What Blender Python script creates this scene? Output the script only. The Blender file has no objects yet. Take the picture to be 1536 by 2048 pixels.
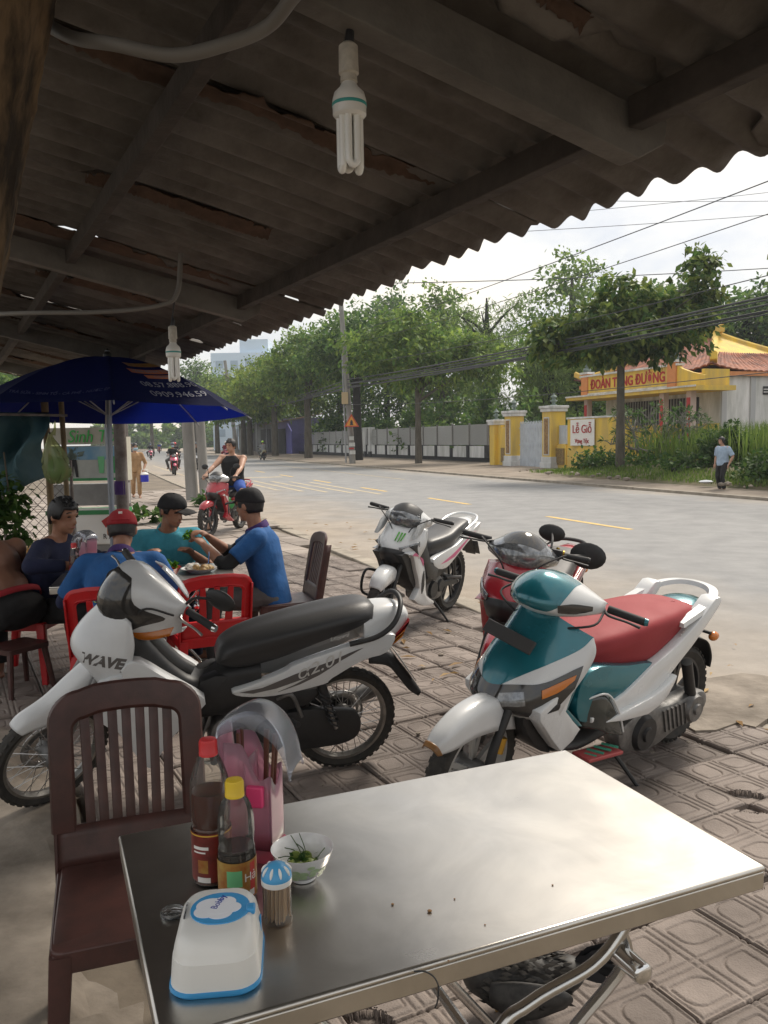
import bpy, bmesh, math, random
import numpy as np
from mathutils import Vector, Matrix
R = math.radians
random.seed(7); RNG = np.random.default_rng(7)
scene = bpy.context.scene
col = scene.collection

# ---------------------------------------------------------------- camera
def cam_basis(f=1640., hy=877., roll=1.0):
    p = math.atan((1024 - hy) / f); r = R(roll)
    fw = Vector((0, math.cos(p), -math.sin(p))); u0 = Vector((0, math.sin(p), math.cos(p))); r0 = Vector((1, 0, 0))
    rt = r0 * math.cos(r) - u0 * math.sin(r); up = u0 * math.cos(r) + r0 * math.sin(r)
    return rt, up, fw
rt, up, fw = cam_basis()
cd = bpy.data.cameras.new('camera'); cam = bpy.data.objects.new('camera', cd); col.objects.link(cam)
M = Matrix((rt, up, -fw)).transposed().to_4x4(); M.translation = (0, 0, 1.55); cam.matrix_world = M
cd.sensor_fit = 'VERTICAL'; cd.sensor_height = 36; cd.lens = 1640 / 2048 * 36; cd.clip_end = 3000; cd.clip_start = 0.05
scene.camera = cam

# ---------------------------------------------------------------- sky, sun, exposure
SUN_AZ, SUN_EL = 38., 50.           # degrees right of the view, above the horizon
sd = Vector((math.sin(R(SUN_AZ)) * math.cos(R(SUN_EL)), math.cos(R(SUN_AZ)) * math.cos(R(SUN_EL)), math.sin(R(SUN_EL))))
w = bpy.data.worlds.new('World'); scene.world = w; w.use_nodes = True
nt = w.node_tree; N = nt.nodes; Lk = nt.links.new; N.clear()
def nd(t, **k):
    n = N.new(t)
    for a, b in k.items(): setattr(n, a, b)
    return n
sky = nd('ShaderNodeTexSky', sky_type='NISHITA', sun_disc=False, sun_elevation=R(SUN_EL), sun_rotation=R(SUN_AZ), air_density=1.2, dust_density=3.0)
tc = nd('ShaderNodeTexCoord')
mp = nd('ShaderNodeMapping'); mp.inputs['Scale'].default_value = (1, 1, 2.6); Lk(tc.outputs['Generated'], mp.inputs['Vector'])
nz = nd('ShaderNodeTexNoise'); nz.inputs['Scale'].default_value = 3.0; nz.inputs['Detail'].default_value = 7; nz.inputs['Roughness'].default_value = .58; nz.inputs['Distortion'].default_value = .4
Lk(mp.outputs['Vector'], nz.inputs['Vector'])
cr = nd('ShaderNodeValToRGB'); cr.color_ramp.elements[0].position = .36; cr.color_ramp.elements[0].color = (4.2, 4.4, 4.8, 1)
cr.color_ramp.elements[1].position = .64; cr.color_ramp.elements[1].color = (6.9, 6.3, 5.4, 1)
e = cr.color_ramp.elements.new(.5); e.color = (5.4, 5.35, 5.2, 1)
Lk(nz.outputs['Fac'], cr.inputs['Fac'])
# the sun glows through thin cloud
dp = nd('ShaderNodeVectorMath', operation='DOT_PRODUCT'); dp.inputs[1].default_value = sd; Lk(tc.outputs['Generated'], dp.inputs[0])
mx0 = nd('ShaderNodeMath', operation='MAXIMUM'); mx0.inputs[1].default_value = 0; Lk(dp.outputs['Value'], mx0.inputs[0])
pw = nd('ShaderNodeMath', operation='POWER'); pw.inputs[1].default_value = 9; Lk(mx0.outputs[0], pw.inputs[0])
gl = nd('ShaderNodeMix', data_type='RGBA', blend_type='ADD'); gl.inputs['A'].default_value = (0, 0, 0, 1); 
gs = nd('ShaderNodeVectorMath', operation='SCALE'); gs.inputs[0].default_value = (3.0, 2.1, 1.0); Lk(pw.outputs[0], gs.inputs['Scale'])
ad = nd('ShaderNodeVectorMath', operation='ADD'); Lk(cr.outputs['Color'], ad.inputs[0]); Lk(gs.outputs[0], ad.inputs[1])
mxs = nd('ShaderNodeMix', data_type='RGBA'); mxs.inputs['Factor'].default_value = .86
Lk(sky.outputs['Color'], mxs.inputs['A']); Lk(ad.outputs[0], mxs.inputs['B'])
bg = nd('ShaderNodeBackground'); bg.inputs['Strength'].default_value = .1; Lk(mxs.outputs['Result'], bg.inputs['Color'])
wo = nd('ShaderNodeOutputWorld'); Lk(bg.outputs[0], wo.inputs['Surface']); N.remove(gl)
sl = bpy.data.lights.new('sun', 'SUN'); sl.energy = 2.2; sl.angle = R(18); sl.color = (1, .92, .81)
so = bpy.data.objects.new('sun', sl); col.objects.link(so); so.rotation_euler = (-sd).to_track_quat('-Z', 'Y').to_euler(); so.location = (6, 12, 12)
vs = scene.view_settings; vs.view_transform = 'Standard'; vs.look = 'None'; vs.gamma = 1; vs.use_curve_mapping = False; vs.exposure = .85
scene.cycles.max_bounces = 8; scene.cycles.transparent_max_bounces = 16; scene.cycles.caustics_reflective = False; scene.cycles.caustics_refractive = False
scene.cycles.use_denoising = True
try: scene.cycles.denoiser = 'OPENIMAGEDENOISE'
except Exception: pass

# ---------------------------------------------------------------- materials
MATS = {}
def mat(name, c, rough=.6, metal=0, var=0, vs=6., c2=None, bump=0, bs=40., coat=0, isl=0, alpha=1, trans=0, spec=None, stretch=None, emit=0, fac=(.35, .65), sheen=0, bd=.01):
    """principled material; noise blends c with c2 (or a darker c); 'isl' varies each loose piece"""
    if name in MATS: return MATS[name]
    m = bpy.data.materials.new(name); m.use_nodes = True; t = m.node_tree; n = t.nodes; l = t.links.new
    b = n['Principled BSDF']; b.inputs['Roughness'].default_value = rough; b.inputs['Metallic'].default_value = metal
    b.inputs['Base Color'].default_value = (*c, 1); m.diffuse_color = (*c, 1)
    if coat: b.inputs['Coat Weight'].default_value = coat; b.inputs['Coat Roughness'].default_value = .08
    if spec is not None: b.inputs['Specular IOR Level'].default_value = spec
    if alpha < 1: b.inputs['Alpha'].default_value = alpha
    if trans: b.inputs['Transmission Weight'].default_value = trans
    if emit: b.inputs['Emission Color'].default_value = (*c, 1); b.inputs['Emission Strength'].default_value = emit
    src = None
    if var or bump:
        tc = n.new('ShaderNodeTexCoord'); vec = tc.outputs['Object']
        if stretch:
            mpn = n.new('ShaderNodeMapping'); mpn.inputs['Scale'].default_value = stretch; l(vec, mpn.inputs['Vector']); vec = mpn.outputs['Vector']
    if var:
        nz = n.new('ShaderNodeTexNoise'); nz.inputs['Scale'].default_value = vs; nz.inputs['Detail'].default_value = 6; nz.inputs['Roughness'].default_value = .62; l(vec, nz.inputs['Vector'])
        r = n.new('ShaderNodeValToRGB'); r.color_ramp.elements[0].position = fac[0]; r.color_ramp.elements[1].position = fac[1]
        d = c2 if c2 else tuple(x * (1 - var) for x in c)
        r.color_ramp.elements[0].color = (*d, 1); r.color_ramp.elements[1].color = (*c, 1)
        l(nz.outputs['Fac'], r.inputs['Fac']); src = r.outputs['Color']
        rr = n.new('ShaderNodeMapRange'); rr.inputs['To Min'].default_value = min(1, rough + .12); rr.inputs['To Max'].default_value = max(.03, rough - .06); l(nz.outputs['Fac'], rr.inputs['Value']); l(rr.outputs[0], b.inputs['Roughness'])
    if isl:
        g = n.new('ShaderNodeNewGeometry'); h = n.new('ShaderNodeHueSaturation')
        a = n.new('ShaderNodeMapRange'); a.inputs['To Min'].default_value = 1 - isl; a.inputs['To Max'].default_value = 1 + isl; l(g.outputs['Random Per Island'], a.inputs['Value'])
        l(a.outputs[0], h.inputs['Value'])
        if src: l(src, h.inputs['Color'])
        else: h.inputs['Color'].default_value = (*c, 1)
        src = h.outputs['Color']
    if src: l(src, b.inputs['Base Color'])
    if bump:
        nb = n.new('ShaderNodeTexNoise'); nb.inputs['Scale'].default_value = bs; nb.inputs['Detail'].default_value = 5; l(vec, nb.inputs['Vector'])
        bp = n.new('ShaderNodeBump'); bp.inputs['Strength'].default_value = bump; bp.inputs['Distance'].default_value = bd; l(nb.outputs['Fac'], bp.inputs['Height']); l(bp.outputs[0], b.inputs['Normal'])
    MATS[name] = m
    return m
def clear(name, c, tint=.8, rough=.08, diff=.15):
    """thin clear plastic or glass: tinted see-through with a gloss and a little milkiness"""
    if name in MATS: return MATS[name]
    m = bpy.data.materials.new(name); m.use_nodes = True; t = m.node_tree; n = t.nodes; l = t.links.new; n.clear()
    tr = n.new('ShaderNodeBsdfTransparent'); tr.inputs[0].default_value = (*[x * tint + (1 - tint) for x in c], 1)
    df = n.new('ShaderNodeBsdfDiffuse'); df.inputs[0].default_value = (*c, 1); tl = n.new('ShaderNodeBsdfTranslucent'); tl.inputs[0].default_value = (*c, 1)
    ms = n.new('ShaderNodeMixShader'); l(df.outputs[0], ms.inputs[1]); l(tl.outputs[0], ms.inputs[2])
    m1 = n.new('ShaderNodeMixShader'); m1.inputs[0].default_value = diff; l(tr.outputs[0], m1.inputs[1]); l(ms.outputs[0], m1.inputs[2])
    gl = n.new('ShaderNodeBsdfGlossy'); gl.inputs['Roughness'].default_value = rough; gl.inputs[0].default_value = (.9, .9, .9, 1)
    fr = n.new('ShaderNodeFresnel'); fr.inputs[0].default_value = 1.3; m2 = n.new('ShaderNodeMixShader'); l(fr.outputs[0], m2.inputs[0]); l(m1.outputs[0], m2.inputs[1]); l(gl.outputs[0], m2.inputs[2])
    o = n.new('ShaderNodeOutputMaterial'); l(m2.outputs[0], o.inputs[0]); MATS[name] = m; return m
def leafmat(name, c, c2, isl=.35, tl=.42):
    """leaf: diffuse with light passing through, each leaf a little different"""
    if name in MATS: return MATS[name]
    m = bpy.data.materials.new(name); m.use_nodes = True; t = m.node_tree; n = t.nodes; l = t.links.new
    b = n['Principled BSDF']; b.inputs['Roughness'].default_value = .62; b.inputs['Specular IOR Level'].default_value = .3
    g = n.new('ShaderNodeNewGeometry'); r = n.new('ShaderNodeValToRGB'); r.color_ramp.elements[0].color = (*c, 1); r.color_ramp.elements[1].color = (*c2, 1); r.color_ramp.elements[0].position = .25
    l(g.outputs['Random Per Island'], r.inputs['Fac'])
    tcn = n.new('ShaderNodeTexCoord'); nz = n.new('ShaderNodeTexNoise'); nz.inputs['Scale'].default_value = .9; nz.inputs['Detail'].default_value = 3; l(tcn.outputs['Object'], nz.inputs['Vector'])
    h = n.new('ShaderNodeHueSaturation'); mr = n.new('ShaderNodeMapRange'); mr.inputs['From Min'].default_value = .3; mr.inputs['From Max'].default_value = .7; mr.inputs['To Min'].default_value = 1 - isl; mr.inputs['To Max'].default_value = 1 + isl
    l(nz.outputs['Fac'], mr.inputs['Value']); l(mr.outputs[0], h.inputs['Value']); l(r.outputs['Color'], h.inputs['Color']); l(h.outputs[0], b.inputs['Base Color'])
    tr = n.new('ShaderNodeBsdfTranslucent'); l(h.outputs[0], tr.inputs[0]); mx = n.new('ShaderNodeMixShader'); mx.inputs[0].default_value = tl
    o = n['Material Output']; l(b.outputs[0], mx.inputs[1]); l(tr.outputs[0], mx.inputs[2]); l(mx.outputs[0], o.inputs[0]); MATS[name] = m; return m

# ---------------------------------------------------------------- mesh building
def rotm(ax, deg):
    return np.array(Matrix.Rotation(R(deg), 3, Vector(ax) if not isinstance(ax, str) else ax))
def cr_spline(P, n, closed=False):
    """Catmull-Rom through P (k,d) -> about n points per span"""
    P = np.asarray(P, float); k = len(P)
    if k < 3 and not closed:
        s = np.linspace(0, 1, n + 1)[:, None]; return P[0] * (1 - s) + P[-1] * s
    out = []
    m = k if closed else k - 1
    for i in range(m):
        if closed: p0, p1, p2, p3 = P[(i - 1) % k], P[i], P[(i + 1) % k], P[(i + 2) % k]
        else:
            p1, p2 = P[i], P[i + 1]; p0 = P[i - 1] if i else 2 * p1 - p2; p3 = P[i + 2] if i + 2 < k else 2 * p2 - p1
        for s in np.arange(n) / n:
            out.append(.5 * (2 * p1 + (p2 - p0) * s + (2 * p0 - 5 * p1 + 4 * p2 - p3) * s * s + (3 * p1 - p0 - 3 * p2 + p3) * s ** 3))
    if not closed: out.append(P[-1])
    return np.array(out)
class MB:
    def __init__(s): s.v = []; s.f = []; s.X = None; s.n = 0; s.mi = []; s.cm = 0
    def put(s, V, F):
        V = np.asarray(V, float).reshape(-1, 3)
        if s.X is not None: V = s.X(V)
        s.v.append(V); s.f += [[i + s.n for i in f] for f in F]; s.mi += [s.cm] * len(F); s.n += len(V); return s
    def box(s, c, d, rot=None):
        V = np.array([(x, y, z) for z in (-.5, .5) for y in (-.5, .5) for x in (-.5, .5)]) * np.array(d)
        if rot is not None: V = V @ np.asarray(rot).T
        return s.put(V + np.array(c), [(0, 2, 3, 1), (4, 5, 7, 6), (0, 1, 5, 4), (2, 6, 7, 3), (0, 4, 6, 2), (1, 3, 7, 5)])
    def bar(s, a, b, wd, ht, up=(0, 0, 1)):
        a, b = np.array(a, float), np.array(b, float); d = b - a; L = np.linalg.norm(d); d /= L; u = np.array(up, float); r = np.cross(d, u); r /= np.linalg.norm(r); u = np.cross(r, d)
        return s.box((a + b) / 2, (wd, L, ht), np.stack([r, d, u], 1))
    def rings(s, Rg, close=True, cap=True):
        Rg = [np.asarray(r, float) for r in Rg]; k = len(Rg[0]); m = len(Rg); F = []
        for i in range(m - 1):
            for j in range(k if close else k - 1):
                F.append((i * k + j, i * k + (j + 1) % k, (i + 1) * k + (j + 1) % k, (i + 1) * k + j))
        if cap and close: F.append(tuple(range(k))[::-1]); F.append(tuple((m - 1) * k + j for j in range(k)))
        return s.put(np.concatenate(Rg), F)
    def tube(s, P, r, n=8, smooth=0, cap=True, closed=False):
        P = np.asarray(P, float); rr = np.full(len(P), r, float) if np.isscalar(r) else np.asarray(r, float)
        if smooth:
            Q = cr_spline(np.c_[P, rr], smooth, closed); P, rr = Q[:, :3], Q[:, 3]
        T = np.gradient(P, axis=0) if not closed else np.roll(P, -1, 0) - np.roll(P, 1, 0)
        T /= np.maximum(np.linalg.norm(T, axis=1), 1e-9)[:, None]
        u = np.cross(T[0], (0, 0, 1.)); 
        if np.linalg.norm(u) < .1: u = np.cross(T[0], (1., 0, 0))
        u /= np.linalg.norm(u); Rg = []; th = np.linspace(0, 2 * np.pi, n, endpoint=False)
        for p, t, q in zip(P, T, rr):
            u = u - t * (u @ t); u /= np.linalg.norm(u); w_ = np.cross(t, u)
            Rg.append(p + q * (np.cos(th)[:, None] * u + np.sin(th)[:, None] * w_))
        if closed: Rg.append(Rg[0]); return s.rings(Rg, cap=False)
        return s.rings(Rg, cap=cap)
    def cyl(s, a, b, r, r2=None, n=16): return s.tube([a, b], [r, r if r2 is None else r2], n)
    def lathe(s, prof, n=24, c=(0, 0, 0), ax='z', cap=True):
        th = np.linspace(0, 2 * np.pi, n, endpoint=False); Rg = []
        for r, z in prof:
            o = np.zeros(n)
            a, b, h = r * np.cos(th), r * np.sin(th), np.full(n, z)
            V = {'z': (a, b, h), 'y': (a, -h * -1, -b) if False else (a, h, -b), 'x': (h, a, b)}[ax]
            Rg.append(np.stack(V, 1) + np.array(c))
        return s.rings(Rg, cap=cap)
    def ell(s, c, r, rot=None, n=14, m=9, zmin=-1, zmax=1):
        Rg = []; th = np.linspace(0, 2 * np.pi, n, endpoint=False)
        for z in np.sin(np.linspace(math.asin(max(zmin, -.999)), math.asin(min(zmax, .999)), m)):
            q = math.sqrt(1 - z * z); V = np.stack([q * np.cos(th), q * np.sin(th), np.full(n, z)], 1) * np.array(r)
            if rot is not None: V = V @ np.asarray(rot).T
            Rg.append(V + np.array(c))
        return s.rings(Rg)
    def prism(s, poly, y0, y1, ax='y', sm=0, rnd=0):
        """outline in the plane across ax, extruded y0..y1, optional rounded edges"""
        P = np.asarray(poly, float)
        if sm: P = cr_spline(P, sm, True)
        def lay(p, y):
            o = np.full(len(p), y)
            return np.stack({'y': (p[:, 0], o, p[:, 1]), 'z': (p[:, 0], p[:, 1], o), 'x': (o, p[:, 0], p[:, 1])}[ax], 1)
        if rnd:
            T = np.roll(P, -1, 0) - np.roll(P, 1, 0); T /= np.maximum(np.linalg.norm(T, axis=1), 1e-9)[:, None]; nr = np.stack([T[:, 1], -T[:, 0]], 1)
            A = .5 * np.sum(P[:, 0] * np.roll(P[:, 1], -1) - np.roll(P[:, 0], -1) * P[:, 1])
            if A < 0: nr = -nr
            sg = 1 if y1 > y0 else -1
            Ls = [lay(P - nr * rnd, y0), lay(P - nr * rnd * .3, y0 + sg * rnd * .3), lay(P, y0 + sg * rnd), lay(P, y1 - sg * rnd), lay(P - nr * rnd * .3, y1 - sg * rnd * .3), lay(P - nr * rnd, y1)]
        else: Ls = [lay(P, y0), lay(P, y1)]
        return s.rings(Ls)
    def grid(s, G, cu=False, cv=False):
        G = np.asarray(G, float); a, b = G.shape[:2]; F = []
        for i in range(a if cu else a - 1):
            for j in range(b if cv else b - 1):
                F.append((i * b + j, i * b + (j + 1) % b, ((i + 1) % a) * b + (j + 1) % b, ((i + 1) % a) * b + j))
        return s.put(G.reshape(-1, 3), F)
    def patch(s, St, nu=5, nv=5, mirror=False, cu=False, cv=False):
        """smooth surface through stations of 3-D points"""
        St = [np.asarray(q, float) for q in St]
        if mirror: St = [np.concatenate([q[:0:-1] * (1, -1, 1), q]) for q in St]
        A = np.array([cr_spline(q, nv, cv) for q in St]); B = np.array([cr_spline(A[:, j], nu, cu) for j in range(A.shape[1])])
        return s.grid(np.swapaxes(B, 0, 1), cu, cv)
    def quads(s, V):
        """V (n,4,3) loose quads"""
        k = len(V); return s.put(V.reshape(-1, 3), np.arange(4 * k).reshape(-1, 4).tolist())
    def build(s, name, m, parent=None, smooth=True, ang=38, solid=0, bev=0, sub=0, off=0, loc=None):
        me = bpy.data.meshes.new(name); V = np.concatenate(s.v) if s.v else np.zeros((0, 3))
        me.from_pydata(V.tolist(), [], s.f); me.update()
        for q in (m if isinstance(m, (list, tuple)) else [m]): me.materials.append(q)
        if isinstance(m, (list, tuple)): me.polygons.foreach_set('material_index', s.mi)
        o = bpy.data.objects.new(name, me); col.objects.link(o)
        if solid: d = o.modifiers.new('solid', 'SOLIDIFY'); d.thickness = solid; d.offset = off
        if bev: d = o.modifiers.new('bevel', 'BEVEL'); d.width = bev; d.segments = 2; d.limit_method = 'ANGLE'; d.angle_limit = R(35)
        if sub: d = o.modifiers.new('sub', 'SUBSURF'); d.levels = sub; d.render_levels = sub
        if smooth:
            me.polygons.foreach_set('use_smooth', [True] * len(me.polygons))
            if ang < 180: me.set_sharp_from_angle(angle=R(ang))
        if parent is not None: o.parent = parent
        if loc is not None: o.location = loc
        return o
def tag(o, label=None, cat=None, group=None, kind=None):
    if label: o['label'] = label
    if cat: o['category'] = cat
    if group: o['group'] = group
    if kind: o['kind'] = kind
    return o
def thing(name, label, cat, loc=(0, 0, 0), rz=0, group=None):
    o = bpy.data.objects.new(name, None); col.objects.link(o); o.location = loc; o.rotation_euler = (0, 0, R(rz)); o.empty_display_size = .1
    return tag(o, label, cat, group)
def copy_tree(o, parent=None):
    c = o.copy(); col.objects.link(c)
    if parent is not None: c.parent = parent
    for ch in list(o.children): copy_tree(ch, c)
    return c
def struct(name, mb, m, **k): return tag(mb.build(name, m, **k), kind='structure')
def text(name, body, size, m, parent, M4, ext=.002, shear=0, sx=1, align='CENTER', space=1, bend=None, bold=0):
    """lettering as thin solid letters laid by matrix M4 (text plane xy, facing z)"""
    cu = bpy.data.curves.new(name, 'FONT'); cu.body = body; cu.size = size; cu.extrude = ext; cu.align_x = align; cu.align_y = 'CENTER'; cu.shear = shear; cu.resolution_u = 3; cu.space_character = space; cu.offset = bold
    t = bpy.data.objects.new(name, cu); col.objects.link(t); bpy.context.view_layer.update()
    me = bpy.data.meshes.new_from_object(t.evaluated_get(bpy.context.evaluated_depsgraph_get())); bpy.data.objects.remove(t); me.name = name
    n = len(me.vertices); V = np.empty(n * 3); me.vertices.foreach_get('co', V); V = V.reshape(-1, 3); V[:, 0] *= sx
    if bend: V = bend(V)
    Mm = np.array(M4); V = V @ Mm[:3, :3].T + Mm[:3, 3]; me.vertices.foreach_set('co', V.ravel()); me.update()
    me.materials.clear(); me.materials.append(m)
    o = bpy.data.objects.new(name, me); col.objects.link(o); o.parent = parent; return o
def fmat(o, x, y, z=None):
    """matrix with origin o, text x axis and y axis"""
    x = Vector(x).normalized(); y = Vector(y); y = (y - x * x.dot(y)).normalized(); z = x.cross(y)
    m = Matrix((x, y, z)).transposed().to_4x4(); m.translation = o; return m
# stall frame (n towards the road, t along the awning) and road frame (s across, t along)
def stall(n, t, z=0.): return (n * .882 - t * .472, n * .472 + t * .882, z)
def bendr(t): return .05 * (t - 80 + math.sqrt((t - 80) ** 2 + 300))
def road(s_, t, z=0.):
    s2 = s_ + (bendr(t) - bendr(20))
    return (s2 * .938 - t * .347, s2 * .347 + t * .938, z)
def V3(*a): return np.array(a, float)
def haze(dens, c=(.80, .86, .95)):
    q = MB(); q.box((40, 120, 11), (420, 480, 24)); m = bpy.data.materials.new('haze'); m.use_nodes = True; n = m.node_tree.nodes; n.remove(n['Principled BSDF']); v = n.new('ShaderNodeVolumePrincipled'); v.inputs['Color'].default_value = (*c, 1); v.inputs['Density'].default_value = dens; v.inputs['Anisotropy'].default_value = .3
    m.node_tree.links.new(v.outputs[0], n['Material Output'].inputs['Volume']); o = q.build('haze', m, smooth=False); tag(o, kind='stuff'); return o
# ================================================================ SETTING: ground, road, pavement
m_soil = mat('soil', (.20, .165, .125), .95, var=.5, vs=1.3, c2=(.11, .09, .068), bump=.7, bs=14)
m_tile = mat('tile', (.255, .212, .185), .76, var=.45, vs=2.6, c2=(.13, .105, .09), bump=.35, bs=150, isl=.0)
m_cem = mat('cement', (.285, .245, .20), .88, var=.5, vs=2.6, c2=(.13, .108, .085), bump=.6, bs=26)
m_kerb = mat('kerb', (.36, .315, .255), .85, var=.4, vs=3, bump=.5, bs=30)
m_yel = mat('road paint yellow', (.72, .46, .09), .7, var=.35, vs=7, c2=(.45, .34, .16))
m_yel2 = mat('road paint worn', (.50, .40, .24), .8, var=.45, vs=5, c2=(.30, .28, .25))
def road_mat():
    """asphalt, dustier towards its edges (dust lies there whatever the light)"""
    m = mat('asphalt', (.25, .245, .24), .82, bump=.35, bs=160); t = m.node_tree; n = t.nodes; l = t.links.new; b = n['Principled BSDF']
    tc = n.new('ShaderNodeTexCoord')
    d = n.new('ShaderNodeVectorMath'); d.operation = 'DOT_PRODUCT'; d.inputs[1].default_value = (.938, .347, 0); l(tc.outputs['Object'], d.inputs[0])
    nz = n.new('ShaderNodeTexNoise'); nz.inputs['Scale'].default_value = .55; nz.inputs['Detail'].default_value = 7; l(tc.outputs['Object'], nz.inputs['Vector'])
    a = n.new('ShaderNodeMath'); a.operation = 'MULTIPLY_ADD'; a.inputs[1].default_value = 3.2; l(nz.outputs['Fac'], a.inputs[0]); l(d.outputs['Value'], a.inputs[2])
    r = n.new('ShaderNodeMapRange'); r.inputs['From Min'].default_value = 5.2; r.inputs['From Max'].default_value = 8.4; l(a.outputs[0], r.inputs['Value'])
    r2 = n.new('ShaderNodeMapRange'); r2.inputs['From Min'].default_value = 17.6; r2.inputs['From Max'].default_value = 15.6; l(a.outputs[0], r2.inputs['Value'])
    mu = n.new('ShaderNodeMath'); mu.operation = 'MINIMUM'; l(r.outputs[0], mu.inputs[0]); l(r2.outputs[0], mu.inputs[1])
    n2 = n.new('ShaderNodeTexNoise'); n2.inputs['Scale'].default_value = 1.7; n2.inputs['Detail'].default_value = 9; n2.inputs['Roughness'].default_value = .7; l(tc.outputs['Object'], n2.inputs['Vector'])
    c1 = n.new('ShaderNodeValToRGB'); c1.color_ramp.elements[0].color = (.175, .176, .178, 1); c1.color_ramp.elements[1].color = (.268, .267, .264, 1); c1.color_ramp.elements[0].position = .3; c1.color_ramp.elements[1].position = .7; l(n2.outputs['Fac'], c1.inputs['Fac'])
    c2 = n.new('ShaderNodeValToRGB'); c2.color_ramp.elements[0].color = (.24, .20, .155, 1); c2.color_ramp.elements[1].color = (.36, .305, .245, 1); c2.color_ramp.elements[0].position = .3; c2.color_ramp.elements[1].position = .7; l(n2.outputs['Fac'], c2.inputs['Fac'])
    mx = n.new('ShaderNodeMix'); mx.data_type = 'RGBA'; l(mu.outputs[0], mx.inputs['Factor']); l(c2.outputs[0], mx.inputs['A']); l(c1.outputs[0], mx.inputs['B']); l(mx.outputs['Result'], b.inputs['Base Color'])
    return m
m_road = road_mat()
def strip(name, s0, s1, t0, t1, z0, z1, m, ns=2, dt=2.5, jit=0, th=0):
    g = MB(); ts = np.arange(t0, t1 + .01, dt); G = []
    for k, s_ in enumerate(np.linspace(s0, s1, ns)):
        z = z0 + (z1 - z0) * k / (ns - 1); row = []
        for t in ts: row.append(road(s_ + (RNG.normal() * jit if k in (0, ns - 1) else 0), t, z + (RNG.normal() * jit * .05)))
        G.append(row)
    g.grid(G)
    return struct(name, g, m, solid=th, off=-1)
g = MB(); g.box((40, 120, -.35), (416, 476, .1)); struct('ground', g, m_soil, smooth=False)
strip('road', 3.25, 15.6, -30, 330, -.075, -.075, m_road, 14, 2.5)
# dusty shoulder that ramps up from the asphalt, kept under the kerb
strip('pavement', -14, 3.5, -30, 300, -.05, -.05, m_soil, 8, 2.5)
strip('far_pavement', 15.35, 30, -30, 300, -.03, .12, mat('far soil', (.27, .225, .18), .95, var=.45, vs=.8, c2=(.17, .14, .11), bump=.6, bs=9), 8, 2.0)
def kerb_run(name, s_, t0, t1, z, wd=.2, ht=.14, L=1.0):
    root = tag(thing(name, None, None), kind='structure'); t = t0; k = 0
    while t < t1:
        far = t > 16; l = L if not far else 8
        a, b = road(s_ + RNG.normal() * .012, t + .012, z - ht / 2 + RNG.normal() * .006), road(s_ + RNG.normal() * .012, min(t + l, t1) - .012, z - ht / 2 + RNG.normal() * .006)
        q = MB(); q.bar(a, b, wd, ht); q.build('kerb_stone', m_kerb, root, bev=.015 if not far else 0); t += l
    return root
kerb_run('kerb', 3.42, 1.2, 160, -.012)
kerb_run('far_kerb', 15.3, -4, 170, .0, L=8)
# centre-line dashes and a worn patch of yellow hatching
lm = tag(thing('road_marking', None, None), kind='structure')
def ribbon(m, s0, s1, t0, t1, z=-.071, k=6):
    q = MB(); ts = np.linspace(t0, t1, k); q.grid([[road(s0, t, z) for t in ts], [road(s1, t, z) for t in ts]]); q.build('dash', m, lm, smooth=False)
for a, b in ((11.6, 14.3), (17.8, 20.3), (23.6, 26.0), (29.6, 32.0), (35.5, 38), (41.5, 44), (47.5, 50), (53.5, 56)): ribbon(m_yel, 8.74, 8.87, a, b)
for j in range(6): ribbon(m_yel2, 5.4 + j * .55, 5.55 + j * .55, 27 - j * .9, 35 - j * .9)
ribbon(m_yel2, 5.2, 8.4, 35.5, 36.3); ribbon(m_yel2, 4.6, 4.75, 40, 60); ribbon(m_yel2, 11.9, 12.03, 30, 60)
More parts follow.
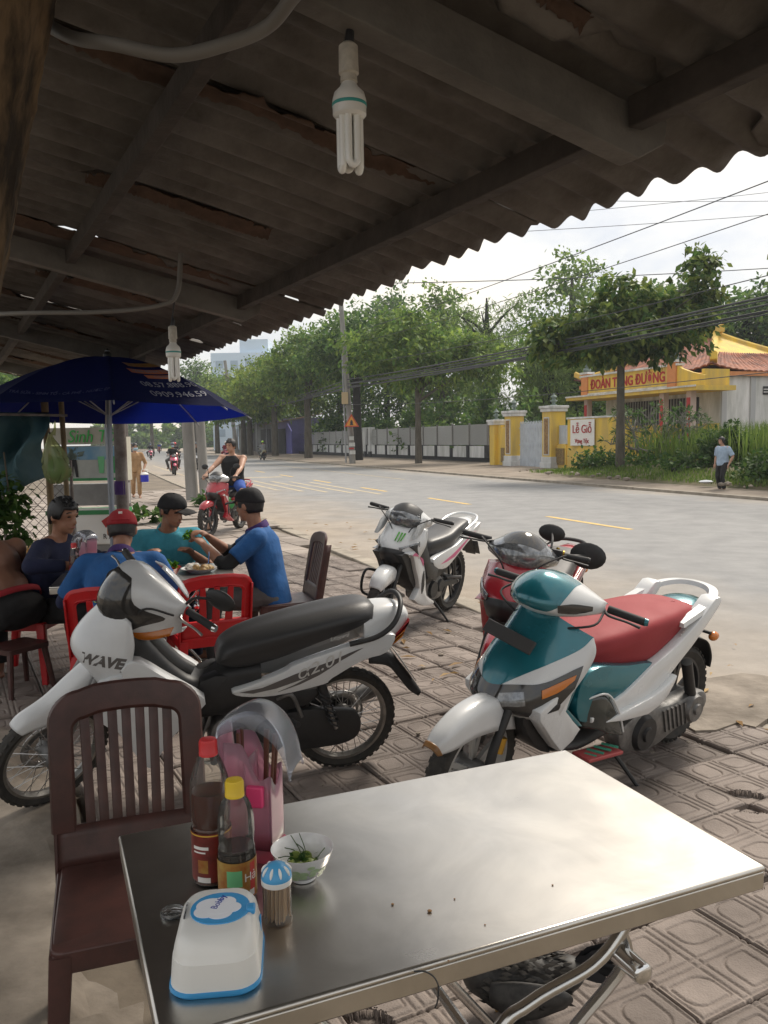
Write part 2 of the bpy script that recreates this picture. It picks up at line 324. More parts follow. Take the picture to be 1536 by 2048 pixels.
# tiled pavement: every tile in view a piece of its own, the moulded grooves are real
NT = 144; TS = .4
def tile_mesh(seed):
    r = np.random.default_rng(seed); u = np.linspace(0, TS, NT); U, Vv = np.meshgrid(u, u, indexing='ij')
    def line(x, c, wd=.0042): return np.clip(1.3 - np.abs(x - c) / wd, 0, 1)
    g_ = np.maximum.reduce([line(U, .012 + .188), line(U, .200 + .028), line(Vv, .2), line(Vv, .228), line(U, .400 - .012), line(Vv, .400 - .012), line(U, .016), line(Vv, .016)])
    def leaf(cu, cv, a, b, rs, rl, flip):
        x, y = U - cu, Vv - cv; q = np.where((x * y > 0) ^ bool(flip), rl, rs)
        dx, dy = np.abs(x) - a + q, np.abs(y) - b + q
        d = np.hypot(np.maximum(dx, 0), np.maximum(dy, 0)) + np.minimum(np.maximum(dx, dy), 0) - q
        return np.clip(1.25 - np.abs(d) / .0042, 0, 1)
    for cu, cv, a, b, fl in ((.108, .108, .066, .052, 0), (.308, .108, .056, .064, 1), (.108, .308, .056, .064, 1), (.308, .308, .066, .052, 0)): g_ = np.maximum(g_, leaf(cu, cv, a, b, .010, .050, fl))
    ed = np.minimum.reduce([U, Vv, TS - U, TS - Vv]); edge = np.clip(1 - ed / .005, 0, 1)
    Z = -.0068 * np.clip(g_ * 1.4, 0, 1) - .012 * edge + r.normal(size=U.shape) * .0003
    for _ in range(2): Z[1:-1, 1:-1] = (Z[1:-1, 1:-1] * 2 + Z[:-2, 1:-1] + Z[2:, 1:-1] + Z[1:-1, :-2] + Z[1:-1, 2:]) / 6
    if seed > 3:        # chipped corner
        cx, cy = r.choice([0, TS]), r.choice([0, TS]); d = np.hypot(U - cx, Vv - cy) + r.normal(size=U.shape) * .006; Z -= np.where(d < .09 + .05 * r.random(), .022, 0)
    q = MB(); q.grid(np.stack([U - TS / 2, Vv - TS / 2, Z], 2))
    c = np.array([(x, y, z) for z in (-.045, -.012) for x, y in ((-1, -1), (1, -1), (1, 1), (-1, 1))]) * (TS / 2 - .001, TS / 2 - .001, 1)
    q.put(c, [(0, 1, 5, 4), (1, 2, 6, 5), (2, 3, 7, 6), (3, 0, 4, 7)])
    o = q.build('paving_tile', m_tile, ang=60); me = o.data; bpy.data.objects.remove(o); return me
def obj_random(m, lo, hi):
    """each tile a little lighter or darker"""
    t = m.node_tree; n = t.nodes; l = t.links.new; b = n['Principled BSDF']; lk = b.inputs['Base Color'].links[0]; s_ = lk.from_socket
    oi = n.new('ShaderNodeObjectInfo'); h = n.new('ShaderNodeHueSaturation'); a = n.new('ShaderNodeMapRange'); a.inputs['To Min'].default_value = lo; a.inputs['To Max'].default_value = hi
    l(oi.outputs['Random'], a.inputs['Value']); l(a.outputs[0], h.inputs['Value']); l(s_, h.inputs['Color']); l(h.outputs[0], b.inputs['Base Color'])
    # shift the stain pattern per tile
    for nn in n:
        if nn.type == 'TEX_NOISE':
            nn.noise_dimensions = '4D'; l(oi.outputs['Random'], nn.inputs['W'])
            mm = n.new('ShaderNodeMath'); mm.operation = 'MULTIPLY'; mm.inputs[1].default_value = 40; l(oi.outputs['Random'], mm.inputs[0]); l(mm.outputs[0], nn.inputs['W'])
obj_random(m_tile, .8, 1.15)
TM = [tile_mesh(k) for k in range(6)]
tiles = tag(thing('tiled_pavement', None, None), kind='structure')
holes = {(4, 9), (4, 10), (2, 17)}
def s_of(n_, t_): x, y, _ = stall(n_, t_); return x * .938 + y * .347
n_t = 0; far_q = MB()
for j in range(0, 64):
    for i in range(-2, 26):
        n_, t_ = .06 + (i + .5) * (TS + .006), 1.0 + (j + .5) * (TS + .006)
        if s_of(n_, t_) > 3.16 or (i, j) in holes: continue
        if n_ < .28 and t_ < 4.6: continue
        if n_ < -.1 and t_ < 9: continue
        x, y, _ = stall(n_, t_)
        if y < 1.1 or abs(x) > .5 * y + .6: continue
        z = RNG.normal() * .003 - (.018 if RNG.random() < .07 else 0)
        if t_ < 10.3 and n_t < 296:
            o = bpy.data.objects.new('paving_tile', TM[RNG.integers(0, 4) if RNG.random() < .86 else RNG.integers(4, 6)]); col.objects.link(o); o.parent = tiles
            o.location = (x, y, z); o.rotation_euler = (RNG.normal() * .008, RNG.normal() * .008, R(28.15) + math.pi / 2 * RNG.integers(0, 2) * 0 + math.pi * RNG.integers(0, 2)); n_t += 1
        else: far_q.box((x, y, z - .02), (TS - .008, TS - .008, .04), rotm('Z', 28.15))
m_tile2 = mat('tile far', (.34, .29, .25), .75, var=.4, vs=1.5, c2=(.19, .16, .135), isl=.12)
tag(far_q.build('paving_tile', m_tile2, tiles, smooth=False), kind='stuff')
print('tiles', n_t)
# bare cement and earth on the near left, a cement patch and rubble by the kerb
def blob_slab(name, c, rx, ry, rot, z, m, th=.03, n=26, jit=.14):
    th_ = np.linspace(0, 2 * np.pi, n, endpoint=False); r_ = 1 + RNG.normal(size=n) * jit
    P = np.stack([np.cos(th_) * rx * r_, np.sin(th_) * ry * r_], 1) @ rotm('Z', rot)[:2, :2].T + np.array(c[:2])
    q = MB(); q.prism(P, z - th, z, 'z'); return struct(name, q, m, smooth=False)
g = MB(); G = []
for n_ in np.linspace(-2.4, .42, 40):
    row = []
    for t_ in np.linspace(-1, 5.2, 80):
        e_ = .22 * math.sin(t_ * 2.3) * .3 + .1 * math.sin(t_ * 7.1)
        z = .004 + .012 * math.sin(n_ * 5 + t_ * 3) + RNG.normal() * .0012 - (.06 if n_ > .2 + e_ + .15 else 0) - (.05 if t_ > 4.9 else 0)
        row.append(stall(n_, t_, z))
    G.append(row)
g.grid(G); struct('cement_floor', g, m_cem)
blob_slab('cement_patch', stall(3.95, 3.1), .62, .33, 40, .012, m_cem)
blob_slab('cement_patch', stall(4.0, 2.0), .5, .3, 60, .010, m_cem)
q = MB()
for k in range(60):
    x, y, _ = stall(RNG.uniform(.2, 3.9), RNG.uniform(2, 8)); s_ = RNG.uniform(.008, .028)
    q.ell((x, y, s_ * .4 - .005), (s_, s_ * .8, s_ * .5), rotm('Z', RNG.uniform(0, 180)), 6, 4)
for k in range(50):
    x, y, _ = stall(*[(1.72, 4.9), (1.9, 5.3)][k % 2]); s_ = RNG.uniform(.012, .05)
    q.ell((x + RNG.normal() * .16, y + RNG.normal() * .12, -.03), (s_, s_ * .8, s_ * .5), rotm('Z', RNG.uniform(0, 180)), 6, 4)
tag(q.build('rubble', m_cem), kind='stuff')
m_dry = leafmat('dry leaf', (.30, .18, .07), (.46, .32, .14), .2, .2)
q = MB(); Q = []
for k in range(150):
    if k < 70: x, y, _ = stall(RNG.uniform(2.6, 4.8), RNG.uniform(1.2, 5.5))
    else: x, y, _ = road(RNG.uniform(3.0, 4.9), RNG.uniform(1, 16))
    a = RNG.uniform(0, 6.28); L_ = RNG.uniform(.03, .075); W_ = L_ * .28; d = np.array([math.cos(a), math.sin(a), 0]); p = np.array([-d[1], d[0], 0]); c = np.array([x, y, .012 if k < 70 else -.05])
    Q.append([c - d * L_, c - p * W_ + (0, 0, .012), c + d * L_ + (0, 0, .006), c + p * W_ + (0, 0, .014)])
q.quads(np.array(Q)); tag(q.build('dry_leaves', m_dry, smooth=False), kind='stuff')
# ================================================================ AWNING over the stall
m_fibro = mat('fibro cement', (.165, .154, .143), .9, var=.5, vs=4.2, c2=(.085, .076, .068), bump=.3, bs=60, stretch=(1, 1, 1))
m_rustp = mat('torn edge', (.115, .072, .052), .9, var=.5, vs=9)
m_beam = mat('grey wood', (.17, .158, .142), .8, var=.35, vs=5, bump=.4, bs=40, stretch=(1, 1, 1))
m_purl = mat('dark timber', (.06, .048, .04), .85, var=.4, vs=8, bump=.4, bs=30)
m_bark = mat('post wood', (.17, .115, .065), .9, var=.65, vs=11, c2=(.028, .02, .014), fac=(.42, .58), bump=1.0, bs=18, stretch=(1, 1, .22))
EAVE_N, EAVE_Z, SL = 1.957, 2.30, .20
def rz_(n_): return EAVE_Z + (EAVE_N - n_) * SL
roof = thing('corrugated_awning', 'weathered grey corrugated awning roof on timber beams over the stall tables', 'awning roof')
AMP, PITCH = .017, .14
def sheet(t0, t1, n0, n1, dz, ragged=False, hole=None):
    q = MB(); nt_ = int((t1 - t0) / .0125); nn = 40; ts = np.linspace(t0, t1, nt_); G = np.zeros((nt_, nn, 3))
    wob = RNG.normal(size=3) * .3
    for a, t in enumerate(ts):
        e1 = n1 + .012 * math.sin(t * 9 + wob[0]) + .008 * math.sin(t * 23)
        for b, u in enumerate(np.linspace(0, 1, nn)):
            n_ = n0 + (e1 - n0) * u; tt = t
            if ragged and a > nt_ - 9: tt = t + (.05 * math.sin(n_ * 6 + wob[1]) + .035 * math.sin(n_ * 17 + wob[2]) + .02 * math.sin(n_ * 41)) * (a - nt_ + 9) / 8
            z = rz_(n_) + dz + AMP * (1 + math.sin(2 * math.pi * tt / PITCH)) + .012 * math.sin(n_ * 2.2 + wob[1]) * 1 - .02 * (u ** 6) * abs(math.sin(t * .9))
            G[a, b] = stall(n_, tt, z)
    q.grid(G)
    if hole:
        ht, hn, sz = hole; nf = []
        for f in q.f:
            a, b = divmod(f[0], nn); t = ts[a]; n_ = n0 + (n1 - n0) * b / (nn - 1)
            if abs(t - ht) < sz and abs(n_ - hn) < sz * 1.6: continue
            nf.append(f)
        q.f = nf; q.mi = [0] * len(nf)
    return q.build('roof_sheet', [m_fibro], roof, solid=.006, off=1, ang=180)
t = -1.6; k = 0
while t < 12.2:
    sheet(t, t + 1.06, .2, EAVE_N + RNG.normal() * .02, .012 * (k % 2), True, (1.93, 1.40, .010) if abs(t + .5 - 2.16) < .45 else None)
    sheet(t + .03, t + 1.09, -.75, .32, .03 + .012 * (k % 2), True)
    # torn rust-coloured paint strip along the lap, lying in the corrugation
    q = MB(); us = np.linspace(.25 if k % 2 else .55, 1.75 if k % 2 else 1.3, 110); G = []
    for u in us:
        a = t + 1.055 + .012 * math.sin(u * 9 + k) + RNG.normal() * .004; wv = .03 + .07 * abs(math.sin(u * 2.3 + k * 2)) * abs(math.sin(u * 5.1)) + .03 * abs(math.sin(u * 17)) + RNG.normal() * .006
        G.append([stall(u, a - wv * f, rz_(u) + .012 * (k % 2) + AMP * (1 + math.sin(2 * math.pi * (a - wv * f) / PITCH)) - .010 - .004 * (f < .2)) for f in np.linspace(0, 1, 12)])
    q.grid(G); q.build('torn_paint_strip', m_rustp, roof, solid=.002)
    t += 1.0; k += 1
def along_n(name, t_, n0, n1, wd, ht, below, m, chamfer=False):
    q = MB(); a, b = stall(n0, t_, rz_(n0) - below - ht / 2), stall(n1, t_, rz_(n1) - below - ht / 2)
    if chamfer:
        P = [(n0, rz_(n0) - below), (n1, rz_(n1) - below), (n1 - .01, rz_(n1) - below - ht * .55), (n1 - .10, rz_(n1) - below - ht), (n0, rz_(n0) - below - ht)]
        q.X = lambda V: np.array([stall(v[0], t_ + v[1], v[2]) for v in V]); q.prism(P, -wd / 2, wd / 2)
    else: q.bar(a, b, wd, ht)
    return q.build(name, m, roof, bev=.004, smooth=False)
def along_t(name, n_, t0, t1, wd, ht, below, m):
    q = MB(); ts = np.linspace(t0, t1, 9)
    for a, b in zip(ts[:-1], ts[1:]): pass
    q.bar(stall(n_, t0, rz_(n_) - below - ht / 2), stall(n_, t1, rz_(n_) - below - ht / 2), wd, ht); return q.build(name, m, roof, bev=.004, smooth=False)
for t_ in (1.60, 4.64, 7.7, 10.8): along_n('rafter', t_, -.7, 1.68, .068, .105, .012, m_beam, True)
for n_ in (1.55, .64, -.4): 
    for a, b in ((-1.5, 1.55), (1.65, 4.59), (4.69, 7.65), (7.75, 12.2)): along_t('purlin', n_, a, b, .048, .075, .008, m_purl)
# crooked timber post by the camera
post = MB(); P = []; 
base = [(-1.28, 1.84, -.1, .125), (-1.22, 1.83, .5, .12), (-1.12, 1.82, 1.1, .115), (-1.005, 1.8, 1.6, .112), (-.90, 1.78, 2.0, .115), (-.81, 1.76, 2.35, .12), (-.73, 1.74, 2.65, .125)]
Q = cr_spline(base, 14); th = np.linspace(0, 2 * np.pi, 40, endpoint=False); Rg = []
for x, y, z, r in Q:
    rr = r * (1 + .05 * np.sin(th * 3 + z * 2) + .035 * np.sin(th * 9 + 3 * np.sin(z * 1.5)) + .02 * np.sin(th * 17 + z * 4)) + RNG.normal(size=40) * .0015
    Rg.append(np.stack([x + rr * np.cos(th), y + rr * np.sin(th), np.full(40, z)], 1))
post.rings(Rg); pr_ = thing('timber_post', 'rough dark tree trunk post holding up the awning', 'post'); post.build('trunk', m_bark, pr_)
q = MB()
for n_ in (1.55, .64):
    for k in range(46): t_ = -.9 + k * .3 + RNG.normal() * .02; q.cyl(stall(n_ + .035, t_, rz_(n_) - .012), stall(n_ + .035, t_, rz_(n_) + .002), .009, None, 8)
tag(q.build('roof_bolt', m_rustp, roof), kind='stuff')
# conduit and cables under the roof
m_pvc = mat('grey conduit', (.17, .16, .145), .6); m_blk = mat('black cable', (.02, .02, .022), .5)
q = MB(); q.tube([(.02, 1.55, 2.50), (-.14, 1.68, 2.43), (-.22, 1.77, 2.40), (-.31, 1.77, 2.365), (-.42, 1.77, 2.345), (-.54, 1.76, 2.365), (-.65, 1.85, 2.42), (-.75, 1.95, 2.50)], .0145, 10, 8)
tag(q.build('conduit', m_pvc), 'grey flexible conduit sagging under the roof beside the timber post', 'conduit')
m_cflw = mat('bulb white', (.78, .77, .73), .35, coat=.3); m_sock = mat('socket', (.55, .51, .44), .5, var=.3, vs=30); m_teal = mat('bulb band', (.05, .33, .30), .5); m_tape = mat('tape', (.05, .045, .04), .6)
m_tubew = mat('lamp tube', (.88, .88, .84), .22, coat=.5)
def bulb(loc, label, wire, n_tube=4):
    r = thing('energy_saving_bulb', label, 'light bulb', loc, 0, 'bulbs hanging under the awning')
    q = MB(); q.lathe([(.012, .262), (.020, .255), (.021, .20), (.017, .197), (.018, .183), (.012, .18)], 20); q.build('socket', m_sock, r)
    q = MB(); q.tube(wire, .0035, 6, 6); q.tube([(0, 0, .255), (.004, 0, .285), (.002, .003, .30)], [.011, .009, .005], 8, 3); q.build('wire', m_blk, r)
    q = MB(); q.lathe([(.013, .186), (.020, .172), (.032, .160), (.036, .145), (.036, .132), (.0355, .128), (.0355, .116), (.03, .110), (.006, .108)], 28); q.build('ballast', m_cflw, r)
    q = MB(); q.lathe([(.0362, .139), (.0368, .138), (.0368, .133), (.0362, .132)], 28, cap=False); q.build('band', m_teal, r)
    for a in range(n_tube):
        an = R(20 + a * 360 / n_tube); c = np.array([math.cos(an), math.sin(an), 0]) * .019; p = np.array([-c[1], c[0], 0]) / .019 * .0095
        zb = .008 if a % 2 else 0
        q = MB(); q.tube([c + p + (0, 0, .11), c + p + (0, 0, .02 + zb), c + p * .75 + (0, 0, .008 + zb), c + (0, 0, .002 + zb), c - p * .75 + (0, 0, .008 + zb), c - p + (0, 0, .02 + zb), c - p + (0, 0, .11)], .0078, 10, 4); q.build('tube', m_tubew, r)
    return r
bulb((-.058, 1.8, 2.115), 'large bulb with tube fingers hanging near the top of the view', [(.0, 0, .3), (.004, 0, .34), (-.006, .01, .40), (.01, .03, .46)])
bulb((-1.0, 4.0, 1.845), 'small bulb hanging in front of the blue umbrella', [(0, 0, .29), (.012, 0, .36), (.03, .02, .46), (.05, .02, .56)])
q = MB(); q.tube([(-.95, 4.02, 2.45), (-.97, 4.0, 2.26), (-1.05, 3.98, 2.2), (-1.3, 3.95, 2.17), (-1.7, 3.95, 2.17), (-2.1, 4.2, 2.2)], [.012, .012, .011, .011, .011, .011], 8, 6)
tag(q.build('cable', m_pvc), 'grey cable sagging from a rafter behind the small bulb', 'cable')
# ================================================================ FOREGROUND TABLE AND WHAT STANDS ON IT
def steel(name, c=(.60, .575, .53), rough=.29):
    m = mat(name, c, rough, 1.0); t = m.node_tree; n = t.nodes; l = t.links.new; b = n['Principled BSDF']
    tc = n.new('ShaderNodeTexCoord'); mp = n.new('ShaderNodeMapping'); mp.inputs['Scale'].default_value = (3, 90, 3); l(tc.outputs['Object'], mp.inputs['Vector'])
    a = n.new('ShaderNodeTexNoise'); a.inputs['Scale'].default_value = 3; a.inputs['Detail'].default_value = 6; l(mp.outputs[0], a.inputs['Vector'])
    s2 = n.new('ShaderNodeTexNoise'); s2.inputs['Scale'].default_value = 5; s2.inputs['Detail'].default_value = 3; s2.inputs['Roughness'].default_value = .5; l(tc.outputs['Object'], s2.inputs['Vector'])
    ad = n.new('ShaderNodeMath'); ad.operation = 'MULTIPLY_ADD'; ad.inputs[1].default_value = .25; l(a.outputs['Fac'], ad.inputs[0]); l(s2.outputs['Fac'], ad.inputs[2])
    r = n.new('ShaderNodeMapRange'); r.inputs['From Min'].default_value = .3; r.inputs['From Max'].default_value = .95; r.inputs['To Min'].default_value = rough - .04; r.inputs['To Max'].default_value = rough + .08; l(ad.outputs[0], r.inputs['Value']); l(r.outputs[0], b.inputs['Roughness'])
    s3 = n.new('ShaderNodeTexNoise'); s3.inputs['Scale'].default_value = 2.6; s3.inputs['Detail'].default_value = 3; l(tc.outputs['Object'], s3.inputs['Vector'])
    sc = n.new('ShaderNodeTexNoise'); sc.inputs['Scale'].default_value = 60; sc.inputs['Detail'].default_value = 4; l(mp.outputs[0], sc.inputs['Vector'])
    h = n.new('ShaderNodeMath'); h.operation = 'MULTIPLY_ADD'; h.inputs[1].default_value = .004; l(sc.outputs['Fac'], h.inputs[0]); l(s3.outputs['Fac'], h.inputs[2])
    wc = n.new('ShaderNodeValToRGB'); wc.color_ramp.elements[0].color = (*[x * .84 for x in c], 1); wc.color_ramp.elements[1].color = (*[min(1, x * 1.08) for x in c], 1); wc.color_ramp.elements[0].position = .32; wc.color_ramp.elements[1].position = .66
    wn = n.new('ShaderNodeTexNoise'); wn.inputs['Scale'].default_value = 4.2; wn.inputs['Detail'].default_value = 7; wn.inputs['Roughness'].default_value = .62; wn.inputs['Distortion'].default_value = .8; l(tc.outputs['Object'], wn.inputs['Vector']); l(wn.outputs['Fac'], wc.inputs['Fac']); l(wc.outputs['Color'], b.inputs['Base Color'])
    bp = n.new('ShaderNodeBump'); bp.inputs['Strength'].default_value = .22; bp.inputs['Distance'].default_value = .015; l(h.outputs[0], bp.inputs['Height']); l(bp.outputs[0], b.inputs['Normal'])
    return m
m_steel = steel('brushed steel'); m_steel2 = steel('steel tube', (.58, .57, .55), .2)
m_chrome = mat('chrome', (.72, .72, .72), .12, 1.0)
m_rub = mat('rubber', (.022, .022, .023), .75)
TW, TD = 1.135, .655
def steel_table(label, loc, rz, w_, d_, z, group=None):
    r = thing('steel_table', label, 'table', loc, rz, group)
    q = MB(); P = np.array([(-1, -1), (1, -1), (1, 1), (-1, 1)]) * (w_ / 2, d_ / 2); q.prism(P, z - .012, z, 'z'); q.build('table_top', m_steel, r, bev=.005)
    q = MB(); hh = .036
    q.box((0, -d_ / 2 + .006, z - .004 - hh / 2 - .007), (w_ - .004, .008, hh)); q.box((0, d_ / 2 - .006, z - .004 - hh / 2 - .007), (w_ - .004, .008, hh))
    q.box((-w_ / 2 + .006, 0, z - .004 - hh / 2 - .007), (.008, d_ - .022, hh)); q.box((w_ / 2 - .006, 0, z - .004 - hh / 2 - .007), (.008, d_ - .022, hh)); q.build('table_rim', m_steel, r, bev=.003)
    for sy in (-1, 1):
        y = sy * (d_ / 2 - .085)
        for sx in (-1, 1):
            yy = y - sy * .012 * (sx > 0)
            q = MB(); q.tube([(sx * (w_ / 2 - .22), yy, z - .03), (sx * (w_ / 2 - .255), yy, z - .11), (sx * (w_ / 2 - .33), yy, z - .17), (sx * (w_ / 2 - .47), yy, z - .205), (0, yy, z - .27), (-sx * (w_ / 2 - .26), yy, .06), (-sx * (w_ / 2 - .22), yy, .012)], .0125, 10, 6)
            q.build('leg', m_steel2, r)
        q = MB(); q.tube([(w_ / 2 - .255, y - sy * .03, z - .115), (w_ / 2 - .24, y - sy * .03, z - .20), (w_ / 2 - .36, y - sy * .03, z - .30)], [.011, .012, .011], 8, 4); q.build('brace', m_steel2, r)
        q = MB(); q.cyl((w_ / 2 - .246, y - sy * .045, z - .185), (w_ / 2 - .246, y + sy * .03, z - .185), .021, None, 16); q.ell((w_ / 2 - .246, y + sy * .03, z - .185), (.021, .008, .021)); q.build('pivot_bolt', m_chrome, r)
    for x_, z_, o_ in ((0, z - .27, .085), (w_ / 2 - .22, .03, .07), (.22 - w_ / 2, .03, .07)): q = MB(); q.cyl((x_, -d_ / 2 + o_, z_), (x_, d_ / 2 - o_, z_), .010, None, 8); q.build('cross_bar', m_steel2, r)
    return r
tab = steel_table('large stainless steel folding table in the foreground holding the sauce bottles', (.0723, 1.5908, 0), 22.56, TW, TD, .72)
TZ = .7205
# --- tissue box
m_wpl = mat('white plastic', (.80, .79, .75), .3, spec=.5); m_bpl = mat('blue plastic', (.06, .34, .68), .32); m_lbl = mat('label print white', (.86, .88, .92), .4); m_navy = mat('print navy', (.03, .06, .35), .5)
def rrect(hx, hy, r, n=7):
    P = []
    for cx, cy, a0 in ((hx - r, hy - r, 0), (-hx + r, hy - r, 90), (-hx + r, -hy + r, 180), (hx - r, -hy + r, 270)):
        for a in np.linspace(a0, a0 + 90, n): P.append((cx + r * math.cos(R(a)), cy + r * math.sin(R(a))))
    return np.array(P)
def rloft(secs):
    return [np.c_[rrect(hx, hy, min(r, hx, hy)) + (cx, cy), np.full(28, z)] for hx, hy, r, cx, cy, z in secs]
tb = thing('tissue_box', 'white plastic tissue box with a blue oval lid label and blue base', 'tissue box', (-.276, 1.242, TZ), 6); tb.scale = (.93, .93, .93)
q = MB(); q.rings(rloft([(.074, .091, .04, 0, 0, 0), (.076, .093, .04, 0, 0, .004), (.075, .092, .04, 0, 0, .010)])); q.build('base', m_bpl, tb)
q = MB(); q.rings(rloft([(.0735, .0905, .04, 0, 0, .010), (.071, .088, .04, 0, 0, .04), (.0695, .0865, .04, 0, 0, .0535), (.0685, .0855, .04, 0, 0, .0545), (.067, .084, .04, 0, .001, .065), (.063, .08, .038, 0, .004, .079), (.056, .073, .035, 0, .007, .087), (.045, .062, .03, 0, .009, .0895)])); q.build('body', m_wpl, tb)
q = MB(); q.rings(rloft([(.0505, .047, .046, .004, .012, .0885), (.0505, .047, .046, .004, .012, .0915)])); lid = q.build('lid', m_bpl, tb)
q = MB()
for zk, (cx, cy, rr) in enumerate(((-.012, .018, .026), (.010, .026, .020), (-.018, .000, .022), (.004, -.006, .022), (.022, .008, .018), (0, .008, .022))):
    a = np.linspace(0, 2 * np.pi, 24, endpoint=False); q.prism(np.stack([cx + rr * np.cos(a), .012 + cy - .010 + rr * .86 * np.sin(a)], 1), .0910, .0919 + zk * .00012, 'z')
q.build('print', m_lbl, lid)
text('lettering', 'Bobby', .017, m_navy, lid, fmat((.0, .028, .0925), (.35, 1, 0), (-1, .35, 0)), .0003)
q = MB(); q.box((.056, .008, .088), (.016, .02, .012)); q.build('clip', m_bpl, tb, bev=.003)
q = MB(); q.box((-.054, .014, .0895), (.004, .045, .004)); q.build('hinge', clear('clear hard', (.8, .82, .84), .8), tb)
q = MB(); q.box((.0705, .03, .048), (.003, .012, .026)); q.build('catch', m_bpl, tb, bev=.001)
# --- bottles
m_pet = clear('clear bottle', (.96, .95, .90), .95, .06, .06)
def bottle(label, loc, H, prof, liq, m_liq, capm, lab_m, lab, ribs, rz=0, group='sauce bottles on the steel table'):
    r = thing('sauce_bottle', label, 'bottle', loc, rz, group)
    q = MB(); n = 48; th = np.linspace(0, 2 * np.pi, n, endpoint=False); Rg = []
    P = cr_spline(prof, 5)
    for rad, z in P:
        rr = rad * (1 + (.022 * np.cos(th * 14) if ribs[0] < z < ribs[1] else 0)); Rg.append(np.stack([rr * np.cos(th), rr * np.sin(th), np.full(n, z)], 1))
    q.rings(Rg, cap=False); q.build('glass', m_pet, r, ang=80)
    q = MB(); L = [(max(a - .0016, .001), z) for a, z in P if z < liq]; q.lathe([(.001, .003)] + L[1:] + [(L[-1][0], liq), (.001, liq + .0005)], 32); q.build('sauce', m_liq, r)
    ro = np.interp((lab[0] + lab[1]) / 2, [p[1] for p in P], [p[0] for p in P]) + .0012
    q = MB(); q.lathe([(ro, lab[0]), (ro, lab[1])], 40, cap=False); lb = q.build('label', lab_m, r, ang=180)
    q = MB(); Rg = []; rc = .0165
    for rad, z in ((rc, H - .024), (rc, H - .006), (rc - .0015, H - .001), (.002, H)):
        rr = rad + (.0006 * np.cos(th * 24) if z < H - .004 else 0) + 0 * th; Rg.append(np.stack([rr * np.cos(th), rr * np.sin(th), np.full(n, z)], 1))
    Rg.insert(0, np.stack([(rc + .001) * np.cos(th), (rc + .001) * np.sin(th), np.full(n, H - .031)], 1)); Rg.insert(1, np.stack([(rc + .001) * np.cos(th), (rc + .001) * np.sin(th), np.full(n, H - .0255)], 1))
    q.rings(Rg); q.build('cap', capm, r, ang=60)
    return r, lb, ro
m_redcap = mat('red cap', (.62, .03, .035), .35); m_yelcap = mat('yellow cap', (.80, .55, .03), .35)
m_fish = mat('fish sauce', (.075, .014, .006), .12); m_soy = mat('soy sauce', (.014, .006, .003), .1)
m_lred = mat('label red', (.20, .022, .018), .4, var=.5, vs=30, c2=(.10, .015, .01)); m_lgold = mat('label gold', (.42, .27, .06), .38, var=.35, vs=26, c2=(.30, .09, .02)); m_lgreen = mat('label green', (.16, .48, .22), .4); m_lyel = mat('label line', (.65, .40, .06), .4); m_lwht = mat('label white', (.8, .78, .74), .4); m_lredp = mat('label red print', (.50, .04, .03), .4)
def wrap(ro, a0=0):
    def f(V):
        a = V[:, 0] / ro + a0; return np.stack([(ro + V[:, 2]) * np.sin(a), -(ro + V[:, 2]) * np.cos(a), V[:, 1]], 1)
    return f
def on_label(name, m, ro, poly, parent, a0=0, th=.0004):
    q = MB(); P = np.array(poly); nx = 8; lo, hi = P.min(0), P.max(0)
    q.X = wrap(ro, a0); xs = np.linspace(lo[0], hi[0], nx); q.grid([[(x, y, th) for y in (lo[1], hi[1])] for x in xs]); return q.build(name, m, parent)
b1, lb1, r1 = bottle('tall sauce bottle with a red cap and dark red label', (-.338, 1.495, TZ), .275, [(.030, 0), (.0355, .004), (.0365, .015), (.0365, .10), (.0345, .112), (.0365, .125), (.037, .15), (.0365, .18), (.033, .205), (.022, .236), (.0145, .250), (.0140, .262)], .176, m_fish, m_redcap, m_lred, (.012, .105), (.165, .235), -12)
q = MB(); q.lathe([(r1 + .0006, .1005), (r1 + .0006, .103)], 40, cap=False); q.build('gold_line', m_lyel, lb1)
on_label('print', m_lgold, r1, [(-.012, .03), (.008, .055)], lb1); on_label('print', m_lwht, r1, [(-.014, .012), (.012, .022)], lb1); on_label('print', m_lwht, r1, [(-.022, .068), (.004, .071)], lb1); on_label('print', m_lwht, r1, [(-.022, .075), (.010, .081)], lb1)
b2, lb2, r2 = bottle('short sauce bottle with a yellow cap and gold label', (-.279, 1.432, TZ), .222, [(.026, 0), (.0325, .004), (.034, .014), (.034, .085), (.0325, .09), (.0335, .096), (.032, .105), (.0325, .13), (.0315, .155), (.026, .178), (.017, .192), (.0145, .20), (.0140, .21)], .098, m_soy, m_yelcap, m_lgold, (.010, .080), (.11, .178), 8)
on_label('print', m_lgreen, r2, [(-.016, .036), (.012, .066)], lb2, -.05); on_label('print', m_lredp, r2, [(.017, .012), (.030, .076)], lb2, .25, .0002)
text('lettering', 'Hả', .022, m_lwht, lb2, Matrix.Identity(4), .0002, bend=lambda V: wrap(r2 + .0005, .78)(V + (0, .05, 0)))
on_label('print', m_lwht, r2, [(.02, .014), (.032, .026)], lb2, .1, .0006)
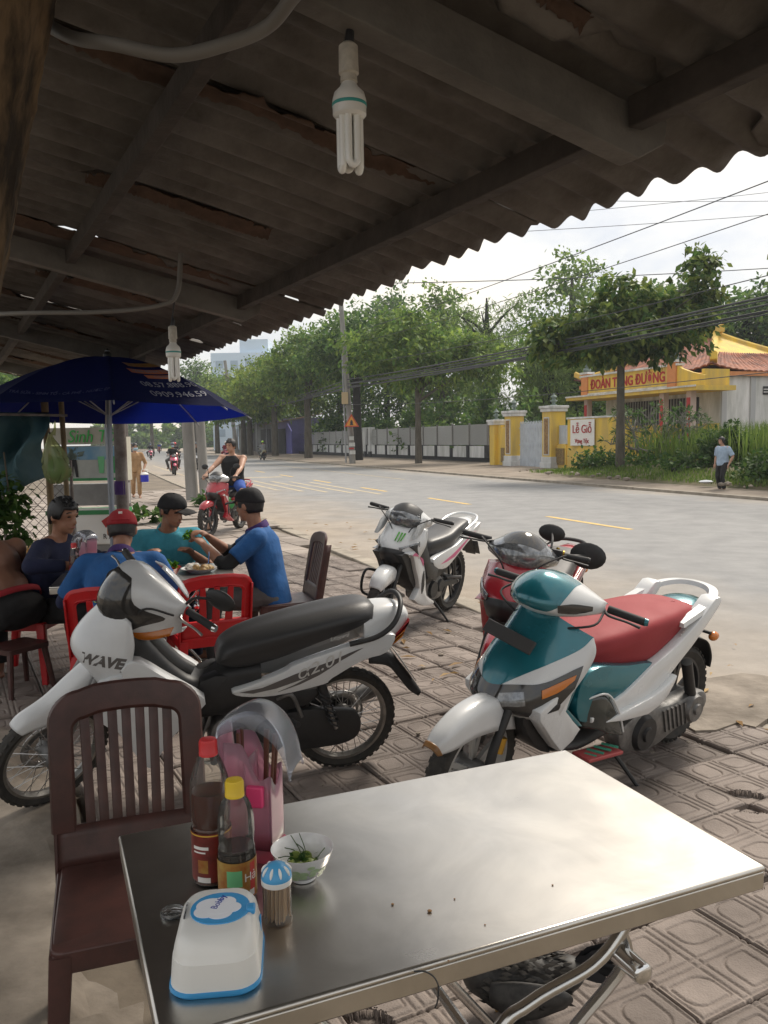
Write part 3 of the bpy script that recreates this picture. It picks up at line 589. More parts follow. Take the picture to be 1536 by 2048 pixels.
# --- pink cutlery holder with clear hood
m_pink = clear('pink plastic', (1.0, .56, .70), .5, .3, .5); m_pink2 = clear('pink base', (.92, .26, .36), .7, .25, .7); m_hot = mat('hot pink', (.85, .07, .22), .35); m_hood = clear('clear hood', (.86, .91, 1.0), .5, .2, .24)
m_chop = mat('chopstick wood', (.13, .05, .03), .5)
def cutlery_holder(label, loc, rz, sc=1., group='pink cutlery holders'):
    r = thing('cutlery_holder', label, 'cutlery holder', loc, rz, group); r.scale = (sc,) * 3
    hx, hy = .047, .041
    def wall(name, pts, m=m_pink): q = MB(); q.grid(pts); return q.build(name, m, r, solid=.002, ang=60)
    ts = np.linspace(0, 1, 13)
    for sy in (-1, 1):      # side walls fall in a curve from the tall back to the low front
        top = .238 - .075 * (1 - np.cos(np.clip((ts - .35) / .45, 0, 1) * np.pi)) / 2 + .012 * np.clip((ts - .8) / .2, 0, 1)
        wall('side_wall', [[(-hx + 2 * hx * t, sy * hy * (.93 + .07 * z), z) for z in np.linspace(.02, tp, 5)] for t, tp in zip(ts, top)])
    wall('front_wall', [[(hx, y * hy, z) for z in np.linspace(.02, .172 - .03 * max(0, 1 - (y / .75) ** 2), 5)] for y in np.linspace(-1, 1, 13)])
    wall('back_wall', [[(-hx - .012 * (z / .26) ** 2, y * hy, z) for z in np.linspace(.02, .262 - .02 * max(0, abs(y) - .6), 9)] for y in np.linspace(-1, 1, 9)])
    wall('divider', [[(-.004, y * hy * .97, z) for z in np.linspace(.02, .20, 5)] for y in np.linspace(-1, 1, 5)])
    q = MB(); q.rings(rloft([(hx + .007, hy + .006, .008, 0, 0, 0), (hx + .007, hy + .006, .008, 0, 0, .014), (hx, hy, .006, 0, 0, .022)])); q.build('base', m_pink2, r)
    q = MB(); prof = [(-.062, .252), (-.055, .275), (-.03, .293), (.0, .305), (.03, .300), (.06, .275), (.08, .235), (.088, .195), (.092, .185)]
    P = cr_spline(prof, 4); G = []
    for k, (x, z) in enumerate(P):
        dr = .016 + .02 * math.sin(math.pi * k / (len(P) - 1)); c = hy + .004
        G.append([(x, -c, z - dr), (x, -c, z - .008), (x, -c + .004, z - .002), (x, -c + .01, z), (x, 0, z + .003), (x, c - .01, z), (x, c - .004, z - .002), (x, c, z - .008), (x, c, z - dr)])
    q.grid(G); q.build('hood', m_hood, r, solid=.0015, ang=60)
    q = MB(); q.box((.018, -hy - .004, .135), (.034, .014, .042)); q.build('toothpick_pocket', m_hot, r, bev=.003)
    for k, (x, y, lx, ly, L) in enumerate(((.02, .01, .10, -.08, .225), (.03, -.01, .16, .02, .22), (.012, .022, .06, .05, .215), (.028, .018, .13, .12, .22), (-.02, .0, -.03, .05, .225), (-.025, -.015, .02, -.04, .222))):
        q = MB(); q.tube([(x, y, .03), (x + lx * L * .55, y + ly * L * .5, L + .03)], [.0024, .0038], 7); q.build('chopstick', m_chop, r)
    return r
cutlery_holder('pink plastic cutlery holder with a clear hood beside the foreground sauce bottles', (-.272, 1.598, TZ), -10)
# --- bowl with limes and herbs
m_china = mat('white china', (.82, .82, .82), .15, coat=.5); m_print = mat('leaf print', (.42, .60, .30), .3, var=.3, vs=60, c2=(.60, .72, .50))
bw = thing('rice_bowl', 'small white bowl with a green leaf print beside the toothpick jar', 'bowl', (-.166, 1.492, TZ))
prof = [(.022, 0), (.024, .001), (.024, .007), (.030, .010), (.043, .022), (.053, .040), (.0585, .058), (.0595, .0605), (.0575, .060), (.051, .041), (.041, .024), (.028, .0135), (.001, .0125)]
q = MB(); q.lathe([(.001, .003)] + prof, 44); q.build('body', m_china, bw, ang=60)
q = MB()
for k, a in enumerate((-100, -82, -60, -38, -128)):
    for j in range(2 if k % 2 else 3):
        an = R(a + RNG.normal() * 5); z = .020 + .009 * j + .004 * k % .01; rr = np.interp(z, [.010, .022, .040, .058], [.030, .043, .053, .0585]) + .0006
        sz = .006 + .002 * (j % 2); c = np.array([rr * math.cos(an), rr * math.sin(an), z]); t_ = np.array([-math.sin(an), math.cos(an), 0]); u_ = np.array([math.cos(an) * .45, math.sin(an) * .45, .89])
        b_ = np.linspace(0, 2 * np.pi, 10, endpoint=False); q.put([c + t_ * sz * math.cos(x) * 1.3 + u_ * sz * .8 * math.sin(x) + np.cross(t_, u_) * .0008 for x in b_], [tuple(range(10))])
q.build('print', m_print, bw, smooth=False)
m_lime = mat('lime', (.14, .22, .03), .4, var=.4, vs=60, c2=(.30, .36, .10)); m_herb = leafmat('herb', (.03, .09, .02), (.09, .16, .03), .3)
for k in range(6):
    a = k * 1.05 + .3; q = MB(); q.ell((0, 0, 0), (.012, .012, .010), rotm('X', 40 * k), 12, 7, -1, .15)
    o = q.build('lime_wedge', m_lime); o.location = (-.166 + .020 * math.cos(a), 1.492 + .020 * math.sin(a), TZ + .028 + .003 * (k % 3)); tag(o, 'green cut lime wedge lying in the small white bowl', 'lime', 'lime wedges in the small bowl')
q = MB()
for k in range(7):
    a = RNG.uniform(0, 6.28); q.tube([(.01 * math.cos(a), .01 * math.sin(a), .034), (.028 * math.cos(a), .028 * math.sin(a), .042), (.046 * math.cos(a + .3), .046 * math.sin(a + .3), .046 + .02 * (k % 3 == 0))], .0009, 5, 4)
Q = []
for k in range(40):
    a, r_ = RNG.uniform(0, 6.28), RNG.uniform(0, .032); c = V3(r_ * math.cos(a), r_ * math.sin(a), .036 + RNG.uniform(0, .008)); d = RNG.normal(size=3) * (1, 1, .35); d /= np.linalg.norm(d); p = np.cross(d, RNG.normal(size=3)); p /= np.linalg.norm(p)
    Q.append([c - d * .007, c - p * .0035, c + d * .007, c + p * .0035])
q.quads(np.array(Q)); o = q.build('herb_sprig', m_herb, smooth=False); o.location = (-.166, 1.492, TZ); tag(o, 'dark green herb sprigs heaped in the small white bowl', 'herbs')
# --- toothpick jar
tj = thing('toothpick_jar', 'clear toothpick jar with a slotted blue dome cap', 'toothpick jar', (-.197, 1.357, TZ))
q = MB(); q.lathe([(.0255, 0), (.0265, .002), (.0265, .007), (.0245, .009), (.0245, .072)], 32, cap=False); q.build('glass', clear('jar plastic', (.85, .84, .82), .9, .1, .12), tj, ang=60)
m_pick = mat('toothpick wood', (.62, .43, .25), .6, isl=.2); q = MB()
for k in range(70):
    a, rr = RNG.uniform(0, 6.28), .0225 * math.sqrt(RNG.random()); q.tube([(rr * math.cos(a), rr * math.sin(a), .004), (rr * math.cos(a + .1), rr * math.sin(a + .1), .068 + RNG.normal() * .002)], .0014, 5)
tag(q.build('toothpick', m_pick, tj), kind='stuff')
q = MB(); q.lathe([(.0265, .068), (.0268, .070), (.0268, .0765), (.0255, .078)], 32, cap=False); q.build('collar', m_wpl, tj)
m_sky = mat('cap blue', (.08, .36, .66), .35); q = MB(); prof = [(.0262, .077)] + [(.0265 * math.cos(a), .078 + .026 * math.sin(a)) for a in np.linspace(0, 1.5, 10)]; q.lathe(prof, 48); cp = q.build('cap', m_sky, tj)
for k in range(9):
    an = R(k * 40 + 15); q = MB(); pts = []
    for e_ in np.linspace(.28, .95, 7): rr = .0269 * math.cos(e_); pts.append((rr * math.cos(an), rr * math.sin(an), .078 + .0264 * math.sin(e_)))
    q.tube(pts, [.0008, .002, .0026, .0028, .0026, .002, .0008], 8); q.build('slot', m_wpl, cp)
# --- bottle cap disc, crumbs and a tie
q = MB(); q.lathe([(.0005, .001), (.0205, .001), (.0215, .003), (.0205, .0075), (.0195, .0085), (.0185, .0075), (.0175, .0035), (.0005, .003)], 36); cp = q.build('jar_lid', clear('lid clear', (.85, .86, .86), .85, .08, .12)); cp.location = (-.385, 1.377, TZ); tag(cp, 'small round clear embossed lid lying left of the tissue box', 'lid')
m_emb = mat('embossed', (.75, .75, .74), .2, 1); text('lettering', 'A12', .009, m_emb, cp, fmat((0, .003, .0034), (1, .2, 0), (-.2, 1, 0)), .0004); text('lettering', 'nguyên', .006, m_emb, cp, fmat((0, -.007, .0034), (1, .2, 0), (-.2, 1, 0)), .0004)
m_crumb = mat('crumb', (.28, .15, .06), .7)
for x, y, s_ in ((.003, 1.396, .003), (.068, 1.372, .0045), (.115, 1.41, .002), (.30, 1.45, .0022), (.16, 1.33, .0018), (.09, 1.235, .002)):
    q = MB(); q.ell((0, 0, s_ * .4), (s_, s_ * .8, s_ * .5), None, 8, 5); o = q.build('crumb', m_crumb); o.location = (x, y, TZ); tag(o, 'tiny brown food crumb on the bright steel table top', 'crumb', 'crumbs on the steel table')
q = MB(); c = np.array([.046, 1.19, TZ]); q.tube([c + (-.012, .02, .001), c + (.004, .018, .002), c + (.016, .008, .002), c + (.022, -.006, .002), c + (.024, -.018, -.001), c + (.022, -.0205, -.02), c + (.018, -.0215, -.03)], .0013, 6, 5)
tag(q.build('tie_wire', m_blk), 'thin black tie wire hooked over the near rim of the steel table', 'wire')
# ================================================================ PLASTIC CHAIRS
def plastic_chair(label, loc, rz, m, slats, group, top=.88, seat=.43, wdt=.43, slot=True):
    r = thing('plastic_chair', label, 'chair', loc, rz, group); hw, hd = wdt / 2, .2
    def bk(x, z):       # the back leans and is dished
        k = (z - seat) / (top - seat); return np.array([x, hd - .01 + .085 * k + .03 * (1 - (x / hw) ** 2) * k, z])
    q = MB(); G = []
    for u in np.linspace(-1, 1, 11):
        G.append([(u * (hw - .005) * (1 - .04 * (v + 1) / 2), v * hd, seat - .012 * (1 - u * u) * (1 - v * v) - .02 * max(0, -v - .7) / .3) for v in np.linspace(-1, 1, 11)])
    q.grid(G); q.build('seat', m, r, solid=.012, off=1, bev=.004)
    q = MB(); q.prism(rrect(hw, hd + .004, .03), seat - .062, seat - .008, 'z'); q.build('apron', m, r, bev=.004)
    H = top - seat; wi = hw - .046
    def outl(w_, zt, zb, rr, n=9):
        P = [(-w_, zb)] + [(-w_ + rr - rr * math.cos(a), zt - rr + rr * math.sin(a)) for a in np.linspace(0, math.pi / 2, n)] + [(x, zt + .012 * (1 - (x / w_) ** 2)) for x in np.linspace(-w_ + rr, w_ - rr, 7)[1:-1]] + [(w_ - rr + rr * math.sin(a), zt - rr + rr * math.cos(a)) for a in np.linspace(0, math.pi / 2, n)] + [(w_, zb)]
        return np.array(P)
    zb = seat + .085
    o_, i_ = outl(hw, top - .012, zb, .07), outl(wi, top - .075, zb, .035)
    q = MB(); q.grid([[bk(*p) for p in o_], [bk(*(p * .97 + c_ * .03)) + (0, -.006, 0) for p, c_ in zip(o_, i_)], [bk(*(p * .1 + c_ * .9)) + (0, -.006, 0) for p, c_ in zip(o_, i_)], [bk(*p) for p in i_]]); q.build('back_frame', m, r, solid=.022, off=0, bev=.003, ang=50)
    q = MB(); q.grid([[bk(x * hw, z) for x in np.linspace(-1, 1, 13)] for z in np.linspace(seat - .01, zb + .012, 5)]); q.build('back_base', m, r, solid=.02)
    xs = np.linspace(-wi, wi, slats + 2)[1:-1]
    for x in xs:
        q = MB(); sw = (wi / (slats + 1)) * (.68 if slats > 4 else .5)
        q.grid([[bk(x * (.93 + .07 * k) + s_ * sw * (1 if slats > 4 else .75 + .35 * (1 - k)), zb + .005 + (top - .07 - zb) * k) for k in np.linspace(0, 1, 7)] for s_ in (-1, 1)]); q.build('slat', m, r, solid=.014, bev=.002)
    for sx in (-1, 1):
        for sy in (-1, 1):
            q = MB(); x0, y0 = sx * (hw - .025), sy * (hd - .022); x1, y1 = sx * (hw + .005), sy * (hd + (.035 if sy > 0 else .005))
            q.rings([np.c_[rrect(.026, .028, .008, 3) + (x0, y0), np.full(12, seat - .02)], np.c_[rrect(.023, .025, .008, 3) + ((x0 + x1) / 2, (y0 + y1) / 2), np.full(12, seat / 2)], np.c_[rrect(.018, .019, .006, 3) + (x1, y1), np.full(12, .0)]])
            q.build('leg', m, r)
        # stile: the thick side edge that runs from the seat up the back
        q = MB(); q.grid([[bk(sx * hw, z) + (0, d_, 0) for z in np.linspace(seat - .06, top - .06, 9)] for d_ in (-.012, .038 if slats > 4 else .026)]); q.build('stile', m, r, solid=.008)
    return r
m_brown = mat('brown plastic', (.085, .036, .030), .38, var=.3, vs=14, c2=(.055, .026, .022), bump=.06, bs=220)
m_redpl = mat('red plastic', (.52, .012, .016), .33, var=.2, vs=9)
plastic_chair('dark brown slatted plastic chair with empty seat at the foreground steel table', (-.645, 1.985, 0), 19, m_brown, 7, 'brown plastic chairs', .875, .425, .39)
# ================================================================ MOTORBIKES
from mathutils.bvhtree import BVHTree
# local frame of a bike: x forward from the rear axle, y to its left, z up
def steerX(H, deg, rake=26):
    a = np.array([-math.sin(R(rake)), 0, math.cos(R(rake))]); S = np.array(Matrix.Rotation(R(deg), 3, Vector(a))); H = np.array(H)
    return lambda V: (V - H) @ S.T + H
def bike_root(name, label, Rr, F, lean, group='parked motorbikes', cat='motorbike', z=0., sc=1.):
    r = thing(name, label, cat, (0, 0, 0), 0, group); h = Vector((F[0] - Rr[0], F[1] - Rr[1], 0)).normalized(); l = Vector((-h.y, h.x, 0)); u = Vector((0, 0, 1)); c, n = math.cos(R(lean)), math.sin(R(lean))
    m = Matrix((h, l * c - u * n, u * c + l * n)).transposed().to_4x4(); m.translation = (Rr[0], Rr[1], z); m = m @ Matrix.Scale(sc, 4); r.matrix_world = m; return r
m_tyre = mat('tyre', (.022, .021, .020), .82, var=.35, vs=30, c2=(.05, .045, .038)); m_rimg = mat('rim grey', (.34, .33, .31), .38, .85, var=.35, vs=18); m_rimb = mat('rim black', (.03, .03, .032), .4, .3)
m_spoke = mat('spoke steel', (.42, .41, .40), .35, 1.0); m_engine = mat('engine alloy', (.25, .245, .24), .5, .75, var=.4, vs=22); m_bplast = mat('black plastic', (.021, .021, .022), .48, var=.25, vs=30); m_vinyl = mat('black vinyl', (.026, .026, .027), .42, bump=.12, bs=300)
m_lens = mat('smoke lens', (.035, .034, .033), .08, coat=.6); m_clearl = mat('headlamp', (.30, .31, .32), .1, .5, var=.6, vs=30, coat=.6); m_amber = mat('amber lens', (.55, .16, .01), .15, coat=.5); m_redl = mat('red lens', (.42, .015, .02), .15, coat=.5)
m_wpaint = mat('white paint', (.66, .67, .67), .26, var=.08, vs=5, coat=.45); m_spaint = mat('silver paint', (.62, .63, .635), .3, .05, var=.12, vs=4, coat=.5); m_tealp = mat('teal paint', (.012, .16, .20), .22, .35, var=.18, vs=6, coat=.8); m_redp = mat('red paint', (.33, .012, .022), .25, .1, coat=.6)
m_rvinyl = mat('red vinyl', (.30, .034, .040), .62, spec=.3, bump=.15, bs=320, var=.12, vs=6); m_decal = mat('decal grey', (.10, .09, .085), .4); m_plate = mat('plate white', (.62, .61, .58), .5, var=.2, vs=20); m_gold = mat('gold bolt', (.5, .3, .05), .3, .8)
def wheel(root, c, r, style, X=None, tw=.04, m_rim=None, spokes=36):
    cx, cz = c; th = np.linspace(0, 2 * np.pi, 49)[:-1]
    def ring(prof):     # (radius, y)
        return [np.stack([cx + rr * np.cos(th), np.full(48, yy), cz + rr * np.sin(th)], 1) for rr, yy in prof]
    q = MB(); q.X = X; ri = r - tw * 1.25; P = [(ri, -tw * .62)] + [(ri + (r - ri) * (.25 + .75 * math.sin(a)), -tw * math.cos(a)) for a in np.linspace(.35, math.pi - .35, 9)] + [(ri, tw * .62)]
    q.rings(ring(P), cap=False)
    for k in range(40):     # tread blocks
        for sy in (-1, 1):
            a = 2 * math.pi * (k + .25 * sy) / 40; rr = r - .0065; cpt = np.array([cx + rr * math.cos(a), sy * tw * .45, cz + rr * math.sin(a)]); q.box(cpt, (.007, tw * .55, r * .09), rotm('Y', -math.degrees(a)) @ rotm('X', 0))
    t = q.build('tyre', m_tyre, root)
    q = MB(); q.X = X; w_ = tw * .62; q.rings(ring([(ri + .004, -w_), (ri - .012, -w_), (ri - .016, -w_ * .6), (ri - .022, 0), (ri - .016, w_ * .6), (ri - .012, w_), (ri + .004, w_)]), cap=False); rim = q.build('rim', m_rim or (m_rimg if style == 'spoke' else m_rimb), root)
    q = MB(); q.X = X; q.cyl((cx, -.06, cz), (cx, .06, cz), .045, None, 18); q.cyl((cx, -.10, cz), (cx, .10, cz), .011, None, 10); q.build('hub', m_engine, root)
    q = MB(); q.X = X
    if style == 'spoke':
        for k in range(spokes):
            a = 2 * math.pi * k / spokes; b = a + (.5 if (k // 2) % 2 else -.5); sy = 1 if k % 2 else -1
            q.tube([(cx + .043 * math.cos(b), sy * .04, cz + .043 * math.sin(b)), (cx + (ri - .018) * math.cos(a), sy * .006, cz + (ri - .018) * math.sin(a))], .0021, 4, cap=False)
        q.build('spokes', m_spoke, root)
    else:
        for k in range(5):
            a = 2 * math.pi * k / 5 + .3
            for d_ in (-.16, .16):
                p0, p1 = V3(cx + .04 * math.cos(a), 0, cz + .04 * math.sin(a)), V3(cx + (ri - .016) * math.cos(a + d_), 0, cz + (ri - .016) * math.sin(a + d_)); q.bar(p0, p1, .022, .016, (0, 1, 0))
        q.build('spokes', m_rim or m_rimb, root)
    q = MB(); q.X = X; yy = -.055; q.rings([np.stack([cx + rr * np.cos(th), np.full(48, yy), cz + rr * np.sin(th)], 1) for rr in (.075, .11)], cap=False); q.build('brake_disc', m_spoke, root, solid=.004)
    return rim
class Kit:
    """panels of one bike"""
    def __init__(s, root, H=(1.0, 0, .7), steer=0): s.r = root; s.S = steerX(H, steer)
    def sides(s, name, poly, y0, y1, m, sm=3, rnd=.008, X=None, bow=0, only=None):
        for k in ((1, -1) if only is None else (only,)):
            q = MB(); 
            if bow or X:
                q.X = lambda V: (X or (lambda z: z))(V)
            q.prism(poly, k * y0, k * y1, 'y', sm, rnd); o = q.build(name, m, s.r)
        return o
    def shell(s, name, St, m, X=None, solid=.005, nu=5, nv=4, mirror=True, off=0):
        q = MB(); q.X = X; q.patch(St, nu, nv, mirror); return q.build(name, m, s.r, solid=solid, off=off, ang=70)
    def over(s, name, base, St, m, X=None, d=.004, mirror=True, nu=5, nv=5, th=.004):
        """a panel or lens that follows the surface of base, d proud of it"""
        q = MB(); q.X = X; q.patch(St, nu, nv, mirror); me = base.data; bv = BVHTree.FromPolygons([v.co.copy() for v in me.vertices], [tuple(p.vertices) for p in me.polygons])
        V = np.concatenate(q.v); cen = np.mean([v.co[:] for v in me.vertices], axis=0); cen[0] -= .15; W = []; Nn = []
        for v in V:
            p, nr, i, ds = bv.find_nearest(Vector(v)); nr = Vector(nr)
            if nr.dot(p - Vector(cen)) < 0: nr = -nr
            W.append(p); Nn.append(nr)
        Nn = np.array([n[:] for n in Nn]); W = np.array([p[:] for p in W]) + Nn * d; q.v = [W]; n_ = len(W); Bk = W - Nn * (th + d)
        # rim that turns back into the body
        cnt = {}
        for f in q.f:
            for a, b in zip(f, f[1:] + f[:1]): cnt[(a, b)] = 1
        rim = [(a, b) for (a, b) in cnt if (b, a) not in cnt]; ids = sorted({a for e in rim for a in e}); mp_ = {a: n_ + k for k, a in enumerate(ids)}
        q.v.append(Bk[ids]); q.f += [[b, a, mp_[a], mp_[b]] for a, b in rim]; q.mi = [0] * len(q.f)
        return q.build(name, m, s.r, ang=60)
    def loft(s, name, secs, m, X=None, n=4, bev=0):
        """closed body through half sections [(x, [(y,z)...])] mirrored in y"""
        q = MB(); q.X = X; A = []
        for x, pts in secs:
            p = np.array(pts, float); L = np.c_[np.full(len(p), x), p]; A.append(np.concatenate([L, L[::-1][(1 if abs(L[-1, 1]) < 1e-6 else 0):(-1 if abs(L[0, 1]) < 1e-6 else None)] * (1, -1, 1)]))
        A = [cr_spline(a, 4, True) for a in A]; B = np.array([cr_spline([a[j] for a in A], n) for j in range(len(A[0]))]); q.rings([B[:, i] for i in range(B.shape[1])]); return q.build(name, m, s.r, ang=75)
    def tube(s, name, P, r, m, X=None, n=8, sm=5): q = MB(); q.X = X; q.tube(P, r, n, sm); return q.build(name, m, s.r)
    def fork(s, ax, top, X, m=None):
        for k in (1, -1): s.tube('fork_leg', [(ax[0] - .01, k * .075, ax[1] - .02), (ax[0] - .02, k * .075, ax[1] + .1), (top[0], k * .07, top[1])], [.021, .019, .016], m or m_bplast, X, 10, 3)
    def grips(s, x, z, y0, y1, X, m_end=None, dx=-.03, dz=-.01, lever=True):
        for k in (1, -1):
            s.tube('grip', [(x, k * y0, z), (x + dx, k * y1, z + dz)], .0165, m_rub, X, 12)
            q = MB(); q.X = X; q.cyl((x + dx, k * y1, z + dz), (x + dx * 1.15, k * (y1 + .014), z + dz), .017, .014, 12); q.build('bar_end', m_end or m_bplast, s.r)
            if lever: s.tube('lever', [(x + .02, k * (y0 - .01), z), (x + .05, k * (y0 + .03), z - .008), (x + .035, k * (y0 + .10), z - .014), (x + .03, k * (y1 + .01), z - .02)], [.007, .006, .005, .0065], m_spoke if lever == 1 else m_bplast, X)
    def mirror_(s, P0, C, sz, k=1, X=None, rot=0):
        s.tube('mirror_stem', [P0, (P0[0] + (C[0] - P0[0]) * .3, P0[1] + (C[1] - P0[1]) * .25, P0[2] + (C[2] - P0[2]) * .8), C], .006, m_bplast, X)
        q = MB(); q.X = X; Rm = rotm('Z', rot) @ rotm('Y', 90); q.ell(C, (sz[1], sz[0], .018), Rm, 18, 9); mh = q.build('mirror', m_bplast, s.r)
    def seat(s, secs, m, name='seat', flat=.72):
        return s.loft(name, [(x, [(0, zt), (w_ * .55, zt - .002), (w_ * .9, zt - .022 * flat), (w_, zt - .055), (w_ * .96, (zt + zb) / 2 - .02), (w_ * .8, zb), (0, zb)]) for x, zt, zb, w_ in secs], m)
    def engine(s, x=.42, z=.26, sc=1., left=True):
        q = MB(); q.prism([(x - .16, z - .08), (x - .05, z - .11), (x + .12, z - .10), (x + .17, z - .02), (x + .13, z + .09), (x - .02, z + .11), (x - .15, z + .06)], -.10, .10, 'y', 3, .02); q.build('crankcase', m_engine, s.r)
        q = MB(); q.cyl((x + .06, .095, z), (x + .06, .125, z), .075, .068, 20); q.cyl((x - .09, .095, z + .01), (x - .09, .12, z + .01), .06, .05, 20); q.build('engine_cover', m_bplast, s.r)
        q = MB()
        for k in range(6): q.box((x + .18 + .026 * k, 0, z + .05 + .012 * k), (.010, .15, .13), rotm('Y', -20))
        q.cyl((x + .12, 0, z + .02), (x + .35, 0, z + .12), .045, None, 14); q.build('cylinder_fins', m_engine, s.r)
    def stand(s, x=.45):
        s.tube('kickstand', [(x, .10, .20), (x - .05, .17, .10), (x - .10, .225, .012), (x - .13, .235, .006)], [.011, .010, .009, .009], m_bplast)
    def exhaust(s, sy=-1):
        s.tube('muffler', [(.55, sy * .06, .17), (.35, sy * .12, .15), (.2, sy * .14, .19), (-.05, sy * .15, .26), (-.22, sy * .15, .31)], [.014, .016, .032, .042, .038], m_engine, None, 12)
def hub_plate(k, label_m, pts, y=.0, name='licence_plate'):
    q = MB(); q.put(pts, [(0, 1, 2, 3)]); return q.build(name, label_m, k.r, solid=.004)

def decal_text(body, size, m, bases, O, xd, yd, ray, sx=1., shear=0, bold=0, parent=None, lift=.0012):
    bvs = [BVHTree.FromPolygons([v.co.copy() for v in b.data.vertices], [tuple(p.vertices) for p in b.data.polygons]) for b in bases]; O, xd, yd, ray = Vector(O), Vector(xd), Vector(yd), Vector(ray).normalized()
    def bend(V):
        out = []
        for v in V:
            p = O + xd * v[0] + yd * v[1] - ray * .3; hs = [h for h in (b.ray_cast(p, ray) for b in bvs) if h[0]]
            h = min(hs, key=lambda h: h[3])[0] if hs else bvs[0].find_nearest(p)[0]; out.append((h - ray * (lift + 2.6 * .001 + v[2]))[:])
        return np.array(out)
    return text('lettering', body, size, m, parent or bases[0].parent, Matrix.Identity(4), .0004, shear=shear, bend=bend, sx=sx, bold=bold)
# ---- silver and white underbone in front, seen from its left side
b1 = bike_root('motorbike', 'silver white motorbike with long black seat and spoked wheels behind the brown chair', (-.22, 3.80), (-1.50, 3.42), 9)
K = Kit(b1, (1.02, 0, .7), 32); S = K.S
wheel(b1, (0, .25), .25, 'spoke', None, .036); wheel(b1, (1.285, .25), .25, 'spoke', S, .032)
K.fork((1.285, .25), (1.06, .72), S, m_engine)
K.shell('front_fender', [[(1.445, 0, .475), (1.438, .03, .468), (1.42, .045, .45)], [(1.405, 0, .508), (1.40, .036, .495), (1.385, .048, .458)], [(1.30, 0, .55), (1.295, .040, .532), (1.285, .052, .458)], [(1.19, 0, .615), (1.185, .05, .595), (1.165, .062, .50)], [(1.11, 0, .67), (1.105, .045, .65), (1.08, .055, .57)]], m_spaint, S)
K.shell('front_cover', [[(1.02, 0, .93), (1.0, .06, .92), (.975, .11, .90), (.93, .15, .86)], [(1.13, 0, .825), (1.115, .07, .815), (1.06, .125, .79), (.92, .17, .77)], [(1.175, 0, .735), (1.155, .08, .725), (1.09, .14, .705), (.935, .185, .69)], [(1.125, 0, .65), (1.11, .075, .64), (1.06, .14, .625), (.95, .19, .61)], [(1.07, 0, .58), (1.07, .06, .57), (1.05, .12, .56), (.97, .185, .53)]], m_spaint)
K.sides('front_wing', [(1.07, .61), (1.075, .46), (1.0, .40), (.905, .235), (.865, .235), (.80, .33), (.74, .395), (.645, .485), (.68, .54), (.81, .625), (.95, .655)], .13, .195, m_spaint, 2)
K.sides('inner_trim', [(.97, .635), (.955, .70), (.90, .700), (.81, .632), (.70, .545), (.80, .565)], .12, .200, m_wpaint, 2)
K.loft('inner_cover', [(1.0, [(0, .90), (.09, .88), (.10, .72), (.09, .60), (0, .58)]), (.92, [(0, .82), (.08, .80), (.10, .70), (.10, .56), (0, .54)]), (.86, [(0, .735), (.06, .72), (.085, .64), (.09, .50), (0, .47)]), (.76, [(0, .61), (.06, .60), (.085, .55), (.09, .42), (0, .40)]), (.66, [(0, .545), (.07, .54), (.095, .50), (.09, .38), (0, .36)]), (.52, [(0, .60), (.09, .58), (.105, .52), (.10, .40), (0, .38)]), (.40, [(0, .62), (.10, .60), (.115, .52), (.09, .42), (0, .40)])], m_bplast)
q = MB(); q.tube([(.905, .0, .80), (.86, .0, .735), (.765, .0, .615), (.69, 0, .56)], [.035, .036, .036, .03], 14, 4); q.build('centre_tube', mat('dark grey plastic', (.05, .05, .05), .35), b1)
cow = [[(.83, 0, 1.03), (.82, .08, 1.012), (.80, .15, .98), (.775, .215, .935)], [(.92, 0, 1.075), (.91, .07, 1.055), (.865, .14, 1.0), (.795, .215, .95)], [(1.02, 0, 1.02), (1.0, .07, 1.0), (.93, .14, .96), (.815, .22, .93)], [(1.065, 0, .92), (1.035, .08, .905), (.945, .15, .88), (.82, .22, .90)], [(1.02, 0, .805), (.99, .07, .79), (.915, .135, .78), (.81, .21, .83)], [(.90, 0, .80), (.88, .07, .80), (.84, .13, .80), (.785, .205, .84)]]
cb = K.shell('handlebar_cover', cow, m_spaint, S)
K.over('headlight', cb, [[(.97, 0, 1.06), (.96, .03, 1.05), (.955, .05, 1.045)], [(1.06, 0, 1.0), (1.02, .07, .985), (.97, .10, .955)], [(1.078, 0, .92), (1.04, .09, .905), (.88, .19, .905)], [(1.055, 0, .87), (1.02, .075, .86), (.955, .13, .868)], [(1.03, 0, .83), (1.01, .05, .825), (.99, .08, .83)]], m_lens, S)
K.over('reflector', cb, [[(1.06, .02, .975), (1.03, .06, .965)], [(1.08, .02, .92), (1.0, .11, .91)], [(1.06, .02, .875), (1.0, .09, .868)]], mat('dim reflector', (.10, .10, .10), .15, .6, var=.5, vs=24), S, .006, False)
for k in (1, -1):
    K.over('indicator', cb, [np.array(x) * (1, k, 1) for x in ([(.975, .09, .835), (.92, .135, .84), (.84, .19, .862)], [(.95, .10, .795), (.91, .135, .79), (.85, .175, .81)])], m_amber, S, .005, False)
q = MB(); q.X = S; q.patch([[(.80, .02, 1.035), (.78, .09, 1.0), (.75, .15, .94)], [(.78, .0, 1.035), (.74, .06, .985), (.72, .1, .93)], [(.79, -.05, 1.03), (.75, -.03, .98), (.72, .02, .93)]], 4, 4); q.build('dash', mat('dash clear', (.7, .72, .74), .12, coat=.6), b1, solid=.006)
K.grips(.79, .925, .215, .355, S, m_chrome, -.03, -.012)
K.mirror_((.80, .20, .945), (.70, .31, 1.0), (.072, .046), 1, S, 20)
K.seat([(.585, .655, .615, .06), (.56, .695, .60, .095), (.48, .735, .595, .12), (.33, .775, .625, .136), (.16, .808, .68, .14), (.0, .833, .725, .13), (-.085, .832, .755, .11), (-.135, .805, .77, .07)], m_vinyl, flat=1.3)
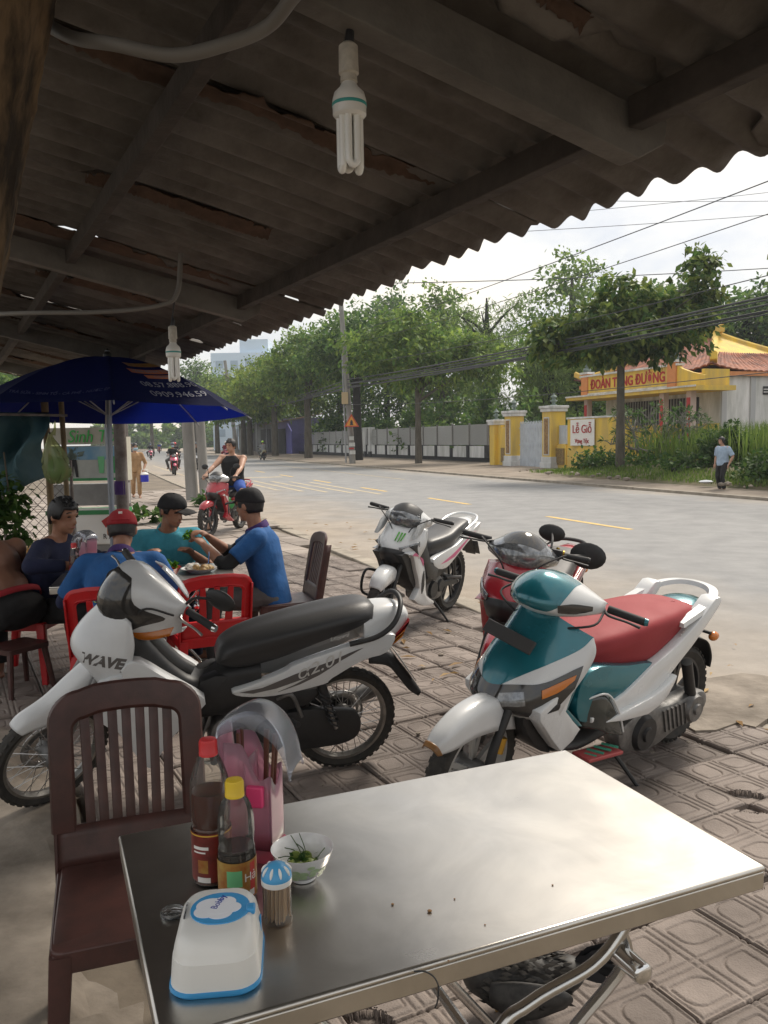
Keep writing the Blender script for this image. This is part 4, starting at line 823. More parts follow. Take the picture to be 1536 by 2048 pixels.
sp = [(.53, .505), (.455, .526), (.305, .576), (.25, .605), (.025, .667), (-.125, .705), (-.20, .70), (-.16, .62), (-.05, .592), (.09, .52), (.13, .495), (.345, .465), (.49, .478)]
K.sides('side_panel', sp, .095, .145, m_wpaint, 3)
K.sides('decal', [(.50, .500), (.40, .512), (.26, .560), (.10, .605), (.02, .635), (-.05, .655), (.06, .600), (.15, .545), (.33, .485)], .144, .1465, m_decal, 2, 0)
K.sides('decal', [(.47, .486), (.34, .502), (.20, .54), (.36, .478)], .144, .148, m_plate, 2, 0)
text('lettering', 'α2.01', .075, m_plate, b1, fmat((.15, .1485, .588), (-.94, 0, .31), (.31, 0, .94)), .0008, .35, 1.25)
fcw = [o for o in b1.children if o.name.startswith('front_cover')][0]; decal_text('WAVE α', .058, m_decal, [fcw], (1.045, .2, .70), (-1, 0, -.12), (-.05, 0, 1), (-.45, -1, 0), 1.2, .35, .003)
decal_text('RS', .03, m_decal, [fcw], (.965, .2, .655), (-1, 0, -.12), (-.05, 0, 1), (-.45, -1, 0), 1.2, .35)
for a_, b_, c_ in (((.86, .22, .93), (.98, .10, .88), (1.0, .03, .75)), ((.86, -.22, .93), (.99, -.08, .90), (1.0, -.03, .75))): K.tube('brake_cable', [a_, ((a_[0] + b_[0]) / 2 + .03, (a_[1] + b_[1]) / 2, a_[2] + .03), b_, c_], .0045, m_rub, S, 6)
text('lettering', 'Leopard', .026, m_plate, b1, fmat((.06, .1435, .715), (-.97, 0, .2), (.2, 0, .97)), .0006, .3)
K.loft('tail', [(-.06, [(0, .80), (.08, .79), (.115, .74), (.11, .68), (0, .67)]), (-.14, [(0, .815), (.07, .805), (.10, .755), (.09, .65), (0, .63)]), (-.22, [(0, .815), (.055, .805), (.085, .76), (.07, .67), (0, .65)]), (-.275, [(0, .79), (.04, .785), (.065, .76), (.05, .71), (0, .70)]), (-.29, [(0, .77), (.02, .765), (.04, .755), (.03, .735), (0, .73)])], m_wpaint)
K.sides('tail_light', [(-.285, .745), (-.26, .69), (-.20, .63), (-.165, .615), (-.20, .655), (-.25, .705)], .02, .088, m_redl, 2); K.sides('tail_indicator', [(-.262, .70), (-.248, .665), (-.20, .628), (-.175, .622), (-.20, .648), (-.235, .68)], .03, .094, m_amber, 2)
K.tube('grab_rail', [(.015, .15, .68), (-.11, .165, .712), (-.19, .15, .765), (-.235, .09, .825), (-.245, 0, .845), (-.235, -.09, .825), (-.19, -.15, .765), (-.11, -.165, .712), (.015, -.15, .68)], .012, m_bplast, None, 10)
K.shell('rear_fender', [[(-.10, 0, .59), (-.10, .05, .58), (-.10, .065, .54)], [(-.20, 0, .585), (-.20, .055, .575), (-.19, .07, .52)], [(-.27, 0, .50), (-.265, .055, .495), (-.25, .065, .45)], [(-.33, 0, .42), (-.325, .05, .415), (-.30, .06, .385)], [(-.37, 0, .36), (-.365, .045, .358), (-.35, .055, .345)]], m_bplast)
hub_plate(K, m_plate, [(-.235, .09, .575), (-.235, -.09, .575), (-.325, -.09, .44), (-.325, .09, .44)])
K.sides('chain_case', [(.28, .355), (.012, .339), (-.045, .31), (-.06, .25), (-.03, .19), (.083, .165), (.28, .185)], .065, .105, m_bplast, 3)
K.sides('swing_arm', [(.35, .29), (.0, .275), (-.02, .25), (.0, .225), (.35, .25)], .05, .064, m_bplast, 0, 0)
for k in (1, -1):
    K.tube('shock', [(.135, k * .115, .49), (.105, k * .115, .39)], .022, m_bplast, None, 12); K.tube('shock_rod', [(.105, k * .115, .39), (.062, k * .115, .26)], .010, m_spoke)
    hel = [(.12 - .05 * t + .026 * math.cos(t * 40) * .86, k * .115 + .026 * math.sin(t * 40), .44 - .155 * t + .026 * math.cos(t * 40) * .3) for t in np.linspace(0, 1, 90)]; K.tube('spring', hel, .0048, m_bplast, None, 5, 0)
K.sides('under_body', [(.66, .545), (.53, .56), (.50, .47), (.33, .45), (.13, .46), (.20, .38), (.42, .36), (.66, .40)], .03, .10, m_bplast, 2)
K.engine(.46, .265); K.exhaust(-1); K.stand(.46)
K.tube('footpeg', [(.30, .10, .335), (.255, .21, .35)], .014, m_rub); K.tube('footpeg', [(.62, .10, .235), (.62, .24, .24)], .016, m_rub); K.tube('peg_bracket', [(.22, .11, .335), (.27, .13, .455), (.33, .10, .43)], .010, m_engine)
K.tube('gear_lever', [(.50, .14, .22), (.62, .17, .20), (.68, .18, .215)], .007, m_spoke)

# ---- teal, white and red scooter
b2 = bike_root('scooter', 'teal and white scooter with a red seat parked behind the steel table', (1.45, 4.08), (.37, 3.20), 7, cat='scooter')
K = Kit(b2, (1.15, 0, .75), 10); S = K.S
wheel(b2, (.04, .255), .255, 'cast', None, .05); wheel(b2, (1.50, .27), .265, 'cast', S, .046, mat('rim pale', (.52, .52, .50), .35, .5))
K.fork((1.50, .27), (1.385, .56), S); 
q = MB(); q.X = S
for k in (1, -1): q.tube([(1.455, k * .078, .36), (1.44, k * .078, .42)], .024, 10)
q.build('fork_sleeve', m_gold, b2)
K.shell('front_fender', [[(1.80, 0, .46), (1.795, .02, .455), (1.785, .032, .44)], [(1.74, 0, .515), (1.735, .036, .50), (1.715, .054, .45)], [(1.62, 0, .562), (1.615, .044, .545), (1.60, .066, .465)], [(1.48, 0, .570), (1.475, .046, .553), (1.46, .070, .45)], [(1.36, 0, .53), (1.355, .05, .515), (1.34, .075, .42)]], m_spaint, S)
K.shell('fender_tip', [[(1.803, 0, .462), (1.798, .021, .457), (1.787, .034, .44)], [(1.785, 0, .478), (1.78, .027, .47), (1.768, .040, .441)]], mat('tip amber', (.20, .10, .035), .3), S, .005, off=1)
fc = K.shell('front_cover', [[(1.20, 0, .89), (1.18, .06, .88), (1.14, .12, .84), (1.05, .20, .78)], [(1.27, 0, .785), (1.25, .07, .78), (1.19, .14, .755), (1.06, .225, .725)], [(1.35, 0, .69), (1.33, .08, .685), (1.26, .155, .67), (1.11, .23, .66)], [(1.42, 0, .585), (1.40, .08, .58), (1.33, .16, .575), (1.18, .22, .58)], [(1.44, 0, .53), (1.415, .08, .525), (1.34, .155, .52), (1.22, .205, .50)], [(1.37, 0, .485), (1.35, .07, .475), (1.29, .14, .465), (1.20, .18, .44)]], m_wpaint)
K.over('centre_panel', fc, [[(1.20, 0, .897), (1.165, .09, .872), (1.045, .20, .787)], [(1.285, 0, .785), (1.245, .095, .775), (1.12, .195, .742)], [(1.366, 0, .688), (1.335, .085, .69), (1.25, .155, .695)], [(1.41, 0, .625), (1.395, .06, .632), (1.35, .10, .648)], [(1.435, 0, .578), (1.432, .012, .58), (1.428, .025, .585)]], m_tealp)
K.over('headlight', fc, [[(1.42, 0, .60), (1.38, .09, .615), (1.29, .18, .635), (1.13, .232, .69)], [(1.452, 0, .54), (1.405, .10, .552), (1.29, .185, .58), (1.15, .232, .648)], [(1.42, 0, .495), (1.38, .09, .49), (1.28, .175, .50), (1.17, .22, .60)]], m_lens, None, .006)
for k in (1, -1):
    K.over('indicator', fc, [np.array(x) * (1, k, 1) for x in ([(1.31, .18, .606), (1.25, .212, .632), (1.17, .238, .660)], [(1.31, .182, .572), (1.24, .214, .598), (1.18, .236, .638)])], m_amber, None, .010, False)
    K.over('reflector', fc, [np.array(x) * (1, k, 1) for x in ([(1.42, .06, .578), (1.36, .13, .594)], [(1.43, .06, .53), (1.36, .14, .545)])], m_clearl, None, .008, False)
K.sides('front_wing', [(1.34, .53), (1.30, .455), (1.20, .345), (1.17, .335), (1.075, .40), (1.18, .50), (1.11, .62), (1.05, .72), (1.10, .72), (1.2, .60)], .13, .205, m_wpaint, 2)
K.sides('wing_edge', [(1.085, .41), (1.185, .50), (1.13, .61), (1.115, .60), (1.165, .505), (1.06, .41)], .13, .20, m_tealp, 0, .004); K.sides('front_vent', [(1.30, .52), (1.25, .545), (1.20, .56), (1.235, .52)], .19, .208, m_bplast, 0, .002)
K.sides('splash_guard', [(1.33, .50), (1.30, .40), (1.20, .30), (1.12, .30), (1.15, .52)], .0, .12, m_bplast, 2)
q = MB(); q.box((1.325, .0, .772), (.012, .25, .055), rotm('X', -6) @ rotm('Y', -35)); q.build('number_bar', mat('plate back', (.035, .032, .03), .5), b2, bev=.003)
q = MB(); q.cyl((1.195, .0, .862), (1.21, 0, .872), .014, None, 12); q.build('lock', m_bplast, b2)
cow = [[(1.04, 0, 1.0), (1.03, .07, .985), (1.01, .14, .95), (.985, .20, .915)], [(1.17, 0, 1.02), (1.15, .07, 1.0), (1.09, .14, .96), (1.0, .20, .92)], [(1.255, 0, .975), (1.225, .08, .955), (1.14, .15, .93), (1.02, .205, .905)], [(1.285, 0, .915), (1.245, .08, .90), (1.15, .145, .885), (1.02, .20, .885)], [(1.2, 0, .86), (1.17, .07, .86), (1.1, .12, .86), (1.0, .18, .87)], [(1.08, 0, .86), (1.06, .07, .86), (1.02, .12, .865), (.98, .18, .87)]]
cb = K.shell('handlebar_cover', cow, m_wpaint, S)
K.over('top_visor', cb, [[(1.06, 0, 1.012), (1.05, .06, .998), (1.04, .10, .98)], [(1.17, 0, 1.03), (1.155, .055, 1.012), (1.12, .11, .978)], [(1.262, 0, .983), (1.24, .06, .972), (1.19, .115, .948)], [(1.295, 0, .93), (1.275, .05, .925), (1.22, .105, .917)], [(1.285, 0, .90), (1.27, .03, .898), (1.245, .075, .897)]], m_tealp, S)
for k in (1, -1):
    K.over('lamp', cb, [np.array(x) * (1, k, 1) for x in ([(1.22, .098, .922), (1.16, .14, .928), (1.08, .178, .916)], [(1.215, .105, .895), (1.15, .146, .892), (1.08, .178, .900)])], m_lens, S, .006, False)
K.grips(.985, .895, .205, .35, S, m_tealp, -.03, -.012, 2)
for k in (1, -1): K.tube('brake_cable', [(1.03, k * .21, .89), (1.12, k * .22, .86), (1.16, k * .12, .82), (1.12, k * .05, .78)], .005, m_rub, S, 6)
K.seat([(1.03, .66, .62, .06), (.99, .708, .60, .11), (.90, .735, .595, .145), (.75, .752, .58, .17), (.58, .772, .568, .18), (.42, .775, .62, .175), (.27, .775, .67, .155), (.15, .76, .70, .13), (.07, .73, .70, .08)], m_rvinyl)
q = MB(); q.box((.27, .045, .7715), (.11, .05, .002), rotm('Y', -3) @ rotm('Z', 4)); st = q.build('sticker', mat('sticker yellow', (.62, .50, .16), .4, var=.6, vs=45, c2=(.55, .55, .60)), b2); text('lettering', 'Racing', .03, m_redl, b2, fmat((.27, .045, .7733), (-1, 0, .03), (0, -1, 0)), .0006, .2)
text('lettering', 'NVX', .036, m_plate, b2, fmat((.33, .178, .672), (-.88, -.02, .45), (.45, .1, .88)), .0012, .3)
K.sides('side_panel', [(1.06, .60), (.96, .635), (.75, .60), (.56, .575), (.62, .53), (.75, .47), (.94, .40), (1.06, .42), (1.09, .52)], .10, .185, m_tealp, 2)
K.sides('body_panel', [(1.0, .425), (.93, .385), (.62, .352), (.47, .42), (.43, .50), (.28, .60), (.14, .71), (.06, .79), (.12, .81), (.22, .735), (.42, .625), (.58, .572), (.77, .485)], .12, .20, m_wpaint, 2)
K.sides('body_fin', [(.93, .40), (.62, .36), (.47, .42), (.42, .50), (.50, .465), (.62, .435)], .19, .225, m_wpaint, 2)
K.loft('tail', [(.30, [(0, .70), (.10, .69), (.13, .65), (.10, .57), (0, .55)]), (.15, [(0, .755), (.09, .74), (.12, .70), (.09, .63), (0, .61)]), (.05, [(0, .765), (.07, .755), (.09, .725), (.07, .67), (0, .65)]), (-.02, [(0, .755), (.04, .75), (.05, .735), (.04, .70), (0, .69)])], m_tealp)
q = MB(); P = cr_spline([(.36, .165, .71), (.20, .165, .752), (.06, .145, .785), (-.03, .09, .802), (-.06, 0, .807), (-.03, -.09, .802), (.06, -.145, .785), (.20, -.165, .752), (.36, -.165, .71)], 5); Tn = np.gradient(P, axis=0); Tn /= np.linalg.norm(Tn, axis=1)[:, None]; sd_ = np.cross(Tn, (0, 0, 1.)); sd_ /= np.linalg.norm(sd_, axis=1)[:, None]
q.rings([np.array([p + s_ * .028 + (0, 0, -.008), p + s_ * .022 + (0, 0, .012), p - s_ * .018 + (0, 0, .014), p - s_ * .024 + (0, 0, -.008)]) for p, s_ in zip(P, sd_)]); q.build('grab_rail', m_wpaint, b2)
K.sides('crankcase', [(.70, .28), (.55, .325), (.30, .31), (.05, .32), (-.02, .27), (.02, .20), (.25, .16), (.42, .12), (.62, .15), (.70, .2)], .06, .155, m_engine, 3, .02); 
for x, z, r_ in ((.53, .225, .088), (.12, .25, .075)):
    q = MB(); q.cyl((x, .15, z), (x, .178, z), r_, r_ * .85, 24); q.cyl((x, .178, z), (x, .19, z), r_ * .4, r_ * .35, 12); q.build('engine_cover', m_bplast if x > .3 else m_engine, b2)
q = MB()
for k in range(7): q.box((.36 - .035 * k, .158, .24), (.012, .012, .12), rotm('Y', 20))
q.build('cooling_fins', m_engine, b2)
K.tube('rear_shock', [(.12, .14, .30), (.22, .15, .50)], .026, m_bplast, None, 12); K.exhaust(-1); K.stand(.72)
K.loft('floorboard', [(1.16, [(0, .34), (.13, .33), (.14, .30), (0, .28)]), (1.0, [(0, .37), (.13, .32), (.15, .27), (0, .25)]), (.80, [(0, .42), (.12, .34), (.14, .28), (0, .26)])], m_bplast)
q = MB(); q.box((.93, .20, .255), (.24, .09, .016), rotm('Y', -6)); fp = q.build('foot_mat', mat('mat red', (.36, .06, .06), .5), b2, bev=.004); q = MB()
for k in range(4): q.box((.85 + .05 * k, .20, .268), (.016, .07, .006), rotm('Z', 25) @ rotm('Y', -6))
q.build('print', mat('mat green', (.05, .30, .20), .5), fp)
K.shell('hugger', [[(-.02, 0, .56), (-.02, .06, .55)], [(-.12, 0, .52), (-.12, .065, .51)], [(-.19, 0, .43), (-.185, .06, .425)], [(-.20, 0, .36), (-.195, .055, .36)]], m_bplast); q = MB(); q.ell((-.06, .12, .57), (.035, .022, .024)); q.ell((-.06, -.12, .57), (.035, .022, .024)); q.build('indicator', m_amber, b2); K.tube('indicator_stem', [(-.03, .12, .59), (-.03, -.12, .59)], .009, m_bplast)
K.loft('battery_case', [(.95, [(0, .60), (.10, .58), (.12, .45), (.10, .34), (0, .32)]), (.80, [(0, .62), (.11, .60), (.13, .45), (.11, .33), (0, .31)]), (.5, [(0, .60), (.11, .57), (.13, .45), (.10, .33), (0, .31)])], m_bplast)
q = MB(); q.patch([[(1.02, .17, .50), (.92, .20, .51), (.84, .21, .42), (.80, .215, .34)], [(1.03, .17, .44), (.95, .21, .43), (.88, .22, .37), (.80, .22, .325)], [(1.03, .17, .38), (.96, .21, .37), (.9, .22, .34), (.80, .22, .31)]], 4, 4); bg_ = q.build('helmet_visor', mat('visor', (.03, .035, .033), .12, coat=.5), b2, solid=.006); K.tube('visor_trim', [(1.02, .178, .505), (.92, .208, .515), (.84, .218, .425), (.797, .222, .325)], .0045, m_wpaint)

# ---- generic small motorbike, for the white sporty one, the red one and those with riders
def underbone(label, Rr, F, lean, A, Bc, C, steer=0, group='parked motorbikes', detail=2, z=0., sc=1., cowl_m=None, mirrors=False, visor=None, logo=False, seat_m=None, rims=None, stand=True, sporty=False, rail_m=None):
    """A main paint, Bc second paint, C third"""
    r = bike_root('motorbike', label, Rr, F, lean, group, z=z, sc=sc); K = Kit(r, (1.0, 0, .72), steer); S = K.S; L = 1.28
    wheel(r, (0, .285), .285, 'cast', None, .048, rims); wheel(r, (L, .28), .28, 'cast', S, .042, rims)
    K.fork((L, .28), (1.06, .70), S, m_bplast)
    K.shell('front_fender', [[(1.49, 0, .47), (1.483, .03, .465), (1.47, .045, .45)], [(1.43, 0, .545), (1.425, .05, .53), (1.41, .065, .48)], [(1.30, 0, .595), (1.295, .056, .575), (1.285, .072, .49)], [(1.18, 0, .58), (1.18, .055, .565), (1.17, .07, .49)], [(1.07, 0, .50), (1.075, .05, .49), (1.08, .065, .44)]], A, S)
    K.shell('front_cover', [[(1.03, 0, .90), (1.01, .06, .895), (.97, .12, .88), (.90, .185, .86)], [(1.14, 0, .80), (1.12, .07, .79), (1.06, .14, .78), (.93, .20, .76)], [(1.21, 0, .72), (1.17, .07, .715), (1.09, .14, .71), (.95, .19, .70)], [(1.20, 0, .66), (1.16, .06, .655), (1.08, .12, .65), (.97, .165, .63)]], A)
    K.shell('nose', [[(1.215, 0, .725), (1.17, .07, .715), (1.1, .13, .70)], [(1.225, 0, .68), (1.18, .075, .67), (1.1, .12, .66)], [(1.16, 0, .60), (1.13, .07, .60), (1.07, .11, .60)]], m_bplast, None, .008)
    for k in (1, -1):
        q = MB(); q.patch([np.array(x) * (1, k, 1) for x in ([(1.165, .085, .73), (1.10, .135, .75), (1.0, .178, .775)], [(1.16, .09, .695), (1.09, .14, .70), (1.0, .18, .735)])], 3, 4); q.build('running_light', m_clearl, r, solid=.008, off=1)
    K.sides('front_wing', [(1.14, .69), (1.06, .66), (.99, .54), (.90, .38), (.98, .30), (.80, .22), (.62, .20), (.62, .23), (.76, .30), (.80, .42), (.84, .56), (.86, .70), (.95, .72)], .11, .165, Bc, 2)
    K.sides('wing_stripe', [(1.08, .67), (.96, .645), (.88, .56), (.90, .64), (1.0, .69)], .16, .169, C, 2, 0); K.sides('wing_stripe', [(.86, .52), (.83, .40), (.86, .33), (.88, .42)], .16, .169, m_bplast, 2, 0)
    K.loft('inner_cover', [(.97, [(0, .87), (.10, .85), (.11, .72), (.10, .55), (0, .54)]), (.86, [(0, .68), (.09, .66), (.11, .56), (.10, .42), (0, .40)]), (.72, [(0, .56), (.08, .55), (.11, .48), (.10, .36), (0, .34)]), (.55, [(0, .60), (.10, .57), (.12, .50), (.11, .38), (0, .36)]), (.30, [(0, .64), (.12, .61), (.13, .52), (.10, .42), (0, .40)])], m_bplast)
    cm = cowl_m or Bc
    cb = K.shell('handlebar_cover', [[(.86, 0, 1.0), (.85, .07, .99), (.84, .13, .965), (.83, .185, .93)], [(.96, 0, 1.05), (.94, .07, 1.03), (.90, .13, .985), (.85, .19, .94)], [(1.06, 0, .985), (1.03, .08, .97), (.97, .14, .945), (.87, .195, .92)], [(1.07, 0, .90), (1.04, .07, .89), (.97, .12, .885), (.87, .185, .895)], [(1.0, 0, .84), (.97, .05, .845), (.92, .09, .855), (.85, .16, .88)]], cm, S)
    K.over('headlight', cb, [[(1.055, 0, 1.0), (1.04, .05, .995), (1.01, .09, .985)], [(1.085, 0, .945), (1.055, .07, .94), (1.0, .12, .945)], [(1.08, 0, .89), (1.06, .05, .885), (1.01, .09, .89)]], m_clearl, S)
    if sporty:
        K.over('cowl_mask', cb, [[(.93, 0, 1.05), (.92, .06, 1.03), (.90, .09, 1.01)], [(1.05, 0, .99), (1.02, .08, .975), (.98, .115, .96)], [(1.07, 0, .91), (1.04, .09, .895), (.99, .125, .90)], [(1.03, 0, .85), (1.0, .06, .85), (.97, .085, .855)]], m_bplast, S, .003)
        K.sides('inner_panel', [(1.10, .74), (.99, .76), (.90, .82), (.84, .70), (.74, .56), (.60, .50), (.62, .40), (.78, .44), (.90, .62), (1.02, .68)], .10, .172, m_bplast, 1, .006); K.sides('chin', [(1.20, .68), (1.12, .60), (1.02, .46), (.93, .38), (.90, .42), (.98, .58), (1.06, .70)], .0, .13, m_bplast, 1, .006)
        for k in (1, -1): K.sides('front_horn', [(1.02, .90), (1.10, .80), (1.0, .84), (.90, .93), (.93, .95)], .15, .185, A, 0, .005)
    K.over('visor', cb, [[(.90, 0, 1.055), (.89, .06, 1.04), (.88, .10, 1.01)], [(.98, 0, 1.07), (.965, .07, 1.05), (.93, .115, 1.0)], [(1.065, 0, 1.01), (1.05, .06, 1.0), (1.02, .10, .985)]], visor or m_bplast, S, .006)
    K.grips(.84, .95, .19, .34, S, None, -.03, 0, 2)
    if mirrors:
        for k in (1, -1): K.mirror_((.86, k * .2, .97), (.80, k * .30, 1.13), (.065, .045), k, S)
    K.seat([(.66, .66, .60, .06), (.60, .72, .585, .10), (.45, .745, .585, .13), (.30, .765, .60, .14), (.15, .80, .66, .13), (-.05, .835, .71, .115), (-.15, .82, .73, .08)], seat_m or m_vinyl)
    K.sides('side_panel', [(.60, .50), (.66, .58), (.45, .62), (.25, .65), (.05, .71), (-.18, .78), (-.26, .80), (-.20, .72), (.0, .64), (.20, .55), (.40, .47)], .10, .15, Bc, 3)
    K.sides('panel_stripe', [(.52, .52), (.30, .575), (.05, .665), (-.15, .735), (.02, .66), (.25, .55)], .149, .1515, C, 2, 0)
    K.loft('tail', [(-.05, [(0, .78), (.09, .77), (.11, .74), (.08, .68), (0, .67)]), (-.18, [(0, .82), (.07, .81), (.09, .78), (.06, .72), (0, .70)]), (-.30, [(0, .83), (.03, .825), (.045, .81), (.03, .78), (0, .775)])], Bc)
    K.tube('grab_rail', [(.05, .14, .76), (-.15, .14, .82), (-.27, .09, .85), (-.30, 0, .857), (-.27, -.09, .85), (-.15, -.14, .82), (.05, -.14, .76)], .013, rail_m or Bc, None, 8)
    K.shell('rear_fender', [[(-.10, 0, .66), (-.10, .06, .65)], [(-.25, 0, .66), (-.25, .06, .65)], [(-.36, 0, .56), (-.36, .055, .555)], [(-.45, 0, .46), (-.45, .05, .46)]], m_bplast); hub_plate(K, m_bplast, [(-.37, .09, .60), (-.37, -.09, .60), (-.46, -.09, .47), (-.46, .09, .47)])
    q = MB()
    for k in (1, -1): q.ell((-.34, k * .10, .66), (.03, .022, .02))
    q.build('indicator', m_amber, r); K.tube('indicator_stem', [(-.33, .1, .66), (-.33, -.1, .66)], .008, m_bplast)
    for k in (1, -1): K.tube('brake_cable', [(.88, k * .20, .94), (1.0, k * .22, .98), (1.08, k * .10, .90), (1.03, k * .04, .78)], .0045, m_rub, S, 6)
    K.engine(.48, .30); K.exhaust(-1)
    if stand: K.stand(.50)
    K.sides('swing_arm', [(.38, .32), (.0, .315), (-.03, .285), (.0, .26), (.38, .28)], .065, .09, m_bplast, 0, 0); K.tube('footpeg', [(.26, .10, .36), (.22, .22, .38)], .014, m_engine); K.tube('peg_bracket', [(.18, .12, .36), (.26, .13, .50), (.36, .11, .46)], .012, m_bplast)
    K.tube('rear_shock', [(.08, .09, .32), (.16, .09, .56)], .022, m_bplast)
    return r, K
m_pinkst = mat('pink stripe', (.55, .10, .22), .35); m_mon = mat('green logo', (.10, .42, .05), .4)
bw_, K = underbone('white sporty motorbike with black seat standing at the pavement edge', (.54, 7.32), (-.08, 6.24), 7, m_wpaint, m_wpaint, m_pinkst, 14, cowl_m=m_wpaint, visor=m_bplast, sporty=True)
for k in range(3):
    q = MB(); q.patch([[(1.10 - .012 * k, .035 + .02 * k, .842 - .004 * k), (1.10 - .012 * k, .048 + .02 * k, .842 - .004 * k)], [(1.165 - .008 * k, .038 + .02 * k, .782 - (.012 if k == 1 else 0)), (1.165 - .008 * k, .048 + .02 * k, .782)]], 2, 2); q.build('logo', m_mon, bw_, solid=.003, off=1)
K.tube('crash_bar', [(1.10, -.10, .50), (1.22, -.16, .52), (1.24, -.17, .36), (1.14, -.12, .30)], .011, m_bplast); q = MB(); q.ell((.86, .0, .62), (.10, .14, .14), None, 18, 10); q.build('tank_cover', m_wpaint, bw_)
m_char = mat('charcoal vinyl', (.06, .056, .055), .55, var=.3, vs=7)
br_, K = underbone('red and black motorbike with two round mirrors half hidden behind the teal scooter', (1.04, 5.26), (.50, 4.15), 7, m_redp, m_redp, m_bplast, 12, cowl_m=m_clearl, seat_m=m_char, visor=m_lens, rail_m=m_bplast)
S = K.S; K.mirror_((.86, .20, .97), (.68, .34, .95), (.10, .075), 1, S, 0); K.mirror_((.86, .14, .98), (.66, .12, 1.03), (.075, .05), 1, S, 0); q = MB(); q.X = S; q.box((.85, .17, .955), (.05, .07, .05)); q.build('switch_box', m_bplast, br_, bev=.006); q = MB(); q.X = S; q.cyl((.845, .175, .98), (.842, .175, .986), .010, None, 10); q.cyl((.85, .205, .965), (.85, .215, .965), .014, None, 10); q.build('switch', m_gold, br_)
# ================================================================ PEOPLE
m_skin = mat('skin', (.36, .185, .115), .5, var=.18, vs=14, c2=(.27, .125, .075)); m_skin2 = mat('skin light', (.46, .26, .175), .5, var=.15, vs=14); m_hair = mat('black hair', (.012, .011, .011), .45, bump=.4, bs=160, stretch=(1, 1, .25)); m_eye = mat('eye', (.015, .012, .010), .25); m_lip = mat('lip', (.27, .105, .085), .45)
def cloth(name, c, v=.28): return mat(name, c, .85, var=v, vs=7, bump=.55, bs=6, bd=.04)
m_blueT = cloth('royal blue cotton', (.016, .105, .31)); m_turq = cloth('turquoise cotton', (.055, .32, .42)); m_navyH = cloth('navy cotton', (.012, .017, .055)); m_blackC = cloth('black cloth', (.014, .014, .015)); m_greyT = cloth('grey trousers', (.115, .12, .118)); m_capred = cloth('red cap cloth', (.33, .018, .026)); m_capblk = cloth('black cap cloth', (.018, .018, .020)); m_purple = cloth('purple collar', (.06, .025, .14)); m_bluesh = cloth('blue shorts', (.03, .09, .38)); m_tan = cloth('tan cloth', (.42, .255, .13)); m_paleb = cloth('pale blue blouse', (.36, .47, .60)); m_sandal = mat('sandal', (.06, .035, .025), .6)
def blend(q, name, m, parent, vox=.012, it=4, fac=.5):
    """fuse overlapping solids into one continuous skin"""
    me = bpy.data.meshes.new('tmp'); me.from_pydata(np.concatenate(q.v).tolist(), [], q.f); t = bpy.data.objects.new('tmp', me); col.objects.link(t)
    d = t.modifiers.new('r', 'REMESH'); d.mode = 'VOXEL'; d.voxel_size = vox; d = t.modifiers.new('s', 'SMOOTH'); d.iterations = it; d.factor = fac
    bpy.context.view_layer.update(); r = bpy.data.meshes.new_from_object(t.evaluated_get(bpy.context.evaluated_depsgraph_get())); bpy.data.objects.remove(t); bpy.data.meshes.remove(me)
    r.name = name; r.materials.clear(); r.materials.append(m); r.polygons.foreach_set('use_smooth', [True] * len(r.polygons)); o = bpy.data.objects.new(name, r); col.objects.link(o); o.parent = parent; return o
def capsule(q, pts, r, n=12):
    q.tube(pts, r, n, 3 if len(pts) > 2 else 0); P = np.asarray(pts, float); rr = [r, r] if np.isscalar(r) else [r[0], r[-1]]
    for p, a in ((P[0], rr[0]), (P[-1], rr[1])): q.ell(p, (a, a, a), None, 12, 7)
def two_bone(a, b, l1, l2, pole):
    a, b, pole = V3(*a), V3(*b), V3(*pole); d = b - a; L = min(np.linalg.norm(d), (l1 + l2) * .995); u = d / np.linalg.norm(d); b = a + u * L; x = (l1 * l1 - l2 * l2 + L * L) / (2 * L); h = math.sqrt(max(l1 * l1 - x * x, 0)); p = pole - u * (pole @ u); p /= np.linalg.norm(p); return a + u * x + p * h, b
